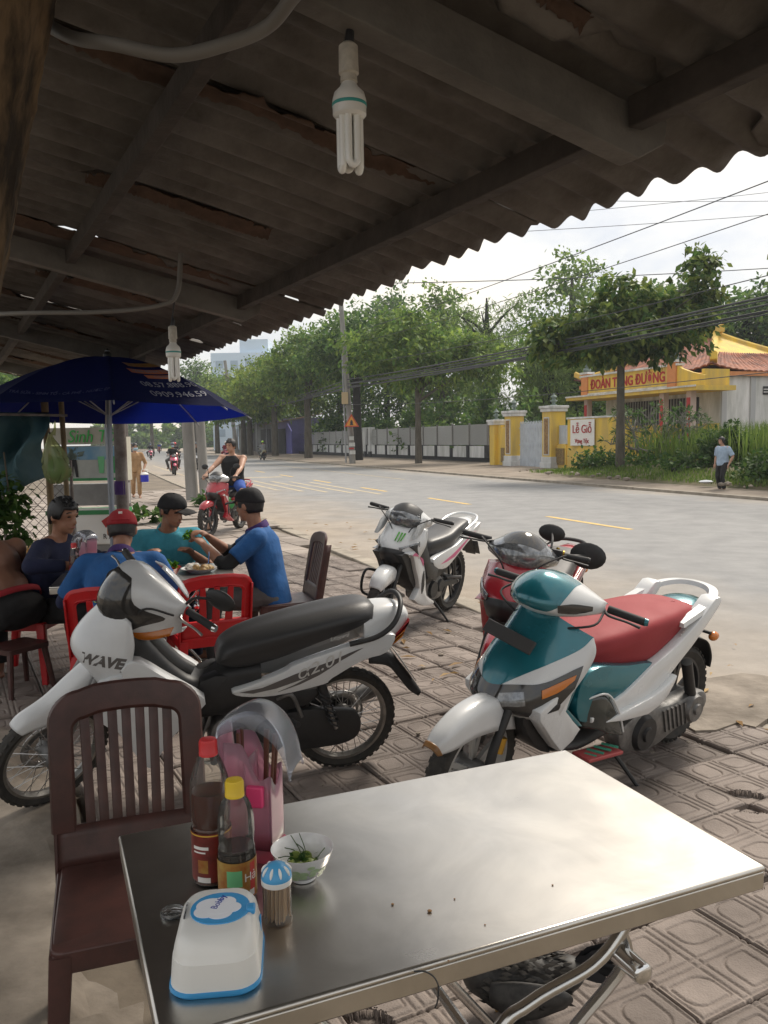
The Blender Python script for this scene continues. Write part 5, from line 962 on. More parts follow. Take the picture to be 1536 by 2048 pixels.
def person(label, loc, rz, hip, lean=0, twist=0, sidel=0, head=(0, 0), wr=None, ank=None, knee_pole=None, elbow_pole=None, s=1., shirt=None, sleeve=.62, pants=None, pant_len=1., skin=None, collar=None, hairm=None, hair='short', cap=None, cap_m=None, shoes=m_sandal, vox=.012, group=None, M4=None, fat=1., undersleeve=None, waistband=None, mask=False, tank=False, hands=True, curl=1., helmet=None):
    """one figure; local frame faces +x with its left at +y. hip: pelvis centre; wr/ank: wrist and ankle targets (left, right)"""
    r = thing('person', label, 'person', loc, rz, group); skin = skin or m_skin
    if M4 is not None: r.matrix_world = M4
    B = np.array(Matrix.Rotation(R(twist), 3, 'Z') @ Matrix.Rotation(R(lean), 3, 'Y') @ Matrix.Rotation(R(sidel), 3, 'X')); hip = V3(*hip)
    T = lambda x, y, z: hip + B @ (V3(x, y, z) * s)
    waist, chest, neck = T(.0, 0, .16), T(.005, 0, .34), T(.02, 0, .50)
    Hd = np.array(Matrix.Rotation(R(head[0]), 3, 'Z') @ Matrix.Rotation(R(head[1]), 3, 'Y')); hc = neck + Hd @ (V3(.025, 0, .145) * s)
    Hp = lambda x, y, z: hc + Hd @ (V3(x, y, z) * s)
    q = MB(); f = fat
    q.ell(T(0, 0, .02), V3(.105 * f, .155 * f, .115) * s, B); q.ell(waist, V3(.098 * f, .14 * f, .13) * s, B); q.ell(chest, V3(.105 * f, .165 * f, .17) * s, B); q.ell(T(.0, 0, .43), V3(.085, .16, .07) * s, B)
    capsule(q, [T(0, 0, .43), neck, hc - Hd @ (V3(.02, 0, .03) * s)], np.array([.062, .052, .052]) * s)
    # head: skull, jaw, nose, ears, brow, lips
    q.ell(Hp(-.008, 0, .02), V3(.095, .077, .098) * s, Hd, 18, 13); q.ell(Hp(.025, 0, -.045), V3(.062, .058, .068) * s, Hd, 16, 10); q.ell(Hp(.062, 0, -.088), V3(.026, .026, .02) * s, Hd)
    q.tube([Hp(.083, 0, .022), Hp(.098, 0, -.008), Hp(.105, 0, -.025), Hp(.086, 0, -.034)], np.array([.008, .011, .016, .012]) * s, 8, 3); q.ell(Hp(.084, 0, .032), V3(.014, .05, .012) * s, Hd); q.ell(Hp(.086, 0, -.058), V3(.013, .024, .013) * s, Hd)
    for k in (1, -1): q.ell(Hp(-.008, k * .08, -.005), V3(.022, .010, .033) * s, Hd)
    sh, el, wrs, kn, an = {}, {}, {}, {}, {}
    for i, k in ((0, 1), (1, -1)):
        sh[k] = T(.0, k * .175 * f, .425); w_ = wr[i] if wr else (hip + V3(.06, k * .27, -.06) * s)
        el[k], wrs[k] = two_bone(sh[k], w_, .285 * s, .25 * s, (elbow_pole[i] if elbow_pole else (-.5, k * .6, -.6)))
        q.ell(sh[k], V3(.062, .06, .062) * s * f, B); capsule(q, [T(0, k * .09, .43), sh[k]], np.array([.06, .056]) * s)
        capsule(q, [sh[k], (sh[k] + el[k]) / 2, el[k]], np.array([.053 * f, .048 * f, .039]) * s); capsule(q, [el[k], el[k] * .65 + wrs[k] * .35, wrs[k]], np.array([.039, .041, .026]) * s)
        fd = wrs[k] - el[k]; fd /= np.linalg.norm(fd); up_ = V3(0, 0, 1.) - fd * fd[2]; up_ /= max(np.linalg.norm(up_), 1e-6); sd_ = np.cross(up_, fd)      # sd_: sideways
        Rm = np.stack([fd, sd_, up_], 1); q.ell(wrs[k] + fd * .048 * s, V3(.050, .038, .016) * s, Rm)
        if hands:
            for j, (o_, L) in enumerate(((-.030, .062), (-.010, .075), (.010, .072), (.029, .056))):
                b0 = wrs[k] + fd * .078 * s + sd_ * o_ * s; b1 = b0 + (fd * .55 - up_ * .22 * curl) * L * s; b2 = b1 + (fd * .28 - up_ * .45 * curl) * L * s; capsule(q, [b0 - fd * .03 * s, b0, b1, b2], np.array([.0105, .0105, .0095, .008]) * s, 8)
            t0 = wrs[k] + fd * .02 * s - sd_ * k * .022 * s; capsule(q, [t0, t0 + (fd * .035 - sd_ * k * .022 - up_ * .01) * s, t0 + (fd * .068 - sd_ * k * .018 - up_ * .022 * curl) * s], np.array([.013, .011, .009]) * s, 8)
        h_ = T(0, k * .085 * f, -.01); a_ = ank[i] if ank else (hip + V3(.0, k * .1, -.86 * s) * 1)
        kn[k], an[k] = two_bone(h_, a_, .42 * s, .41 * s, (knee_pole[i] if knee_pole else (1, k * .15, .3)))
        capsule(q, [h_, (h_ + kn[k]) / 2, kn[k]], np.array([.085 * f, .072 * f, .052]) * s); capsule(q, [kn[k], kn[k] * .65 + an[k] * .35, an[k]], np.array([.052, .054, .034]) * s)
        kd = kn[k] - h_; kd[2] = 0; n_ = np.linalg.norm(kd); kd = kd / n_ if n_ > .05 else B @ V3(1, 0, 0); kd[2] = 0; kd /= np.linalg.norm(kd); ft = an[k] + V3(0, 0, -.045) * s
        q.ell(ft + kd * .065 * s, V3(.12, .042, .032) * s, np.stack([kd, np.cross((0, 0, 1.), kd), V3(0, 0, 1)], 1))
        if shoes:
            z = MB(); z.ell(ft + kd * .065 * s + V3(0, 0, -.022) * s, V3(.13, .048, .014) * s, np.stack([kd, np.cross((0, 0, 1.), kd), V3(0, 0, 1)], 1), 16, 6); z.tube([ft + kd * .09 * s + np.cross((0, 0, 1.), kd) * .046 * s + V3(0, 0, -.015), ft + kd * .08 * s + V3(0, 0, .036 * s), ft + kd * .09 * s - np.cross((0, 0, 1.), kd) * .046 * s + V3(0, 0, -.015)], .009 * s, 6, 4); z.build('sandal', shoes, r)
    blend(q, 'body', skin, r, vox * (.8 if hands else 1), 4)
    if shirt:
        q = MB(); e_ = .014; lo = -.10 if not tank else -.04
        q.tube([T(.0, 0, lo), T(0, 0, .06), waist, chest, T(.0, 0, .42)], np.array([.0, .0, .0, .0, .0]) + .12 * s, 14) if False else None
        th = np.linspace(0, 2 * np.pi, 26, endpoint=False); Rg = []
        for z, a, b, xo in ((lo, .126, .178, .0), (.03, .130, .178, 0), (.16, .126, .168, .004), (.28, .134, .188, .006), (.38, .128, .188, .002), (.44, .102, .13 if tank else .165, 0), (.478, .075, .09, .010)):
            Rg.append(np.array([T(xo + a * f * math.cos(t) * (1 + .02 * math.sin(5 * t + z * 30)), b * f * math.sin(t), z + .008 * math.sin(3 * t)) for t in th]))
        q.rings(Rg)
        if not tank:
            for k in (1, -1):
                capsule(q, [T(0, k * .07, .42), sh[k]], np.array([.072, .070]) * s)
                if sleeve <= 1: q.tube([sh[k], sh[k] * (1 - sleeve) + el[k] * sleeve], np.array([.070, .064]) * s * f, 14)
                else: capsule(q, [sh[k], el[k]], np.array([.068, .055]) * s * f); q.tube([el[k], el[k] * (2 - sleeve) + wrs[k] * (sleeve - 1)], np.array([.054, .042]) * s, 12)
        blend(q, 'shirt', shirt, r, vox, 3)
        if collar:
            q = MB(); c0 = T(.012, 0, .462); Rg = [np.array([c0 + B @ (V3(rr * 1.05 * math.cos(t), rr * math.sin(t), z + .022 * -math.cos(t)) * s) for t in th]) for rr, z in ((.088, .0), (.079, .035), (.070, .045), (.070, .0))]; q.rings(Rg, cap=False); q.build('collar', collar, r)
    if undersleeve:
        for k in (1, -1): q = MB(); capsule(q, [sh[k] * .5 + el[k] * .5, el[k]], np.array([.056, .050]) * s); q.tube([el[k], el[k] * (2 - undersleeve[1]) + wrs[k] * (undersleeve[1] - 1)], np.array([.050, .042]) * s, 12); blend(q, 'under_sleeve', undersleeve[0], r, vox, 3)
    if pants:
        q = MB(); q.ell(T(0, 0, .0), V3(.122 * f, .172 * f, .13) * s, B)
        for k in (1, -1):
            h_ = T(0, k * .085 * f, -.01); capsule(q, [h_, kn[k] if pant_len >= .5 else h_ + (kn[k] - h_) * pant_len * 2], np.array([.098 * f, .070 if pant_len >= .5 else .085]) * s)
            if pant_len > .5: q.tube([kn[k], kn[k] + (an[k] - kn[k]) * (pant_len - .5) * 2], np.array([.068, .062]) * s, 14)
        blend(q, 'trousers', pants, r, vox, 3)
    if waistband: q = MB(); Rg = [np.array([T(.128 * f * math.cos(t), .180 * f * math.sin(t), z) for t in np.linspace(0, 2 * np.pi, 26, endpoint=False)]) for z in (.055, .095)]; q.rings(Rg, cap=False); q.build('waistband', waistband, r, solid=.006)
    if hairm or hair:
        q = MB(); hm = hairm or m_hair
        if hair in ('short', 'bob'):
            for z, a in ((.0, 1), ): pass
            G = []
            for ph in np.linspace(0, math.pi / 2, 7):
                row = []
                for t in np.linspace(0, 2 * np.pi, 24, endpoint=False):
                    lowz = (-.055 if abs(t - math.pi) < 1.5 else (-.01 if abs(t - math.pi) < 2.1 else .058)); lowz -= .05 if hair == 'bob' and abs(t - math.pi) < 1.9 else 0
                    z = lowz + ((.125 if not cap else .045) - lowz) * math.sin(ph); c_ = math.sqrt(max(0, 1 - (max(z - .02, -.06) / .108) ** 2)); hk = 1 if not cap else .94; row.append(Hp(-.008 + .105 * hk * c_ * math.cos(t), .088 * hk * c_ * math.sin(t), z))
                G.append(np.array(row))
            q.rings(G, cap=False); o = q.build('hair', hm, r, solid=.008, ang=180)
            if hair == 'short' and not cap:
                q = MB()
                for k in range(50):
                    t, ph = RNG.uniform(0, 6.28), RNG.uniform(.6, 1.5); c_ = math.cos(ph); p0 = V3(-.008 + .103 * c_ * math.cos(t), .086 * c_ * math.sin(t), .02 + .106 * math.sin(ph)); d = V3(.02, RNG.normal() * .012, .004 + RNG.normal() * .004); q.tube([Hp(*p0), Hp(*(p0 + d * .6 + (0, 0, .003))), Hp(*(p0 + d * 1.2 + (0, 0, -.004)))], np.array([.008, .006, .001]) * s, 5)
                q.build('hair_strands', hm, o)
        elif hair == 'bun': q.ell(Hp(-.012, 0, .035), V3(.10, .085, .092) * s, Hd); q.ell(Hp(-.10, 0, .07), V3(.045, .045, .04) * s, Hd); q.build('hair', hm, r)
    for k in (1, -1):
        q = MB(); q.ell(Hp(.0835, k * .032, .012), V3(.008, .015, .0045) * s, Hd); q.build('eye', m_eye, r); q = MB(); q.tube([Hp(.088, k * .014, .036), Hp(.086, k * .032, .042), Hp(.074, k * .052, .034)], np.array([.004, .0045, .003]) * s, 6, 3); q.build('eyebrow', m_hair, r)
    q = MB(); q.ell(Hp(.0955, 0, -.058), V3(.006, .022, .006) * s, Hd); q.build('mouth', m_lip, r)
    if cap:
        Ck = np.array(Matrix.Rotation(R(cap[0]), 3, 'Z')) if True else None; Hk = Hd @ Ck; q = MB(); G = []; th = np.linspace(0, 2 * np.pi, 32, endpoint=False)
        P_ = lambda x, y, z: hc + Hk @ (V3(x, y, z) * s)
        gap = lambda t: 0
        for ph in np.linspace(0, math.pi / 2, 9): G.append(np.array([P_(-.008 + .108 * math.cos(ph) ** .75 * math.cos(t), .0885 * math.cos(ph) ** .75 * math.sin(t), .032 + .092 * math.sin(ph) + (.020 * math.cos(t) - .006) * (1 - math.sin(ph))) for t in th]))
        q.rings(G, cap=False); q.ell(P_(-.006, 0, .125), V3(.008, .008, .005) * s, Hk); c_ = q.build('cap', cap_m, r, solid=.004, ang=180)
        q = MB(); q.patch([[P_(.075 + .03 * math.sqrt(max(0, 1 - (y / .082) ** 2)) - .01, y, .04 - 3.0 * y * y) for y in np.linspace(-.07, .07, 7)], [P_(.10 + .055 * math.sqrt(max(0, 1 - (y / .085) ** 2)), y, .040 - 3.0 * y * y) for y in np.linspace(-.072, .072, 7)], [P_(.10 + .088 * math.sqrt(max(0, 1 - (y / .088) ** 2)), y, .034 - 3.5 * y * y) for y in np.linspace(-.066, .066, 7)]], 4, 3); q.build('brim', cap_m, c_, solid=.004) if len(cap) < 3 else None
        if cap[1]:      # cap logo and strap at its back
            q = MB(); q.box(P_(-.100, .0, .078), V3(.012, .022, .016) * s, Hk @ rotm('Y', -35)); q.build('badge', m_lyel if False else m_wpl, c_); q = MB(); q.tube([P_(-.095, -.05, .036), P_(-.116, 0, .034), P_(-.095, .05, .036)], .008 * s, 8, 4); q.build('strap', cap_m, c_)
    if mask: q = MB(); q.patch([[Hp(.075, y, -.012 + .0 * y) + Hd @ V3(.03 - 4.5 * y * y, 0, 0) for y in np.linspace(-.066, .066, 7)], [Hp(.078, y, -.055) + Hd @ V3(.034 - 5 * y * y, 0, 0) for y in np.linspace(-.066, .066, 7)], [Hp(.06, y, -.10) + Hd @ V3(.02 - 4 * y * y, 0, 0) for y in np.linspace(-.05, .05, 7)]], 3, 3); q.build('face_mask', mat('mask blue', (.36, .52, .62), .8), r, solid=.004)
    if helmet: q = MB(); q.ell(Hp(-.008, 0, .045), V3(.128, .112, .108) * s, Hd, 20, 12, -.35, 1); q.build('helmet', helmet, r, ang=180); 
    return r
sit_ank = lambda dx=.40, dy=.14: ((dx, dy, .055), (dx, -dy, .055))
# the table of diners
dt = steel_table('smaller stainless steel table loaded with food where four men eat', (-1.55, 5.29, 0), 13, 1.10, .66, .70)
a_ = R(13); du, dv = V3(math.cos(a_), math.sin(a_), 0), V3(-math.sin(a_), math.cos(a_), 0); DT = V3(-1.55, 5.29, .7005)
def on_dt(u, v, z=0): return tuple(DT + du * u + dv * v + (0, 0, z))
g_d = 'men eating at the steel table'
person('man in a red cap and royal blue shirt seen from behind at the table', (-1.545, 4.66, 0), 98, (0, 0, .45), lean=24, head=(4, 22), wr=((.40, .26, .77), (.46, -.12, .79)), ank=sit_ank(.42), shirt=m_blueT, sleeve=.85, pants=m_navyH, collar=m_purple, hair='short', cap=(0, True, 1), cap_m=m_capred, vox=.011, undersleeve=(m_navyH, 1.85), group=g_d, elbow_pole=((-.1, .6, -.9), (-.2, -.6, -.8)), fat=1.08)
person('man in a turquoise shirt and dark cap bending over his plate', (-1.60, 6.02, 0), -74, (0, 0, .45), lean=14, head=(34, 16), wr=((.38, .16, .77), (.38, -.16, .77)), ank=sit_ank(.38), shirt=m_turq, sleeve=.75, pants=m_navyH, collar=m_turq, cap=(18, False), cap_m=m_capblk, vox=.011, group=g_d, elbow_pole=((-.3, .6, -.8), (-.3, -.6, -.8)), fat=1.05)
person('man in a blue shirt and black cap on a brown chair holding green leaves', (-.80, 5.72, 0), 182, (0, 0, .47), lean=10, head=(-28, 6), wr=((.44, .12, .84), (.44, -.04, .88)), ank=((.38, .16, .055), (.50, -.12, .055)), shirt=m_blueT, sleeve=.72, pants=m_greyT, collar=m_purple, cap=(0, False), cap_m=m_capblk, vox=.011, undersleeve=(m_blackC, 1.35), group=g_d, elbow_pole=((-.2, .7, -.8), (-.2, -.7, -.8)), curl=1.3)
person('bareheaded man in a dark navy top leaning over the left end of the table', (-2.33, 5.42, 0), -4, (0, 0, .47), lean=18, head=(-22, 10), wr=((.42, .18, .78), (.40, -.30, .79)), ank=sit_ank(.36), shirt=m_navyH, sleeve=1.8, pants=m_blackC, hair='short', vox=.011, group=g_d, elbow_pole=((-.2, 1, -.4), (-.4, -1, -.1)))
person('shirtless man hunched over with his bare back turned at the view edge', (-2.33, 5.08, 0), 150, (0, 0, .52), lean=34, head=(0, 30), wr=((.46, .16, .55), (.46, -.12, .55)), ank=sit_ank(.40), pants=m_blackC, pant_len=.95, waistband=m_capred, hair='short', vox=.012, fat=1.15, skin=mat('skin dark', (.27, .135, .085), .5, var=.15, vs=9))
for lb, lc, rz, m_, sl in (('red plastic chair under the man in the navy top', (-2.40, 5.43, 0), 86, m_redpl, 3), ('red plastic chair under the man in the red cap', (-1.545, 4.62, 0), 188, m_redpl, 3), ('empty red plastic chair with its slotted back beside the silver motorbike', (-1.09, 4.93, 0), 205, m_redpl, 3), ('red plastic chair under the man in the turquoise shirt', (-1.61, 6.08, 0), 16, m_redpl, 3)):
    plastic_chair(lb, lc, rz, m_, sl, 'red plastic chairs at the far table', .78, .41, .42)
plastic_chair('dark brown plastic chair under the man with the black cap', (-.72, 5.76, 0), -72, m_brown, 6, 'brown plastic chairs', .88, .43, .42)
plastic_chair('brown plastic stool chair under the shirtless man', (-2.40, 5.10, 0), 62, m_brown, 3, 'brown plastic chairs', .36, .35, .38) if False else None
q = MB(); q.prism(rrect(.15, .13, .03), .27, .30, 'z'); st = q.build('seat', m_brown); st_r = thing('plastic_stool', 'low brown plastic stool under the shirtless man', 'stool', (-2.33, 5.08, 0), 60); st.parent = st_r
for sx in (-1, 1):
    for sy in (-1, 1): q = MB(); q.tube([(sx * .12, sy * .10, .28), (sx * .155, sy * .135, 0)], [.02, .016], 8); q.build('leg', m_brown, st_r)
# food on the far table
cutlery_holder('pink cutlery holder with a clear hood on the table of the diners', on_dt(-.36, -.08), 150, 1.)
m_redbowl = mat('red bowl', (.50, .03, .02), .35)
def dish(name, label, cat, loc, prof, m, group=None): r = thing(name, label, cat, loc, 0, group); q = MB(); q.lathe(prof, 32); q.build('body', m, r, ang=60); return r
dish('vegetable_basket', 'red plastic bowl heaped with green leaves on the far table', 'bowl', on_dt(.12, -.16), [(.001, .004), (.06, .0), (.065, .004), (.095, .055), (.10, .057), (.092, .054), (.06, .010), (.001, .010)], m_redbowl)
dish('plate', 'wide white plate of rice and meat at the right of the far table', 'plate', on_dt(.33, -.06), [(.001, .003), (.07, 0), (.075, .004), (.115, .028), (.117, .030), (.07, .010), (.001, .008)], m_china, 'white plates on the far table')
dish('plate', 'white plate in front of the man with the turquoise shirt', 'plate', on_dt(.02, .16), [(.001, .003), (.07, 0), (.075, .004), (.115, .024), (.117, .026), (.07, .010), (.001, .008)], m_china, 'white plates on the far table')
dish('plate', 'white plate beside the cutlery holder in front of the red capped man', 'plate', on_dt(-.12, -.17), [(.001, .003), (.07, 0), (.075, .004), (.105, .024), (.107, .026), (.07, .010), (.001, .008)], m_china, 'white plates on the far table')
m_rice = mat('rice', (.72, .70, .64), .8, bump=1, bs=180); m_meat = mat('meat', (.22, .11, .04), .5, var=.5, vs=40, c2=(.36, .26, .10))
for (u, v), n_, m_ in (((.28, .0), 'rice_heap', m_rice), ((.36, -.09), 'meat_stew', m_meat), ((.0, .17), 'rice_heap', m_rice), ((-.12, -.17), 'rice_heap', m_rice)):
    q = MB()
    for k in range(16): q.ell(V3(RNG.normal() * .028, RNG.normal() * .022, .02 + RNG.uniform(0, .02)), (.024, .022, .018), None, 8, 6)
    o = q.build(n_, m_, None, ang=180); o.location = on_dt(u, v); tag(o, {'rice_heap': 'heap of white rice on a white plate of the far table', 'meat_stew': 'brown stewed meat on the right plate of the far table'}[n_], 'food', 'food on the plates')
m_leafy = leafmat('salad', (.06, .20, .02), (.16, .36, .05), .3, .4)
def leaf_heap(label, loc, n, rad, h, L, name='green_leaves'):
    Q = []
    for k in range(n):
        a, rr = RNG.uniform(0, 6.28), rad * math.sqrt(RNG.random()); c = V3(rr * math.cos(a), rr * math.sin(a), RNG.uniform(.2, 1) * h * (1 - .5 * rr / rad)); d = RNG.normal(size=3) * (1, 1, .7); d /= np.linalg.norm(d); p = np.cross(d, RNG.normal(size=3)); p /= np.linalg.norm(p); l_ = L * RNG.uniform(.6, 1.2)
        Q.append([c - d * l_, c - p * l_ * .5 + (0, 0, .006), c + d * l_, c + p * l_ * .5 + (0, 0, .006)])
    q = MB(); q.quads(np.array(Q)); o = q.build(name, m_leafy, smooth=False); o.location = loc; return tag(o, label, 'vegetables')
leaf_heap('green salad leaves heaped in the red bowl', on_dt(.12, -.16, .04), 120, .08, .08, .026); leaf_heap('sprig of green leaves in the hands of the blue shirted man', (-1.36, 5.66, .86), 40, .035, .10, .022)
q = MB(); q.tube([on_dt(.39, -.06, .03), on_dt(.40, -.05, .13)], .006, 8); q.ell(on_dt(.39, -.06, .025), (.02, .015, .006)); tag(q.build('spoon', m_chrome), 'metal spoon standing in the right plate of the far table', 'spoon')
bottle('red capped sauce bottle behind the pink holder on the far table', on_dt(-.42, -.16), .24, [(.026, 0), (.0325, .004), (.034, .014), (.034, .10), (.0325, .13), (.026, .178), (.017, .21), (.0145, .22), (.0140, .23)], .16, m_fish, m_redcap, m_lred, (.012, .105), (.15, .2), 0, 'sauce bottles on the far table')
# lettering on the blue shirt of the man in the red cap
def on_shirt(o_parent, body, size, x, y, z, sx, m, dx=(0, -1, 0)):
    sh_ = [c for c in o_parent.children if c.name.startswith('shirt')][0]; bv = BVHTree.FromPolygons([v.co.copy() for v in sh_.data.vertices], [tuple(p.vertices) for p in sh_.data.polygons])
    def bend(V):
        out = []
        for v in V:
            p = Vector((x, y, z)) + Vector(dx) * v[0] + Vector((.35, 0, 1)) * v[1]; h = bv.ray_cast(p, Vector((1, 0, -.2)))
            h = h if h[0] else bv.find_nearest(p); out.append((h[0] - Vector((.004 + v[2], 0, 0)))[:])
        return np.array(out)
    text('lettering', body, size, m, sh_, Matrix.Identity(4), .0005, bend=bend, sx=sx)
m_ltyel = mat('print yellow green', (.42, .55, .10), .6)
pr2 = [o for o in col.objects if o.get('label', '').startswith('man in a red cap')][0]
on_shirt(pr2, 'CÔNG TY TNHH', .042, -.6, .0, .775, 1.0, m_ltyel); on_shirt(pr2, 'VĨNH THÀNH', .05, -.6, 0, .68, 1.0, m_ltyel)
# riders
def rider(label, broot, shirt, pants, skin=m_skin, foot_down=True, fine=False, **k):
    m = broot.matrix_world.copy(); a = ((.42, .24, .36), (.36, -.42, .055) if foot_down else (.42, -.24, .36))
    return person(label, (0, 0, 0), 0, (.26, 0, .83), lean=6, head=k.pop('head', (0, 0)), wr=k.pop('wr', ((.77, .27, 1.0), (.77, -.27, 1.0))), ank=a, shirt=shirt, pants=pants, skin=skin, M4=m, vox=.014 if fine else .026, hands=fine, knee_pole=((1, .5, .6), (1, -.8, .4)), elbow_pole=((-.3, .8, -.6), (-.3, -.8, -.6)), shoes=m_sandal if fine else None, **k)
gr = 'motorbikes ridden along the road'
ub, K = underbone('red and white motorbike ridden by the man in the black tank top', (-2.58, 14.55), (-2.86, 13.36), 2, m_redp, m_redp, m_wpaint, -6, gr, cowl_m=m_spaint, mirrors=True, stand=False)
rider('man in a black tank top and blue shorts sitting on the red motorbike', ub, m_blackC, m_bluesh, m_skin2, True, True, pant_len=.42, tank=True, hair='short', head=(-12, 4), fat=1.12)
q = MB(); q.ell((.62, .0, .50), (.13, .17, .13), None, 14, 9); o = q.build('plastic_bag', mat('green bag', (.04, .30, .08), .4, bump=.6, bs=20)); o.matrix_world = ub.matrix_world.copy(); tag(o, 'green plastic bag between the knees of the tank top rider', 'bag')
def far_rider(label, blabel, pos, toward, A, Bc, shirt, pants, helmet=None, mask=False, sc=1., skin=m_skin):
    s0, t0 = pos; p = road(s0, t0); d = 1.28 * (1 if toward else -1); e_ = road(s0 - .03, t0 - d)
    b, _ = underbone(blabel, p[:2], e_[:2], 0, A, Bc, m_bplast, 0, gr, z=-.07, mirrors=True, stand=False)
    rider(label, b, shirt, pants, skin, False, False, helmet=helmet, mask=mask, sleeve=1.8, group='people riding motorbikes')
m_gh = mat('helmet green', (.35, .60, .05), .3); m_wh = mat('helmet white', (.75, .72, .70), .3); m_bh = mat('helmet grey', (.10, .11, .13), .3); m_pinkp = mat('pink paint', (.60, .10, .18), .3, coat=.4); m_creamp = mat('cream paint', (.55, .52, .34), .3, coat=.4); m_redj = cloth('red jacket', (.25, .02, .04)); m_greysh = cloth('grey shirt', (.24, .25, .26)); m_bluej = cloth('blue jacket', (.02, .05, .35))
far_rider('rider in a dark shirt with a grey helmet and face mask', 'pink and red motorbike ridden by the masked rider', (4.35, 42.5), True, m_pinkp, m_redp, m_blackC, m_greyT, m_bh, True)
far_rider('rider in black with a dark hood on the pink scooter', 'pink and white scooter far down the road', (5.6, 80), True, m_pinkp, m_wpaint, m_blackC, m_blackC, m_bh, True)
far_rider('rider in dark clothes far down the road beside the pavement', 'dark motorbike far down the road beside the pavement', (3.7, 98), True, m_bplast, m_bplast, m_blackC, m_navyH, m_bh)
far_rider('rider in a bright blue jacket farthest down the road', 'red motorbike farthest down the road', (6.6, 128), True, m_redp, m_redp, m_bluej, m_navyH, m_bh)
far_rider('rider in a red jacket and white helmet behind the tank top rider', 'red scooter behind the tank top rider', (10.7, 66), True, m_redp, m_pinkp, m_redj, m_redj, m_wh)
far_rider('rider with a red helmet behind the masked rider', 'red and white motorbike behind the masked rider', (6.4, 62), True, m_redp, m_wpaint, m_blackC, m_blackC, m_redcap)
far_rider('rider in a grey shirt and bright green helmet riding away', 'cream scooter riding away past the far pavement', (14.0, 67), False, m_creamp, m_creamp, m_greysh, m_greyT, m_gh)
far_rider('rider in dark clothes half hidden by the concrete poles', 'white motorbike half hidden by the concrete poles', (6.1, 47), True, m_wpaint, m_bplast, m_blackC, m_blackC, m_bh)
# standing people
person('elderly woman in a pale blue blouse and black trousers at the far roadside', (9.41, 22.75, -.07), 205, (0, 0, .80), head=(-6, 4), wr=((.03, .25, .76), (.02, -.25, .76)), ank=((.02, .09, .055), (-.02, -.09, .055)), s=.92, shirt=m_paleb, sleeve=.9, pants=m_blackC, pant_len=.97, hair='bob', hairm=m_hair, vox=.014, fat=1.12, skin=m_skin2, knee_pole=((1, 0, 0), (1, 0, 0)))
person('woman in a tan outfit with a face mask walking on the pavement', (-7.0, 23.2, 0), -70, (0, 0, .82), head=(10, 4), wr=((.10, .22, .80), (.0, -.24, .80)), ank=((.12, .08, .06), (-.14, -.08, .08)), s=.95, shirt=m_tan, sleeve=1.3, pants=m_tan, pant_len=.95, hair='bun', vox=.014, skin=m_skin2, mask=True, knee_pole=((1, 0, 0), (1, 0, 0)))
jg = thing('water_jug', 'blue water jug with white rim carried by the woman in tan', 'jug', (-6.72, 23.08, .45)); q = MB(); q.lathe([(.001, 0), (.10, 0), (.11, .01), (.11, .20)], 20); q.build('body', mat('jug blue', (.02, .03, .42), .4), jg); q = MB(); q.lathe([(.112, .20), (.112, .23), (.06, .27), (.04, .28), (.001, .28)], 20); q.build('lid', m_wpl, jg); q = MB(); q.tube([(-.09, 0, .22), (-.07, 0, .34), (.07, 0, .34), (.09, 0, .22)], .010, 8, 5); q.build('handle', m_wpl, jg)
# a dark hen under the steel table
m_hen = mat('dark plumage', (.018, .017, .017), .55, var=.5, vs=40, c2=(.05, .047, .043)); m_hen2 = leafmat('mottled plumage', (.02, .018, .017), (.10, .09, .078), .3, .05); m_hen3 = leafmat('black feather', (.010, .010, .012), (.03, .03, .034), .2, .05)
hn = thing('hen', 'dark feathered hen with a black tail resting on the pavement under the steel table', 'hen', (.335, 2.06, 0), 176)
q = MB(); q.ell((0, 0, .11), (.13, .085, .085), rotm('Y', -8), 20, 12); q.ell((.085, 0, .13), (.07, .06, .065), rotm('Y', -35)); q.tube([(.10, 0, .15), (.14, 0, .21), (.155, 0, .25)], [.05, .034, .026], 12, 4); q.ell((.165, 0, .265), (.032, .024, .025)); q.ell((-.12, 0, .13), (.06, .05, .045), rotm('Y', 25))
for k in (1, -1): q.tube([(.0, k * .04, .06), (.01, k * .045, .02)], [.03, .016], 10)
blend(q, 'body', m_hen, hn, .007, 3)
for k in (1, -1):
    q = MB(); q.patch([[(.075, k * .07, .15), (.0, k * .088, .165), (-.09, k * .08, .15)], [(.08, k * .082, .11), (.0, k * .10, .11), (-.13, k * .085, .125)], [(.05, k * .07, .07), (-.02, k * .088, .065), (-.11, k * .075, .09)]], 4, 4); q.build('wing', m_hen, hn, solid=.008); q = MB(); q.ell((.178, k * .021, .27), (.004, .003, .004)); q.build('eye', m_eye, hn)
    q = MB(); q.tube([(.01, k * .045, .05), (.015, k * .047, .008)], .006, 6)
    for a in (-.5, 0, .5): q.tube([(.015, k * .047, .008), (.015 + .05 * math.cos(a), k * .047 + .05 * math.sin(a), .004)], .0045, 5)
    q.build('leg', m_amber if False else m_dry, hn)
q = MB(); q.tube([(.193, 0, .265), (.218, 0, .258)], [.008, .001], 8); q.build('beak', m_dry, hn); q = MB(); q.prism([(.15, .285), (.16, .308), (.168, .292), (.178, .31), (.185, .285)], -.003, .003); q.build('comb', m_redcap, hn)
Q = []
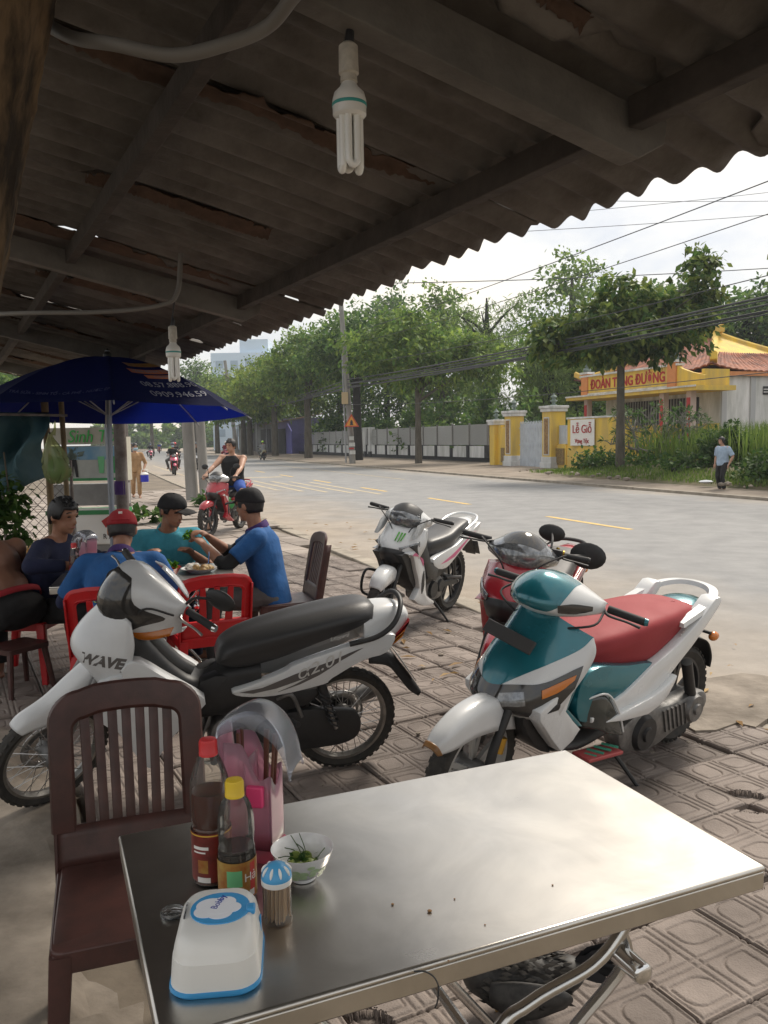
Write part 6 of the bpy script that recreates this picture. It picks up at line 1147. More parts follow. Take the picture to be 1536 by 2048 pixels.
for k in range(420):
    x = RNG.uniform(-.12, .14); a = RNG.uniform(-.3, 3.4); w_ = math.sqrt(max(0, 1 - (x / .15) ** 2)); c = V3(x, .088 * w_ * math.cos(a), .11 + .09 * w_ * math.sin(a)); d = V3(-1, RNG.normal() * .2, RNG.normal() * .2 - .1) * .030; p = np.cross(d, c - V3(x, 0, .11)); p = p / max(np.linalg.norm(p), 1e-6) * .006; o_ = (c - V3(x, 0, .11)) * .05; Q.append([c + o_, c + d * .5 + p + o_ * 1.5, c + d + o_ * 2.2, c + d * .5 - p + o_ * 1.5])
q = MB(); q.quads(np.array(Q)); tag(q.build('feathers', m_hen2, hn, smooth=False), kind='stuff'); Q = []
for k in range(26):
    a, b_ = RNG.uniform(-.45, .45), RNG.uniform(-.1, .75); d = V3(-math.cos(b_), math.sin(a) * .5, math.sin(b_)); d /= np.linalg.norm(d); c = V3(-.12, 0, .135); p = np.cross(d, (0, 1, 0.)); p = p / np.linalg.norm(p) * .016; L_ = RNG.uniform(.10, .17); Q.append([c, c + d * L_ * .6 + p, c + d * L_ + (0, 0, -.012), c + d * L_ * .6 - p])
q = MB(); q.quads(np.array(Q)); q.build('tail', m_hen3, hn, smooth=False)
# ================================================================ FAR SIDE OF THE ROAD
m_yelw = mat('yellow wall', (.78, .54, .075), .75, var=.22, vs=2.2, c2=(.56, .40, .12), bump=.2, bs=30, stretch=(1, 1, .22)); m_whw = mat('white wall', (.78, .78, .78), .85, var=.3, vs=2, c2=(.48, .49, .47), stretch=(1, 1, .2)); m_blkw = mat('black plinth', (.045, .045, .047), .8, var=.3, vs=2); m_gatem = mat('grey blue metal', (.50, .55, .61), .5, var=.15, vs=3); m_orange = mat('orange wall', (.66, .27, .10), .7, var=.15, vs=3)
m_carv = mat('carved relief', (.10, .07, .035), .6, var=.6, vs=16, c2=(.33, .22, .07), bump=1.5, bs=14); m_scroll = mat('couplet board', (.13, .05, .025), .5, var=.6, vs=11, c2=(.38, .24, .07)); m_redlet = mat('red letters', (.42, .03, .03), .5); m_statue = mat('grey green stone', (.20, .26, .23), .7, var=.4, vs=9); m_concp = mat('concrete pole', (.30, .29, .27), .85, var=.35, vs=2.5, bump=.3, bs=40, stretch=(1, 1, .3)); m_iron = mat('iron bars', (.30, .31, .32), .5)
def rbox(q, s0, s1, t0, t1, z0, z1):
    """box aligned with the road frame"""
    c = road((s0 + s1) / 2, (t0 + t1) / 2, (z0 + z1) / 2); a = math.degrees(math.atan2(.347, .938)); return q.box(c, (abs(s1 - s0), abs(t1 - t0), z1 - z0), rotm('Z', a))
def rpart(name, m, root, *b, bev=0):
    q = MB()
    for x in b: rbox(q, *x)
    return q.build(name, m, root, smooth=False, bev=bev)
def RV(V): return np.array([road(v[0], v[1], v[2]) for v in V])
# --- fence wall with white panels
fw_ = thing('boundary_fence', 'long low wall of white panels between black posts topped by wire mesh', 'fence')
m_meshw = clear('wire mesh', (.20, .21, .20), .3, .6, .06)
rpart('plinth', m_blkw, fw_, (22.42, 22.7, 43.2, 88, -.1, .30))
t = 43.3; P_ = 2.45; k = 0
while t < 87.5:
    if not 64.2 < t + P_ / 2 < 68.6: rpart('white_panel', m_whw, fw_, (22.46, 22.66, t + .17, t + P_ - .17, .30, 1.0)); rpart('mesh_panel', m_meshw, fw_, (22.55, 22.56, t + .04, t + P_ - .04, 1.06, 2.3))
    rpart('post', m_blkw, fw_, (22.38, 22.74, t - .16, t + .16, .30, 1.05)); rpart('mesh_post', m_concp, fw_, (22.50, 22.60, t - .06, t + .06, 1.05, 2.4)); t += P_
q = MB()
for z in (1.1, 1.7, 2.28): rbox(q, 22.54, 22.57, 43.2, 87, z - .012, z + .012)
tag(q.build('mesh_rail', m_iron, fw_, smooth=False), kind='stuff')
fg = thing('fence_gate', 'narrow white gate between white pillars in the white panelled fence', 'gate')
for t_ in (64.3, 65.6, 67.2, 68.5): rpart('pillar', m_whw, fg, (22.32, 22.78, t_ - .22, t_ + .22, .5, 2.5)); rpart('pillar_foot', m_blkw, fg, (22.30, 22.80, t_ - .24, t_ + .24, -.05, .5))
rpart('gate_leaf', m_whw, fg, (22.5, 22.6, 65.85, 66.95, .1, 2.1))
# --- yellow front wall and gate
yw = thing('front_wall', 'yellow front wall with white capped pillars before the low temple', 'wall')
S0 = 21.2
rpart('wall_panel', m_yelw, yw, (S0 - .10, S0 + .10, 38.52, 38.98, -.1, 2.0), (S0 - .1, S0 + .1, 38.98, 40.25, -.1, 2.15)); 
for a, b in ((38.35, 39.0), (32.66, 34.5)):
    rpart('low_wall', m_yelw, yw, (S0 - .14, S0 + .14, a, b, -.1, 1.12)); rpart('carved_panel', m_carv, yw, (S0 - .19, S0 - .14, a + .12, b - .12, .18, .95), bev=.01)
    for t_ in np.arange(a + .12, b - .05, .15): q = MB(); rbox(q, S0 - .03, S0 + .03, t_ - .035, t_ + .035, 1.15, 2.02); q.build('picket', m_gatem, yw, smooth=False)
rpart('end_wall', m_yelw, yw, (S0 - .12, S0 + .12, 28.2, 32.55, -.1, 2.28)); rpart('wall_base', m_yelw, yw, (S0 - .18, S0 - .12, 28.2, 32.5, -.1, .95)); rpart('wall_coping', m_whw, yw, (S0 - .16, S0 + .16, 28.2, 32.6, 2.28, 2.36))
def pillar(t_, w_, h, name='pillar', boards=True):
    p = rpart(name, m_yelw, yw, (S0 - w_ / 2 - .05, S0 + w_ / 2 - .05, t_ - w_ / 2, t_ + w_ / 2, -.1, h)); q = MB(); rbox(q, S0 - w_ / 2 - .13, S0 + w_ / 2 + .03, t_ - w_ / 2 - .08, t_ + w_ / 2 + .08, h - .18, h - .02); rbox(q, S0 - w_ / 2 - .18, S0 + w_ / 2 + .08, t_ - w_ / 2 - .13, t_ + w_ / 2 + .13, h - .02, h + .10); tag(q.build('pillar_cap', m_whw, yw, smooth=False, bev=.02))
    if boards:
        q = MB(); rbox(q, S0 - w_ / 2 - .14, S0 + w_ / 2 + .04, t_ - w_ / 2 - .1, t_ + w_ / 2 + .1, -.1, .28); rbox(q, S0 - w_ / 2 - .10, S0 + w_ / 2 + .0, t_ - w_ / 2 - .06, t_ + w_ / 2 + .06, .28, .55); q.build('pillar_foot', m_whw, yw, smooth=False, bev=.02)
        b = rpart('couplet_frame', m_whw, yw, (S0 - w_ / 2 - .075, S0 - w_ / 2 - .05, t_ - .24, t_ + .24, .62, 2.42)); b = rpart('couplet_board', m_scroll, yw, (S0 - w_ / 2 - .095, S0 - w_ / 2 - .076, t_ - .17, t_ + .17, .68, 2.36))
    c = road(S0 - .05, t_, h + .1); q = MB(); q.lathe([(.16, 0), (.16, .05), (.08, .08), (.07, .16), (.17, .22), (.19, .25), (.09, .29), (.08, .36), (.15, .40), (.16, .43), (.05, .52), (.02, .60), (.001, .62)], 10, c); q.build('lantern_finial', m_statue, yw)
pillar(37.65, .72, 2.75); pillar(33.85, .78, 2.85); pillar(39.6, .55, 2.35, boards=False)
gt = thing('metal_gate', 'grey blue picket gate between the two white capped yellow pillars', 'gate')
for j, t_ in enumerate(np.arange(34.42, 37.2, .155)):
    q = MB(); rbox(q, S0 - .02, S0 + .02, t_ - .045, t_ + .045, .03, 2.18 + .03 * (j % 2)); q.put(RV([(S0 - .02, t_ - .045, 2.2), (S0 - .02, t_ + .045, 2.2), (S0 + .02, t_ + .045, 2.2), (S0 + .02, t_ - .045, 2.2), (S0, t_, 2.32)]), [(0, 1, 4), (1, 2, 4), (2, 3, 4), (3, 0, 4)]); q.build('picket', m_gatem, gt, smooth=False)
for z in (.35, 1.1, 1.95): rpart('gate_rail', m_gatem, gt, (S0 + .02, S0 + .06, 34.35, 37.25, z - .03, z + .03))
ban = thing('banner', 'white banner with red lettering hung on the yellow wall', 'banner'); rpart('cloth', m_wpl, ban, (S0 - .20, S0 - .185, 30.35, 32.2, 1.08, 2.24))
rx = V3(.347, -.938, 0)    # along the wall, left to right seen from the road
def rtext(body, size, m, root, s_, t_, z, **k): return text('lettering', body, size, m, root, fmat(road(s_, t_, z), tuple(rx), (0, 0, 1)), .01, **k)
rtext('Lễ Giỗ', .52, m_redlet, ban, S0 - .215, 31.28, 1.80); rtext('Vọng Tộc', .27, m_redlet, ban, S0 - .215, 31.28, 1.28)
# --- the low temple
te = thing('temple', 'low yellow and white temple with red tiled curved roof and lettered parapet', 'temple')
m_rtile = mat('roof tile', (.34, .115, .055), .8, var=.6, vs=2.2, c2=(.13, .055, .04), isl=.14, bump=.4, bs=30)
rpart('hall_wall', m_whw, te, (28.6, 37.5, 31.2, 40.2, -.1, 4.25)); 
for s_ in (28.65, 30.4, 32.3, 34.2, 36.0): rpart('pilaster', mat('pale grey', (.44, .45, .46), .8), te, (s_, s_ + .3, 31.12, 31.2, -.1, 4.2))
v = rpart('vent', m_blkw, te, (31.2, 31.9, 31.15, 31.19, 3.35, 3.75)); rpart('vent_bar', m_whw, te, (31.2, 31.9, 31.11, 31.15, 3.45, 3.5), (31.2, 31.9, 31.11, 31.15, 3.58, 3.63)).parent = v
rpart('porch_slab', m_yelw, te, (26.3, 28.6, 30.2, 40.8, 3.50, 3.72)); rpart('parapet', m_yelw, te, (26.95, 27.15, 32.3, 40.2, 3.72, 4.78), (27.15, 28.6, 30.6, 30.8, 3.72, 4.5))
q = MB(); q.X = RV; q.prism([(32.3, 3.72), (32.3, 4.85), (31.9, 4.6), (31.2, 4.38), (30.4, 4.2), (30.4, 3.72)], 26.95, 27.1, 'x'); q.build('parapet_wing', m_yelw, te, smooth=False)
rpart('parapet_coping', m_whw, te, (26.85, 27.25, 32.1, 40.3, 4.78, 4.88)); rpart('parapet_band', m_whw, te, (26.88, 26.95, 32.6, 39.6, 3.80, 3.86)); rpart('slab_edge', m_whw, te, (26.24, 26.3, 30.2, 40.8, 3.66, 3.74))
for t_ in (32.55, 39.85): rpart('parapet_post', m_orange, te, (26.86, 27.24, t_ - .3, t_ + .3, 3.72, 4.95)); rpart('post_cap', m_whw, te, (26.8, 27.3, t_ - .38, t_ + .38, 4.95, 5.06)); q = MB(); c = V3(*road(27.05, t_, 5.06)); q.ell(c + (0, 0, .12), (.24, .24, .14)); q.ell(c + (.05, 0, .34), (.16, .15, .2)); q.ell(c + (-.08, -.05, .58), (.13, .12, .13)); q.ell(c + (.12, .05, .46), (.08, .08, .12)); q.build('lion_figure', m_statue, te)
rtext('ĐOÀN TÙNG ĐƯỜNG', .70, m_redlet, te, 26.93, 36.2, 4.30, sx=.88, bold=.018)
for t_ in (31.0, 32.9, 39.3): rpart('column', mat('column plaster', (.50, .40, .36), .8), te, (26.6, 26.9, t_ - .16, t_ + .16, -.1, 3.5)); rpart('column_board', m_redlet, te, (26.57, 26.6, t_ - .11, t_ + .11, 1.2, 3.2))
rpart('porch_wall', m_yelw, te, (28.4, 28.6, 31.25, 40.1, -.1, 2.0)); rpart('dark_opening', m_blkw, te, (28.52, 28.58, 32.6, 38.8, 2.0, 3.3))
for t_ in np.arange(32.7, 38.8, .22): q = MB(); rbox(q, 28.42, 28.46, t_ - .03, t_ + .03, 2.0, 3.3); q.build('window_bar', m_iron, te, smooth=False)
# curved tiled roof: hip below, gable above
t0, t1, s0, s1 = 31.0, 42.6, 28.0, 38.0; tr0, tr1, sr, zr, ze = 36.0, 40.2, 32.6, 6.75, 4.45
def roof_slope(name, fn, nu, nv, ridge_n):
    q = MB(); G = []
    for i in range(nu + 1):
        row = []
        for j in range(nv + 1):
            p = V3(*fn(i / nu, j / nv)); p[2] += .05 * abs(math.sin(math.pi * ridge_n * i / nu)) + .03 * ((j * 7 / nv) % 1) * -1 + RNG.normal() * .008; row.append(road(*p))
        G.append(row)
    q.grid(G); return q.build(name, m_rtile, te, ang=20, solid=.06, off=1)
dip = lambda v: v + .20 * math.sin(math.pi * v) * -1 * (1 - v) * 1.1 if False else v ** .80 * 0 + (1 - (1 - v) ** 1.0) 
cz = lambda v: ze + (zr - ze) * (v ** 1.45)
lift = lambda u: .35 * abs(2 * u - 1) ** 4
front = lambda u, v: (s0 + (sr - s0) * v, (t0 + (tr0 - t0) * v * 1.0) + ((t1 + (tr1 - t1) * v) - (t0 + (tr0 - t0) * v)) * u, cz(v) + lift(u) * (1 - v) ** 2)
back = lambda u, v: (s1 + (sr - s1) * v, (t0 + (tr0 - t0) * v) + ((t1 + (tr1 - t1) * v) - (t0 + (tr0 - t0) * v)) * u, cz(v) + lift(u) * (1 - v) ** 2)
vg = .62
side = lambda u, v: (lambda w_: (s0 + (sr - s0) * w_ + ((s1 + (sr - s1) * w_) - (s0 + (sr - s0) * w_)) * u, t0 + (tr0 - t0) * w_ * .9, cz(w_) + lift(u) * (1 - w_) ** 2))(v * vg)
side2 = lambda u, v: (lambda w_: (s0 + (sr - s0) * w_ + ((s1 + (sr - s1) * w_) - (s0 + (sr - s0) * w_)) * u, t1 + (tr1 - t1) * w_ * .9, cz(w_) + lift(u) * (1 - w_) ** 2))(v * vg)
roof_slope('roof_slope', front, 130, 22, 26); roof_slope('roof_slope', back, 130, 22, 26); roof_slope('roof_slope', side, 130, 18, 26); roof_slope('roof_slope', side2, 130, 18, 26)
def ridge(name, pts, r, m=m_yelw):
    q = MB(); P = cr_spline([road(*p) for p in pts], 6); Rg = []
    for k, p in enumerate(P):
        d = P[min(k + 1, len(P) - 1)] - P[max(k - 1, 0)]; d /= np.linalg.norm(d); sd_ = np.cross(d, (0, 0, 1.)); sd_ /= np.linalg.norm(sd_); Rg.append(np.array([p + sd_ * r * a + V3(0, 0, b) for a, b in ((1, -.05), (1, r * 1.5), (.5, r * 2.0), (-.5, r * 2.0), (-1, r * 1.5), (-1, -.05))]))
    q.rings(Rg); return q.build(name, m, te)
ridge('ridge', [(sr, tr1 + .5, zr + .25), (sr, tr1 - .6, zr + .06), (sr, (tr0 + tr1) / 2, zr), (sr, tr0 + .6, zr + .06), (sr, tr0 - .5, zr + .25)], .17)
for u, tt, trr in ((0, t0, tr0), (1, t1, tr1)):
    for ss in (s0, s1):
        ridge('hip_ridge', [(ss + (sr - ss) * v, tt + (trr - tt) * v, cz(v) + .35 * (1 - v) ** 2 + (.5 if v < .01 else 0) * .5) for v in (0, .12, .3, .55, .8, 1)], .16)
    q = MB(); w_ = vg * .97; q.put([road(s0 + (sr - s0) * w_, tt + (trr - tt) * w_ * .93, cz(w_)), road(s1 + (sr - s1) * w_, tt + (trr - tt) * w_ * .93, cz(w_)), road(sr, trr - (.02 if u else -.02), zr + .1)], [(0, 1, 2)]); q.build('gable', m_yelw, te, smooth=False, solid=.05)
rpart('eave_fascia', m_orange, te, (s0 - .02, s0 + .06, t0 + .6, t1 - .6, ze - .22, ze - .02), (s0 + .6, s1 - .6, t0 - .02, t0 + .06, ze - .22, ze - .02))
for t_ in (tr0 - .2, (tr0 + tr1) / 2, tr1 + .2): q = MB(); q.lathe([(.12, 0), (.14, .1), (.05, .2), (.09, .3), (.02, .5), (.001, .75)], 8, road(sr, t_, zr + .42)); q.build('finial', m_statue, te)
# --- poles and cables
def pole(label, b, top, r0, r1, group='concrete poles', name='utility_pole'):
    r = thing(name, label, 'pole', b, 0, group); q = MB(); d = V3(*top) - V3(*b); q.tube([(0, 0, -.1), d * .5, d], [r0, (r0 + r1) / 2, r1], 14, 4); q.build('shaft', m_concp, r); return r
p1 = pole('left of the two concrete poles standing together at the pavement edge', (-5.13, 21.95, 0), (-5.22, 22.0, 3.0), .165, .15); p2 = pole('right of the two concrete poles standing together at the pavement edge', (-4.76, 21.8, 0), (-4.86, 21.85, 3.0), .13, .12)
px_ = road(16.4, 50.3, .05); up_ = pole('tall concrete pole with an orange warning triangle on the far pavement', px_, (px_[0] - .55, px_[1], 10.5), .21, .15)
q = MB(); c = V3(*px_) - (.42, .05, 0); q.tube([c, c + (-.1, 0, 7)], .05, 8); tag(q.build('conduit_pipe', m_iron, None), 'thin steel pipe standing against the pole with the warning triangle', 'pipe')
sg = thing('warning_sign', 'orange triangular warning sign with a black lorry symbol on the concrete pole', 'road sign', tuple(V3(*px_) - (0, .42, 0)))
def tri(r, y0, y1, zc): return [(r * math.cos(R(a)), zc + r * math.sin(R(a))) for a in (90, 210, 330)], y0, y1
q = MB(); q.prism(*tri(.55, -.02, .02, 2.55)); q.build('plate', mat('sign red', (.50, .06, .02), .4), sg, smooth=False); q = MB(); q.prism(*tri(.40, -.03, -.021, 2.55)); pl = q.build('sign_face', mat('sign orange', (.72, .30, .02), .4), sg, smooth=False)
q = MB(); q.box((0, -.04, 2.53), (.16, .014, .20)); q.box((0, -.04, 2.67), (.10, .014, .06)); q.box((0, -.04, 2.41), (.22, .014, .05)); q.build('symbol', m_blkw, pl, smooth=False)
for k, (z, m_) in enumerate(((1.55, m_whw), (1.15, m_whw), (.9, m_redlet), (.65, m_whw))): q = MB(); q.box(tuple(V3(*px_) + (RNG.normal() * .05, -.285, z)), (.3 + .08 * (k % 2), .01, .24 if k != 2 else .1)); tag(q.build('notice', m_, None, smooth=False), ['white paper notice pasted highest on the far concrete pole', 'second white paper notice pasted on the far concrete pole', 'red strip pasted on the far concrete pole', 'lowest paper notice pasted on the far concrete pole'][k], 'notice', 'notices on the pole')
q = MB(); q.box(tuple(V3(*px_) + (-.4, -.3, 4.1)), (.4, .25, .75)); tag(q.build('meter_box', mat('meter box', (.50, .38, .22), .6), None, smooth=False, bev=.02), 'small tan meter box fixed on the far concrete pole', 'meter box')
q2 = road(16.6, 108, .05); pole('thin grey pole among the small shops far down the road', q2, (q2[0] - 1.2, q2[1], 12), .26, .2); q3 = road(16.5, -14, 0.05); pole('pole of the far cables outside to the right', q3, (q3[0], q3[1], 10.5), .2, .16)
m_cab = mat('cable black', (.045, .047, .05), .6)
def cable(label, pts, r, sag=.0, n=14, group='overhead cables', name='cable'):
    q = MB(); out = []
    for a, b in zip(pts[:-1], pts[1:]):
        a, b = V3(*a), V3(*b); ts = np.linspace(0, 1, n)
        for t in ts[(1 if out else 0):]: out.append(a * (1 - t) + b * t - V3(0, 0, sag * 4 * t * (1 - t)))
    q.tube(out, r, 5); return tag(q.build(name, m_cab), label, 'cable', group)
A = lambda z, ds=0: road(16.4 + ds, -14, z); Bp = lambda z, ds=0: tuple(V3(*px_) + (-.25, ds, z)); Cc = lambda z, ds=0: (q2[0], q2[1] + ds, z)
for k in range(7):
    z = 4.75 + .09 * k - .02 * k * (k % 3); cable('thick bundled black cable sagging in front of the temple tree', [A(z + .25), Bp(z), Cc(z + 1.0)], .022 if k % 3 else .034, .35 + .09 * (k % 4))
for z, r, sg_ in ((8.3, .016, .5), (7.6, .013, .6), (6.4, .014, .9), (3.9, .012, .8)): cable(['highest cable strung along the far roadside poles', 'topmost cable strung along the far roadside poles', 'cable second below the top strung along the far poles', 'slack cable midway up the far roadside poles', 'lowest slack cable strung along the far roadside poles', 'taut cable just above the thick bundle on the far poles'][[8.3, 8.55, 7.6, 6.4, 3.9, 6.0].index(z)], [A(z), Bp(z - .2), Cc(z + .3)], r, sg_)
for (a, b, r) in (((40, 70, 20), (-20, 60, 15.5), .022), ((40, 74, 23), (-14, 70, 18.6), .022), ((60, 80, 23.5), (2, 70, 21.5), .022), ((46, 60, 14.2), (-4, 70, 14.5), .035)): cable('thin cable crossing the pale sky above the trees', [a, b], r, .5)
# --- trees
m_trunk = mat('tree bark', (.13, .115, .09), .9, var=.45, vs=5, c2=(.07, .06, .045), bump=.8, bs=12, stretch=(1, 1, .3)); m_trunkd = mat('dark bark', (.03, .027, .022), .9, var=.4, vs=5, bump=.8, bs=12)
LM = [leafmat('leaf mid', (.095, .18, .036), (.26, .35, .07), .5), leafmat('leaf dark', (.06, .13, .032), (.17, .26, .06), .5), leafmat('leaf yellowgreen', (.12, .20, .03), (.30, .36, .06), .4), leafmat('leaf bamboo', (.12, .20, .05), (.28, .38, .10), .35), leafmat('leaf teak', (.055, .115, .026), (.22, .27, .055), .45)]
def leaves(n, lobes, L, W, droop=.4, clump=.5, seed=0, per=26):
    r = np.random.default_rng(seed); lb = np.array(lobes); vol = lb[:, 3] * lb[:, 4] * lb[:, 5]; nc = max(1, n // per); idx = r.choice(len(lb), nc, p=vol / vol.sum()); d = r.normal(size=(nc, 3)); d /= np.linalg.norm(d, axis=1)[:, None]; rad = r.random(nc) ** .42
    c = lb[idx, :3] + d * rad[:, None] * lb[idx, 3:6] * (1 + r.normal(size=(nc, 1)) * .10); C = np.repeat(c, per, 0) + r.normal(size=(nc * per, 3)) * clump * (1, 1, .55); m = len(C)
    f = r.normal(size=(m, 3)); f[:, 2] -= droop; out = C - np.repeat(lb[idx, :3], per, 0); f += out / np.maximum(np.linalg.norm(out, axis=1), .1)[:, None] * .8; f /= np.linalg.norm(f, axis=1)[:, None]
    sd_ = np.cross(f, r.normal(size=(m, 3)) * .5 + (0, 0, 1.)); sd_ /= np.maximum(np.linalg.norm(sd_, axis=1), 1e-6)[:, None]; l_ = (L * r.uniform(.6, 1.25, m))[:, None]; w_ = l_ * W / L; up = np.cross(sd_, f)
    return np.stack([C, C + f * l_ * .5 + sd_ * w_ + up * l_ * .06, C + f * l_, C + f * l_ * .5 - sd_ * w_ + up * l_ * .06], 1)
def tree(name, label, base, H, lobes, n, L, W, m, tr, group=None, tm=None, droop=.4, clump=.5, seed=0, lean=(0, 0), limbs=9, cat='tree', fork=.72):
    r = thing(name, label, cat, base, 0, group); q = MB(); zc = min(l[2] for l in lobes); top = max(l[2] for l in lobes)
    P = [(0, 0, -.3), (lean[0] * .3, lean[1] * .3, H * fork * .5), (lean[0] * .6, lean[1] * .6, H * fork), (lean[0], lean[1], top)]; q.tube(P, [tr * 1.25, tr * .95, tr * .8, tr * .2], 10, 5); q.build('trunk', tm or m_trunk, r)
    rr = np.random.default_rng(seed + 5)
    for k in range(limbs):
        l = lobes[rr.integers(len(lobes))]; e_ = V3(*l[:3]) + rr.normal(size=3) * V3(*l[3:6]) * .4; s_ = V3(lean[0] * .5, lean[1] * .5, H * fork * rr.uniform(.7, 1.05)); md = (s_ + e_) / 2 + (0, 0, .2); q = MB(); q.tube([s_, md, e_], [tr * .5, tr * .3, tr * .08], 6, 4); q.build('limb', tm or m_trunk, r)
    q = MB(); q.quads(leaves(n, lobes, L, W, droop, clump, seed)); q.build('crown', m, r, smooth=False); return r
gt_ = 'street trees along the far pavement'
b = (8.66, 30, .25); tree('street_tree', 'broad leaved street tree on a slim trunk in front of the temple', b, 6, [(-.2, 0, 5.0, 2.3, 2.0, 1.05), (-1.7, .2, 4.9, 1.5, 1.5, .85), (.9, .3, 5.3, 2.0, 1.8, 1.0), (2.5, .6, 5.9, 1.3, 1.3, 1.0), (3.0, .3, 6.9, .75, .8, 1.1), (.2, -.2, 6.2, 1.4, 1.2, .8), (-2.4, .1, 4.5, .8, .9, .6), (-1.0, -.3, 4.3, 1.5, 1.2, .6), (1.3, -.3, 4.5, 1.5, 1.2, .6)], 13000, .32, .085, LM[4], .15, gt_, droop=1.2, clump=.17, seed=3, limbs=14, fork=.80)
b = (2.16, 50, .15); tree('street_tree', 'dense street tree with grey trunk before the white panelled fence', b, 7, [(0, 0, 6.2, 3.6, 3.2, 1.9), (-2.6, 0, 6.9, 2.2, 2.2, 1.5), (2.8, .4, 6.4, 2.4, 2.2, 1.6), (-.5, 0, 8.0, 2.4, 2.2, 1.2), (4.6, .5, 5.8, 1.6, 1.6, 1.0)], 9000, .36, .09, LM[0], .19, gt_, droop=.7, clump=.36, seed=4, limbs=12)
b = (-6.34, 70, .2); tree('street_tree', 'street tree with pale trunk right of the small shops', b, 8, [(0, 0, 7.6, 3.4, 3, 2.4), (-2.4, 0, 6.4, 2.2, 2, 1.6), (2.2, 0, 8.4, 2.3, 2, 1.6), (.5, 0, 9.6, 2, 2, 1.3)], 7000, .42, .11, LM[0], .30, gt_, droop=.6, clump=.45, seed=6)
b = (-1.83, 60, .15); tree('street_tree', 'street tree with a dark trunk beside the fence gate', b, 8, [(0, 0, 8.2, 3.4, 3, 2.2), (-2.2, 0, 7.2, 2.2, 2, 1.6), (2.4, 0, 9.0, 2.5, 2.4, 1.6)], 7000, .40, .10, LM[1], .33, gt_, m_trunkd, droop=.6, clump=.45, seed=7)
for k, (x, y, H, m_, lab) in enumerate(((-11.0, 84, 10.5, 2, 'yellow green street tree beyond the small shops'), (-16.2, 96, 10, 2, 'pale green street tree above the brown shop roof'), (-22.5, 112, 11.5, 0, 'mid green street tree far along the far pavement'), (-29, 128, 15, 1, 'tall dark tree at the far end of the street'), (-42, 150, 12, 1, 'distant dark tree closing the far end of the street'), (-14.5, 90, 8, 0, 'leaning slim street tree before the purple shop wall'))):
    tree('street_tree', lab, (x, y, .1), H, [(0, 0, H * .68, 3.6, 3.2, H * .2), (-2.4, 0, H * .58, 2.4, 2.4, H * .15), (2.6, 0, H * .62, 2.6, 2.4, H * .17), (.3, 0, H * .86, 2.3, 2.2, H * .13)], 5200, .5, .13, LM[m_], .30, gt_, droop=.5, clump=.55, seed=20 + k)
# the wood behind the fence: big trees one can tell apart, two masses of undergrowth
gw = 'big trees behind the fence and the temple'
big = []
kinds = [('dense_tree', 'dense dark green tree rising behind the fence', 1, 0), ('dense_tree', 'mid green bushy tree rising behind the fence', 0, 1), ('bamboo_clump', 'feathery pale green bamboo arching above the fence', 3, 2)]
def big_tree(k, x, y, H, sc, label):
    nm, lab, m_, typ = kinds[k]
    if typ < 2: lob = [(0, 0, H * .72, H * .26, H * .26, H * .20), (-H * .20, 0, H * .58, H * .2, H * .2, H * .18), (H * .22, .5, H * .60, H * .2, H * .2, H * .18), (.4, 0, H * .88, H * .16, H * .16, H * .11), (-H * .1, -1, H * .38, H * .22, H * .2, H * .18), (H * .14, -1, H * .36, H * .2, H * .2, H * .18)]
    else: lob = [(0, 0, H * .5, 1.6, 1.6, H * .3), (-1.2, 0, H * .75, 1.0, 1, H * .16), (1.6, 0, H * .78, .9, .9, H * .17), (2.6, 0, H * .90, .6, .6, H * .06), (3.4, 0, H * .92, .6, .5, .5), (-2.2, 0, H * .86, .7, .6, .8), (.3, 0, H * .93, .6, .6, H * .06), (0, -.5, H * .22, 2, 2, H * .18)]
    return tree(nm, label, (x, y, 0), H, lob, 7600 if typ < 2 else 6500, .44 if typ < 2 else .55, .13 if typ < 2 else .045, LM[m_], .3, gw, m_trunkd if k != 1 else m_trunk, droop=.5 if typ < 2 else 1.0, clump=.5 if typ < 2 else .42, seed=40 + k, limbs=8)
for k, x, y, H, lab in ((0, .5, 82, 17.0, 'tallest dark tree behind the utility pole'), (1, 5.5, 76, 15.5, 'mid green tree behind the white panelled fence'), (2, 8.4, 66, 13.4, 'feathery pale bamboo arching over the fence'), (0, 5.8, 86, 14.5, 'dark tree behind the feathery bamboo'), (1, -4.5, 88, 15.0, 'mid green tree behind the street tree with pale trunk'), (1, 13.2, 60, 8.6, 'low mid green tree left of the temple roof'), (0, 18.2, 62, 12.5, 'dark tree rising behind the temple left end'), (1, 16.5, 72, 17.2, 'tall mid green tree behind the broad leaved street tree'), (0, 21.5, 62, 13.8, 'dark tree behind the temple ridge'), (0, 24.5, 56, 12.0, 'dark tree behind the temple right gable'), (1, 28.5, 54, 13.2, 'mid green tree at the right edge behind the temple'), (2, 11.0, 55, 9.0, 'small pale bamboo clump behind the yellow wall'), (1, -10.5, 104, 15, 'mid green tree behind the yellow green street tree'), (0, -16, 118, 15, 'dark tree beyond the pale green street tree'), (0, 33, 62, 15, 'dark tree outside to the right of the temple')): big_tree(k, x, y, H, 1, lab)
b = (12.6, 25.5, .2); tree('street_tree', 'leafy branch tips of a tree reaching in at the right edge', b, 7, [(0, 0, 7.1, .9, .9, .5), (1.2, 0, 6.9, 1.5, 1.2, .9), (2.2, 0, 7.3, 1.5, 1.2, .9)], 1300, .30, .075, LM[4], .15, gt_, droop=1.0, clump=.2, seed=71)
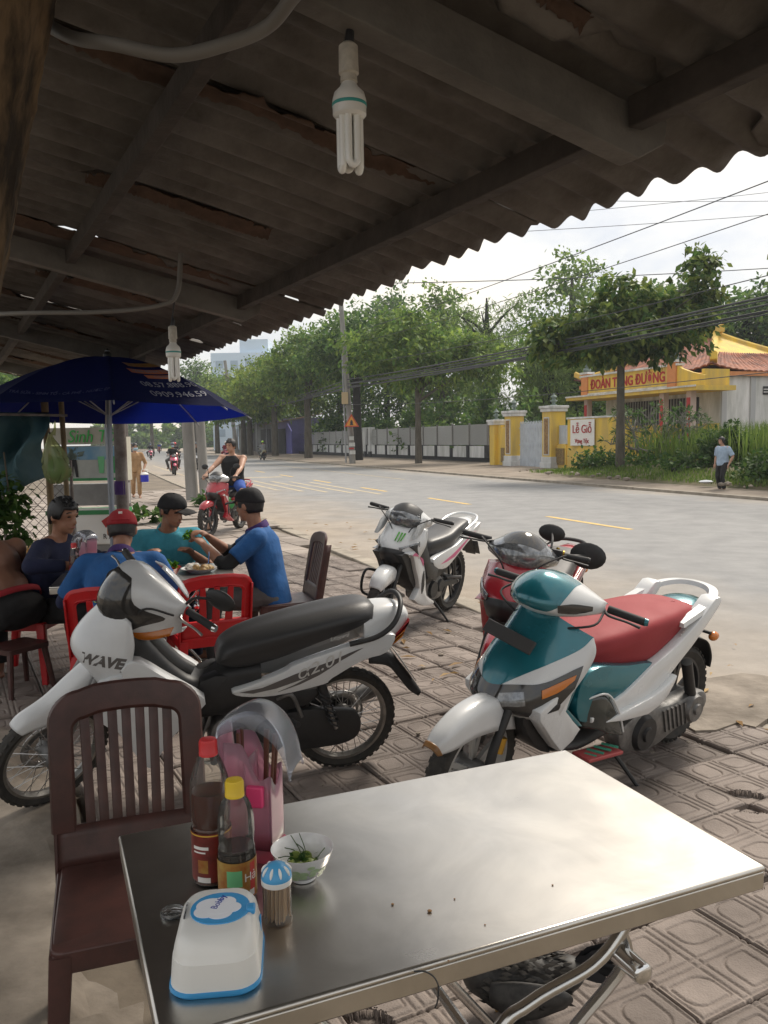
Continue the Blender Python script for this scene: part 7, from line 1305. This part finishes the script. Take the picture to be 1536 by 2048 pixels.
def undergrowth(name, label, s_a, s_b, t_a, t_b, h, n, L, W, m, seed=0, z0=.0, prof=None):
    r = np.random.default_rng(seed); lob = []
    for k in range(max(4, int((t_b - t_a) * (s_b - s_a) / 5))): s_, t_ = r.uniform(s_a, s_b), r.uniform(t_a, t_b); x, y, _ = road(s_, t_); hh = h * r.uniform(.55, 1.1); lob.append((x, y, z0 + hh * .45, 1.2, 1.2, hh * .5))
    q = MB(); q.quads(leaves(n, lob, L, W, .3, .3, seed)); return tag(q.build(name, m, smooth=False), kind='stuff')
undergrowth('undergrowth', '', 23.5, 28, 43, 100, 4.6, 26000, .42, .12, LM[1], 1); undergrowth('undergrowth', '', 30, 40, 41, 56, 5.5, 9000, .42, .12, LM[1], 2); undergrowth('undergrowth', '', 37, 42, 10, 44, 6.5, 12000, .42, .12, LM[1], 9)
# --- the overgrown verge: a low mound, tall grass, creepers, bushes
g = MB(); G = []
for s_ in np.linspace(17.0, 26.5, 16):
    row = []
    for t_ in np.linspace(-6, 29.4, 42):
        e_ = min(1, (s_ - 17.0) / 2.0) * min(1, max(0, (29.4 - t_) / 4)) ; row.append(road(s_, t_, -.06 + .45 * e_ + .10 * math.sin(t_ * 1.3 + s_) * e_ + .25 * e_ * min(1, max(0, (s_ - 19) / 5))))
    G.append(row)
m_verge = mat('verge earth', (.075, .085, .03), .95, var=.6, vs=1.2, c2=(.15, .12, .075), bump=1, bs=9)
g.grid(G); struct('verge', g, m_verge)
m_grass = leafmat('grass', (.085, .15, .025), (.20, .27, .06), .3, .4); m_creep = leafmat('creeper', (.035, .085, .018), (.10, .17, .035), .35)
def grass(n, area, h, seed, wd=.02, lean=.35):
    r = np.random.default_rng(seed); s_, t_ = r.uniform(area[0], area[1], n), r.uniform(area[2], area[3], n); b = np.array([road(a, c, .0) for a, c in zip(s_, t_)]); e_ = np.clip((s_ - 17.0) / 2.0, 0, 1) * np.clip((29.4 - t_) / 4, 0, 1); b[:, 2] = .06 + .33 * e_ + .25 * e_ * np.clip((s_ - 19) / 5, 0, 1); H = h * r.uniform(.5, 1.2, n); d = r.normal(size=(n, 3)); d[:, 2] = 0; d /= np.linalg.norm(d, axis=1)[:, None]; sd_ = np.stack([-d[:, 1], d[:, 0], d[:, 2]], 1) * wd; tip = b + d * (H * lean * r.uniform(.2, 1.4, n))[:, None]; tip[:, 2] += H; mid = b * .5 + tip * .5; mid[:, 2] += H * .12
    q = MB(); q.quads(np.stack([b - sd_, mid - sd_ * .8, tip, mid + sd_ * .8], 1)); return q
tag(grass(9000, (16.9, 18.6, 4, 29), .16, 1, .018).build('grass', m_grass, smooth=False), kind='stuff'); tag(grass(16000, (19.5, 26.3, 0, 26), 1.25, 2, .022).build('tall_grass', m_grass, smooth=False), kind='stuff')
undergrowth('creepers', '', 18.2, 20.6, 2, 27.5, .55, 13000, .16, .06, m_creep, 4, .25)
for k, (s_, t_, h_, lab) in enumerate(((24.2, 12.8, 2.9, 'tall leafy bush at the right edge before the temple side wall'), (21.5, 14.6, 1.7, 'round bush behind the elderly woman'), (20.2, 10.0, 1.3, 'low bush at the right edge by the roadside'), (20.0, 21.5, 1.6, 'leafy bush beside the frangipani'), (25.2, 16.5, 2.3, 'pale bush against the temple side wall'))):
    x, y, _ = road(s_, t_); tree('bush', lab, (x, y, .4), h_, [(0, 0, h_ * .55, h_ * .35, h_ * .35, h_ * .42), (-h_ * .25, 0, h_ * .4, h_ * .3, h_ * .3, h_ * .3), (h_ * .3, 0, h_ * .35, h_ * .3, h_ * .3, h_ * .3)], 1500, .17, .05, m_creep if k % 2 else m_grass, .04, 'bushes on the verge', seed=80 + k, clump=.13, limbs=5, cat='bush', fork=.3)
# frangipani: bare forking limbs with leaf rosettes
fr_ = thing('frangipani', 'spreading frangipani with bare forking limbs and leaf rosettes by the tree trunk', 'shrub', road(20.6, 25.8, .3)); q = MB(); tips = []; rr = np.random.default_rng(11)
def grow(p, d, L, r, depth):
    e_ = p + d * L; m_ = (p + e_) / 2 + rr.normal(size=3) * L * .06; q.tube([p, m_, e_], [r, r * .85, r * .75], 6, 3)
    if depth == 0: tips.append((e_, d)); return
    for k in range(2 if rr.random() < .55 else 3): nd_ = d * .7 + rr.normal(size=3) * (.55, .55, .32) + (0, 0, .12); nd_ /= np.linalg.norm(nd_); grow(e_, nd_, L * rr.uniform(.62, .9), r * .74, depth - 1)
for k in range(7): a = k * .9; d = V3(math.cos(a) * .8, math.sin(a) * .8, .75); grow(V3(rr.normal() * .2, rr.normal() * .2, 0), d / np.linalg.norm(d), 1.0, .055, 3)
q.build('limbs', mat('frangipani bark', (.24, .225, .20), .85, var=.3, vs=6), fr_); Q = []
for e_, d in tips:
    for k in range(9):
        f = rr.normal(size=3) + d * .6; f /= np.linalg.norm(f); sd_ = np.cross(f, (0, 0, 1.)); sd_ /= max(np.linalg.norm(sd_), .1); L = rr.uniform(.20, .36); Q.append([e_, e_ + f * L * .55 + sd_ * L * .14, e_ + f * L + (0, 0, -.05), e_ + f * L * .55 - sd_ * L * .14])
q = MB(); q.quads(np.array(Q)); q.build('leaves', leafmat('frangipani leaf', (.05, .11, .03), (.15, .23, .08), .25), fr_, smooth=False)
q = MB()
for k in range(46): x, y, _ = road(rr.uniform(15.9, 17.4), rr.uniform(6, 30)); s_ = rr.uniform(.04, .14); q.ell((x, y, .15), (s_, s_ * .8, s_ * .5), rotm('Z', rr.uniform(0, 180)), 6, 4)
tag(q.build('rubble', m_cem), kind='stuff')
for lab, (s_, t_), c, d in (('crumpled white plastic sheet by the feet of the elderly woman', (16.9, 18.9), (.55, .58, .62), (.42, .3, .10)), ('black broken crate lying in the creepers', (18.6, 22.0), (.015, .015, .016), (.7, .3, .22))):
    q = MB(); x, y, _ = road(s_, t_); q.ell((0, 0, d[2] * .5), (d[0] / 2, d[1] / 2, d[2] / 2), None, 9, 5) if d[2] < .2 else q.box((0, 0, d[2] * .5), d, rotm('X', 14)); o = q.build('plastic_sheet' if d[2] < .2 else 'crate', mat(lab[:10], c, .9, bump=1, bs=9), smooth=d[2] < .2); o.location = (x, y, .2 if d[2] > .2 else .10); tag(o, lab, 'plastic sheet' if d[2] < .2 else 'crate')
# --- small shops far down the road, the pale blue block, a parked car
def shop(label, t0, t1, s0, s1, h, mw, mr, roof_over=1.2):
    r = thing('small_shop', label, 'shop', (0, 0, 0), 0, 'small shops down the road'); rpart('wall', mw, r, (s0, s1, t0, t1, -.1, h)); q = MB(); q.X = RV; q.put([(s0 - roof_over, t0 - .3, h - .5), (s0 - roof_over, t1 + .3, h - .5), (s1, t1 + .3, h + .7), (s1, t0 - .3, h + .7)], [(0, 1, 2, 3)]); q.build('roof', mr, r, smooth=False, solid=.12)
    rpart('shutter', m_blkw, r, (s0 - .04, s0 - .005, t0 + (t1 - t0) * .2, t0 + (t1 - t0) * .65, 0, h * .72)); rpart('window', m_iron, r, (s0 - .03, s0 - .005, t0 + (t1 - t0) * .74, t0 + (t1 - t0) * .92, 1, h * .6))
    for t_ in (t0, (t0 + t1) / 2, t1): rpart('post', m_iron, r, (s0 - roof_over + .1, s0 - roof_over + .22, t_ - .06, t_ + .06, -.05, h - .55))
m_purpw = mat('lilac wall', (.30, .27, .55), .8, var=.2, vs=1); m_violet = mat('violet cloth', (.16, .15, .48), .8); m_brownr = mat('brown roof', (.26, .15, .10), .8, var=.3, vs=1); m_greenr = mat('green grey roof', (.22, .28, .26), .7, var=.3, vs=1); m_dkw = mat('dim shop wall', (.20, .21, .20), .8, var=.4, vs=.6)
shop('lilac shop with a brown roof edge behind the leaning slim tree', 90, 99, 20.5, 26, 4.0, m_purpw, m_brownr); shop('dim shop with a green grey roof left of the lilac shop', 101, 114, 20.3, 26, 4.2, m_dkw, m_greenr, 2.0); shop('farther dim shop with a green grey roof', 118, 136, 20.2, 26, 4.4, m_dkw, m_greenr, 2.0); shop('small shop with a red roof at the far end of the street', 150, 170, 20, 27, 4.2, m_whw, m_brownr, 1.5)
vp = thing('cloth_screen', 'violet cloth screen beside the lilac shop', 'screen', (0, 0, 0)); q = MB(); q.X = RV; q.prism([(86.5, .1), (89.8, .1), (89.8, 3.3), (88.9, 3.4), (86.5, 2.5)], 20.4, 20.5, 'x'); q.build('cloth', m_violet, vp, smooth=False)
bb = thing('office_block', 'pale blue tall block rising far behind the small shops', 'building', (-24.5, 150, 0)); m_pb = mat('pale blue wall', (.62, .74, .86), .7); m_pbw = mat('blue window', (.36, .46, .56), .3)
for nm, c, d, m_ in (('wall', (0, 0, 8.5), (11, 8, 17), m_pb), ('tower', (2, 0, 18.2), (5, 6, 2.4), m_pb)): q = MB(); q.box(c, d); q.build(nm, m_, bb, smooth=False)
for i in range(4):
    for j in range(5): q = MB(); q.box((-4 + i * 2.6, -4.02, 3 + j * 3.0), (1.3, .06, 1.3)); q.build('window', m_pbw, bb, smooth=False)
cr_ = thing('parked_car', 'dark car parked at the far end of the street', 'car', road(11.0, 118, -.07), 110)
q = MB(); q.prism([(-2.0, .35), (-2.0, .85), (-1.2, .95), (1.1, .95), (2.0, .8), (2.05, .35)], -.85, .85, 'y', 2, .06); q.build('body', mat('dark car paint', (.03, .035, .04), .25, coat=.6), cr_); q = MB(); q.prism([(-1.5, .95), (-.9, 1.42), (.4, 1.42), (1.05, .95)], -.72, .72, 'y', 0, .05); q.build('window', m_lens, cr_)
for x in (-1.25, 1.25):
    for y in (-.8, .8): q = MB(); q.cyl((x, y - .09, .32), (x, y + .09, .32), .32, None, 18); q.build('wheel', m_tyre, cr_)
# trees closing the view at the left, beyond the pavement
for k, (x, y, H) in enumerate(((-31, 72, 11), (-44, 95, 13), (-58, 120, 14), (-24, 50, 7))): tree('dense_tree', ['dark tree beyond the pavement behind the woman in tan', 'second tree left of the far end of the street', 'far tree left of the end of the street', 'low tree behind the drinks stall'][k], (x, y, 0), H, [(0, 0, H * .65, H * .3, H * .3, H * .25), (-H * .2, 0, H * .5, H * .25, H * .2, H * .2), (H * .2, 0, H * .55, H * .22, H * .2, H * .2)], 3800, .5, .14, LM[1], .25, 'trees at the left end of the street', seed=90 + k, clump=.5)

undergrowth('far_woods', '', -10, 34, 218, 240, 10, 16000, 1.7, .6, LM[0], 12, -2.5); undergrowth('far_woods', '', -45, -16, 60, 150, 6, 5000, .8, .25, LM[1], 13)
# ================================================================ UMBRELLA, DRINKS STALL AND THE LEFT EDGE
m_umb = mat('umbrella cloth', (.003, .005, .026), .9, spec=.15, var=.15, vs=3, bump=.15, bs=25); t_ = m_umb.node_tree; b_ = t_.nodes['Principled BSDF']; tl_ = t_.nodes.new('ShaderNodeBsdfTranslucent'); tl_.inputs[0].default_value = (.008, .03, .42, 1); mx_ = t_.nodes.new('ShaderNodeMixShader'); mx_.inputs[0].default_value = .13; t_.links.new(b_.outputs[0], mx_.inputs[1]); t_.links.new(tl_.outputs[0], mx_.inputs[2]); t_.links.new(mx_.outputs[0], t_.nodes['Material Output'].inputs[0])
m_pipe = mat('grey pipe', (.30, .33, .38), .45, .3)
um = thing('patio_umbrella', 'large dark blue umbrella with printed panel over the diners', 'umbrella', (-2.22, 6.62, 0)); um.rotation_euler = (R(-3), 0, 0)
RU, ZR, ZT = 1.14, 1.79, 2.25; nr_ = 8; a0 = 20
def up(a, u):     # point on the dome, a in ribs, u from the top 0 to the rim 1
    i = math.floor(a); f = a - i; P = []
    for j in (i, i + 1): t = R(a0 + j * 360 / nr_); P.append(V3(math.cos(t) * RU * u, math.sin(t) * RU * u, ZT - (ZT - ZR) * u ** 1.75))
    p = P[0] * (1 - f) + P[1] * f; p[2] -= 0; p[:2] *= 1 + 0 * f; sag = math.sin(math.pi * f) * u; p[2] += -.035 * sag + .03 * sag * (u > .97); return p
for k in range(nr_):
    q = MB(); q.grid([[up(k + f, u) for u in np.linspace(.03, 1, 12)] for f in np.linspace(0, 1, 9)]); pn = q.build('canopy_panel', m_umb, um)
    q = MB(); q.tube([up(k, u) + (0, 0, -.012) for u in np.linspace(.03, 1.02, 9)], .006, 6); q.build('rib', m_iron, um)
    q = MB(); q.tube([V3(0, 0, ZR - .02), up(k, .52) + (0, 0, -.02)], .005, 6); q.build('strut', m_iron, um)
q = MB(); q.tube([(0, 0, 0), (0, 0, ZT + .05)], .021, 12); q.build('pole', m_pipe, um); q = MB(); q.lathe([(.03, ZT - .01), (.035, ZT + .02), (.012, ZT + .06), (.001, ZT + .07)], 12); q.build('finial', m_bplast, um); q = MB(); q.lathe([(.19, 0), (.20, .05), (.15, .09), (.03, .12)], 20); q.build('base', m_cem, um)
m_uor = mat('print orange', (.50, .16, .07), .7); m_uwh = mat('print grey', (.24, .25, .32), .8)
def on_umb(body, size, a_mid, u_mid, m, sx=1.0, name='lettering', poly=None):
    ang = 2 * math.pi / nr_
    def bend(V):
        out = []
        for v in V:
            u = u_mid - v[1] / (RU * 1.08); f = a_mid + v[0] / (RU * max(u, .2) * ang); p = up(f, u); c = V3(0, 0, ZR - .8); n = p - c; n /= np.linalg.norm(n); out.append(p + n * (.006 + v[2]))
        return np.array(out)
    if poly is None: text(name, body, size, m, um, Matrix.Identity(4), .0005, bend=bend, sx=sx)
    else:
        w_, h_ = poly; q = MB(); q.X = bend; q.grid([[(x, y, -.002) for y in np.linspace(-h_ / 2, h_ / 2, 3)] for x in np.linspace(-w_ / 2, w_ / 2, 10)]); q.build(name, m, um)
am = (-38 - a0) / 45.0
on_umb('', 0, am, .56, m_uor, name='print', poly=(.42, .085)); on_umb('', 0, am, .64, m_uor, name='print', poly=(.26, .06))
on_umb('TÂN BÌNH TOÀN', .062, am, .56, m_uwh, .8); on_umb('COFFEE', .04, am, .64, m_uwh, .9); on_umb('08.57.888.904', .10, am, .755, m_uwh, .9); on_umb('0909.946.591', .10, am, .865, m_uwh, .95); on_umb('', 0, am, .43, m_lgold, name='print', poly=(.30, .10))
on_umb('TRÀ SỮA - SINH TỐ - CÀ PHÊ - NƯỚC ÉP', .045, (-90 - a0) / 45.0 - .05, .88, mat('print faint', (.05, .06, .16), .7), .9)
# posts
def post_(label, x, y, h, r, m, group='thin posts of the drinks stall'): p = thing('post', label, 'post', (x, y, 0), 0, group); q = MB(); q.tube([(0, 0, -.05), (.01, 0, h * .5), (.0, 0, h)], [r, r * .96, r], 12, 3); q.build('shaft', m, p); return p
m_rustp2 = mat('rusty steel', (.085, .065, .055), .7, .3, var=.6, vs=6, c2=(.22, .20, .19)); m_bam = mat('bamboo', (.25, .18, .09), .6, var=.3, vs=8)
pp = post_('rusty round steel post with purple band left of the road', -2.72, 8.5, 3.2, .066, m_rustp2); q = MB(); q.lathe([(.069, 1.02), (.069, 1.16)], 16, cap=False); q.build('band', m_purple, pp); post_('second dark post farther along the pavement', -5.9, 18.8, 3.2, .09, m_rustp2)
post_('thin bamboo post behind the hanging green bag', -2.68, 6.9, 2.1, .022, m_bam); post_('bamboo post left of the hanging green bag', -2.88, 7.05, 2.1, .030, m_bam); post_('grey pipe at the right side of the drinks cart', -2.98, 8.9, 2.0, .025, m_pipe)
# drinks cart
ct = thing('drinks_cart', 'drinks cart with a green lettered sign board above a pictured panel', 'drinks cart', (-3.3, 9.1, 0), 3); m_cream = mat('cream board', (.52, .50, .42), .6, var=.2, vs=4); m_green = mat('cart green', (.05, .30, .10), .5, var=.3, vs=5); m_ad = mat('advert blue', (.10, .28, .46), .5, var=.3, vs=3, c2=(.30, .42, .50)); m_adw = mat('advert pale', (.50, .52, .48), .5, var=.2, vs=4); m_glet = mat('sign green', (.06, .46, .10), .5); ct.scale = (.82, .82, .97); m_grcart = mat('cart grey', (.32, .32, .31), .6, var=.3, vs=4)
def cbox(name, m, c, d, bev=0, par=None): q = MB(); q.box(c, d); return q.build(name, m, par or ct, smooth=False, bev=bev)
sb = cbox('sign_board', m_cream, (0, 0, 1.685), (1.0, .03, .19)); text('lettering', 'Sinh Tố', .20, m_glet, sb, fmat((.10, -.022, 1.675), (1, 0, 0), (0, 0, 1)), .006, .25)
ap = cbox('advert_panel', m_adw, (0, 0, 1.375), (1.0, .03, .40)); cbox('advert_sky', m_ad, (0, -.017, 1.49), (.98, .006, .15), par=ap); cbox('advert_base', m_green, (0, -.017, 1.19), (1.0, .008, .03), par=ap)
q = MB(); q.prism([(-.20, 1.22), (-.17, 1.22), (-.155, 1.34), (-.14, 1.34), (-.12, 1.22), (-.09, 1.22), (-.11, 1.42), (-.19, 1.42)], -.030, -.020); q.build('advert_legs', m_blkw, ap, smooth=False); Q = []
for k in range(60): c = V3(-.15 + RNG.normal() * .05, -.026, 1.47 + RNG.normal() * .04); d = V3(RNG.normal(), 0, RNG.normal()) * .018; p = V3(-d[2], 0, d[0]) * .5; Q.append([c - d, c - p, c + d, c + p])
q = MB(); q.quads(np.array(Q)); q.build('advert_leaves', m_statue, ap, smooth=False)
for x, m_ in ((.22, m_lgreen), (.37, m_green)): q = MB(); q.prism([(x - .045, 1.45), (x + .045, 1.45), (x + .03, 1.26), (x - .03, 1.26)], -.028, -.020); q.build('advert_glass', m_, ap, smooth=False)
cbox('side_panel', m_cream, (.53, .12, 1.42), (.04, .3, .5)); cbox('counter_shelf', m_grcart, (.05, .0, 1.02), (.98, .34, .24)); cbox('counter', m_green, (.0, .1, .82), (1.02, .5, .05)); cbox('body', m_grcart, (.0, .12, .45), (1.0, .46, .70)); cbox('green_panel', m_green, (-.30, -.13, .95), (.30, .02, .34))
fb = cbox('freezer_front', m_wpl, (.16, -.125, .66), (.56, .03, .42), .03); q = MB(); q.prism([(.22, .72), (.36, .80), (.40, .70), (.34, .74), (.28, .64)], -.150, -.142); q.build('arrow_mark', m_redlet, fb, smooth=False); text('lettering', 'R SI', .085, m_blkw, fb, fmat((.30, -.145, .54), (1, 0, 0), (0, 0, 1)), .002)
cbox('red_strip', m_redlet, (.2, -.125, .34), (.5, .02, .06)); cbox('green_crate_front', m_green, (.2, -.125, .22), (.5, .02, .16))
for x in (-.48, .48): q = MB(); q.tube([(x, .0, 0), (x, 0, 1.8)], .016, 8); q.build('frame_post', m_pipe, ct)
for x in (-.35, .35): q = MB(); q.cyl((x, .08, .12), (x, .16, .12), .12, None, 16); q.build('wheel', m_tyre, ct)
# tarp, hanging bag, creeper, wire fence, rubbish
m_tarp = mat('teal tarp', (.03, .085, .105), .6, var=.5, vs=4, c2=(.06, .12, .13), bump=1.2, bs=7)
q = MB(); G = [[V3(-3.35 + .75 * u + .04 * math.sin(v * 7), 6.35 + .10 * math.sin(u * 9 + v * 5) + .06 * math.sin(u * 21), 1.80 - (.50 + .14 * math.sin(u * 3.4)) * v) for v in np.linspace(0, 1, 16)] for u in np.linspace(0, 1, 30)]; q.grid(G); tag(q.build('tarpaulin', m_tarp, solid=.003), 'crumpled dark teal tarpaulin hanging at the left edge', 'tarpaulin')
hb = thing('plastic_bag', 'translucent green and yellow plastic bag hanging from the stall frame', 'bag', (-2.42, 6.05, 1.26)); q = MB(); P = [(.005, .005), (.05, .012), (.085, .06), (.095, .12), (.085, .19), (.05, .28), (.022, .34), (.016, .37)]; th = np.linspace(0, 2 * np.pi, 28, endpoint=False); q.rings([np.stack([r * np.cos(th) * (1 + .14 * np.sin(3 * th + z * 26) + .10 * np.sin(7 * th + z * 30)) + .02 * math.sin(z * 14), r * .8 * np.sin(th) * (1 + .14 * np.cos(4 * th + z * 19) + .08 * np.sin(9 * th)), np.full(28, z) + .008 * np.sin(5 * th)], 1) for r, z in cr_spline(P, 5)]); q.build('bag', clear('bag film', (.62, .66, .34), .7, .2, .4), hb)
q = MB(); q.ell((.015, 0, .11), (.065, .055, .09)); q.build('contents', mat('green stuff', (.03, .26, .06), .5), hb); q = MB(); q.tube([(0, 0, .36), (.015, 0, .40), (.02, .0, .46)], [.02, .01, .004], 8, 4); q.build('knot', clear('bag film', (.50, .55, .22)), hb)
q = MB(); q.bar((-3.4, 6.3, 1.80), (-2.33, 6.1, 1.76), .018, .018); tag(q.build('stall_rail', m_rustp2, smooth=False), 'thin wooden rail the tarpaulin and green bag hang from', 'rail')
Q = leaves(900, [(-2.85, 5.9, 1.25, .16, .16, .22), (-2.68, 5.85, 1.05, .12, .12, .22), (-2.62, 5.85, .88, .07, .08, .16), (-2.95, 5.95, 1.0, .12, .12, .25)], .07, .026, 1.0, .05, 5); q = MB(); q.quads(Q); vn = thing('creeper', 'green creeper hanging at the left edge below the tarpaulin', 'creeper'); q.build('leaves', m_creep, vn, smooth=False); q = MB()
for x, y in ((-2.85, 5.9), (-2.7, 5.86)): q.tube([(x, y, 1.5), (x + .03, y, 1.1), (x + .1, y, .75)], .006, 6, 4)
tag(q.build('stem', m_trunk, vn), kind='stuff')
cf = thing('chain_link_fence', 'rusty chain link fence at the left behind the diners', 'fence'); q = MB(); x0, x1, z0, z1, yf = -4.2, -2.95, .22, 1.32, 7.75
for k in np.arange(-1.2, 2.6, .085):
    for sgn in (1, -1):
        a, b = (x0 + k, z0), (x0 + k + (z1 - z0), z1)
        pts = [(a[0] + (b[0] - a[0]) * f, z0 + (z1 - z0) * (f if sgn > 0 else 1 - f)) for f in np.linspace(0, 1, 14)]; pts = [p for p in pts if x0 <= p[0] <= x1]
        if len(pts) > 1: q.tube([(pts[0][0], yf + .004 * sgn, pts[0][1]), (pts[-1][0], yf + .004 * sgn, pts[-1][1])], .0028, 4, cap=False)
tag(q.build('wire_mesh', m_rustp2, cf), kind='stuff')
for n_, p in (('rail', [(x0, yf, z1), (x1, yf, z1)]), ('rail', [(x0, yf, z0), (x1, yf, z0)]), ('post', [(x1, yf, 0), (x1, yf, 1.4)]), ('post', [(x0 + .6, yf, 0), (x0 + .6, yf, 1.4)])): q = MB(); q.tube(p, .016, 8); q.build(n_, m_rustp2, cf)
q = MB(); q.box((-3.3, 7.68, .10), (2.2, .18, .2)); tag(q.build('concrete_sill', m_cem, smooth=False, bev=.02), 'low concrete sill under the chain link fence', 'sill')
Q = leaves(2200, [(-3.9, 9.4, .10, .7, .8, .13), (-4.9, 10.4, .10, .9, .8, .12), (-3.5, 8.5, .06, .5, .5, .09)], .09, .035, .1, .10, 6); q = MB(); q.quads(Q); tag(q.build('leaf_litter', m_dry, smooth=False), kind='stuff')
Q = leaves(260, [(-4.4, 15.6, .12, .35, .3, .14), (-4.0, 19.6, .15, .5, .3, .16)], .20, .06, .2, .08, 8); q = MB(); q.quads(Q); tag(q.build('weeds', m_creep, smooth=False), kind='stuff')
haze(.0007)
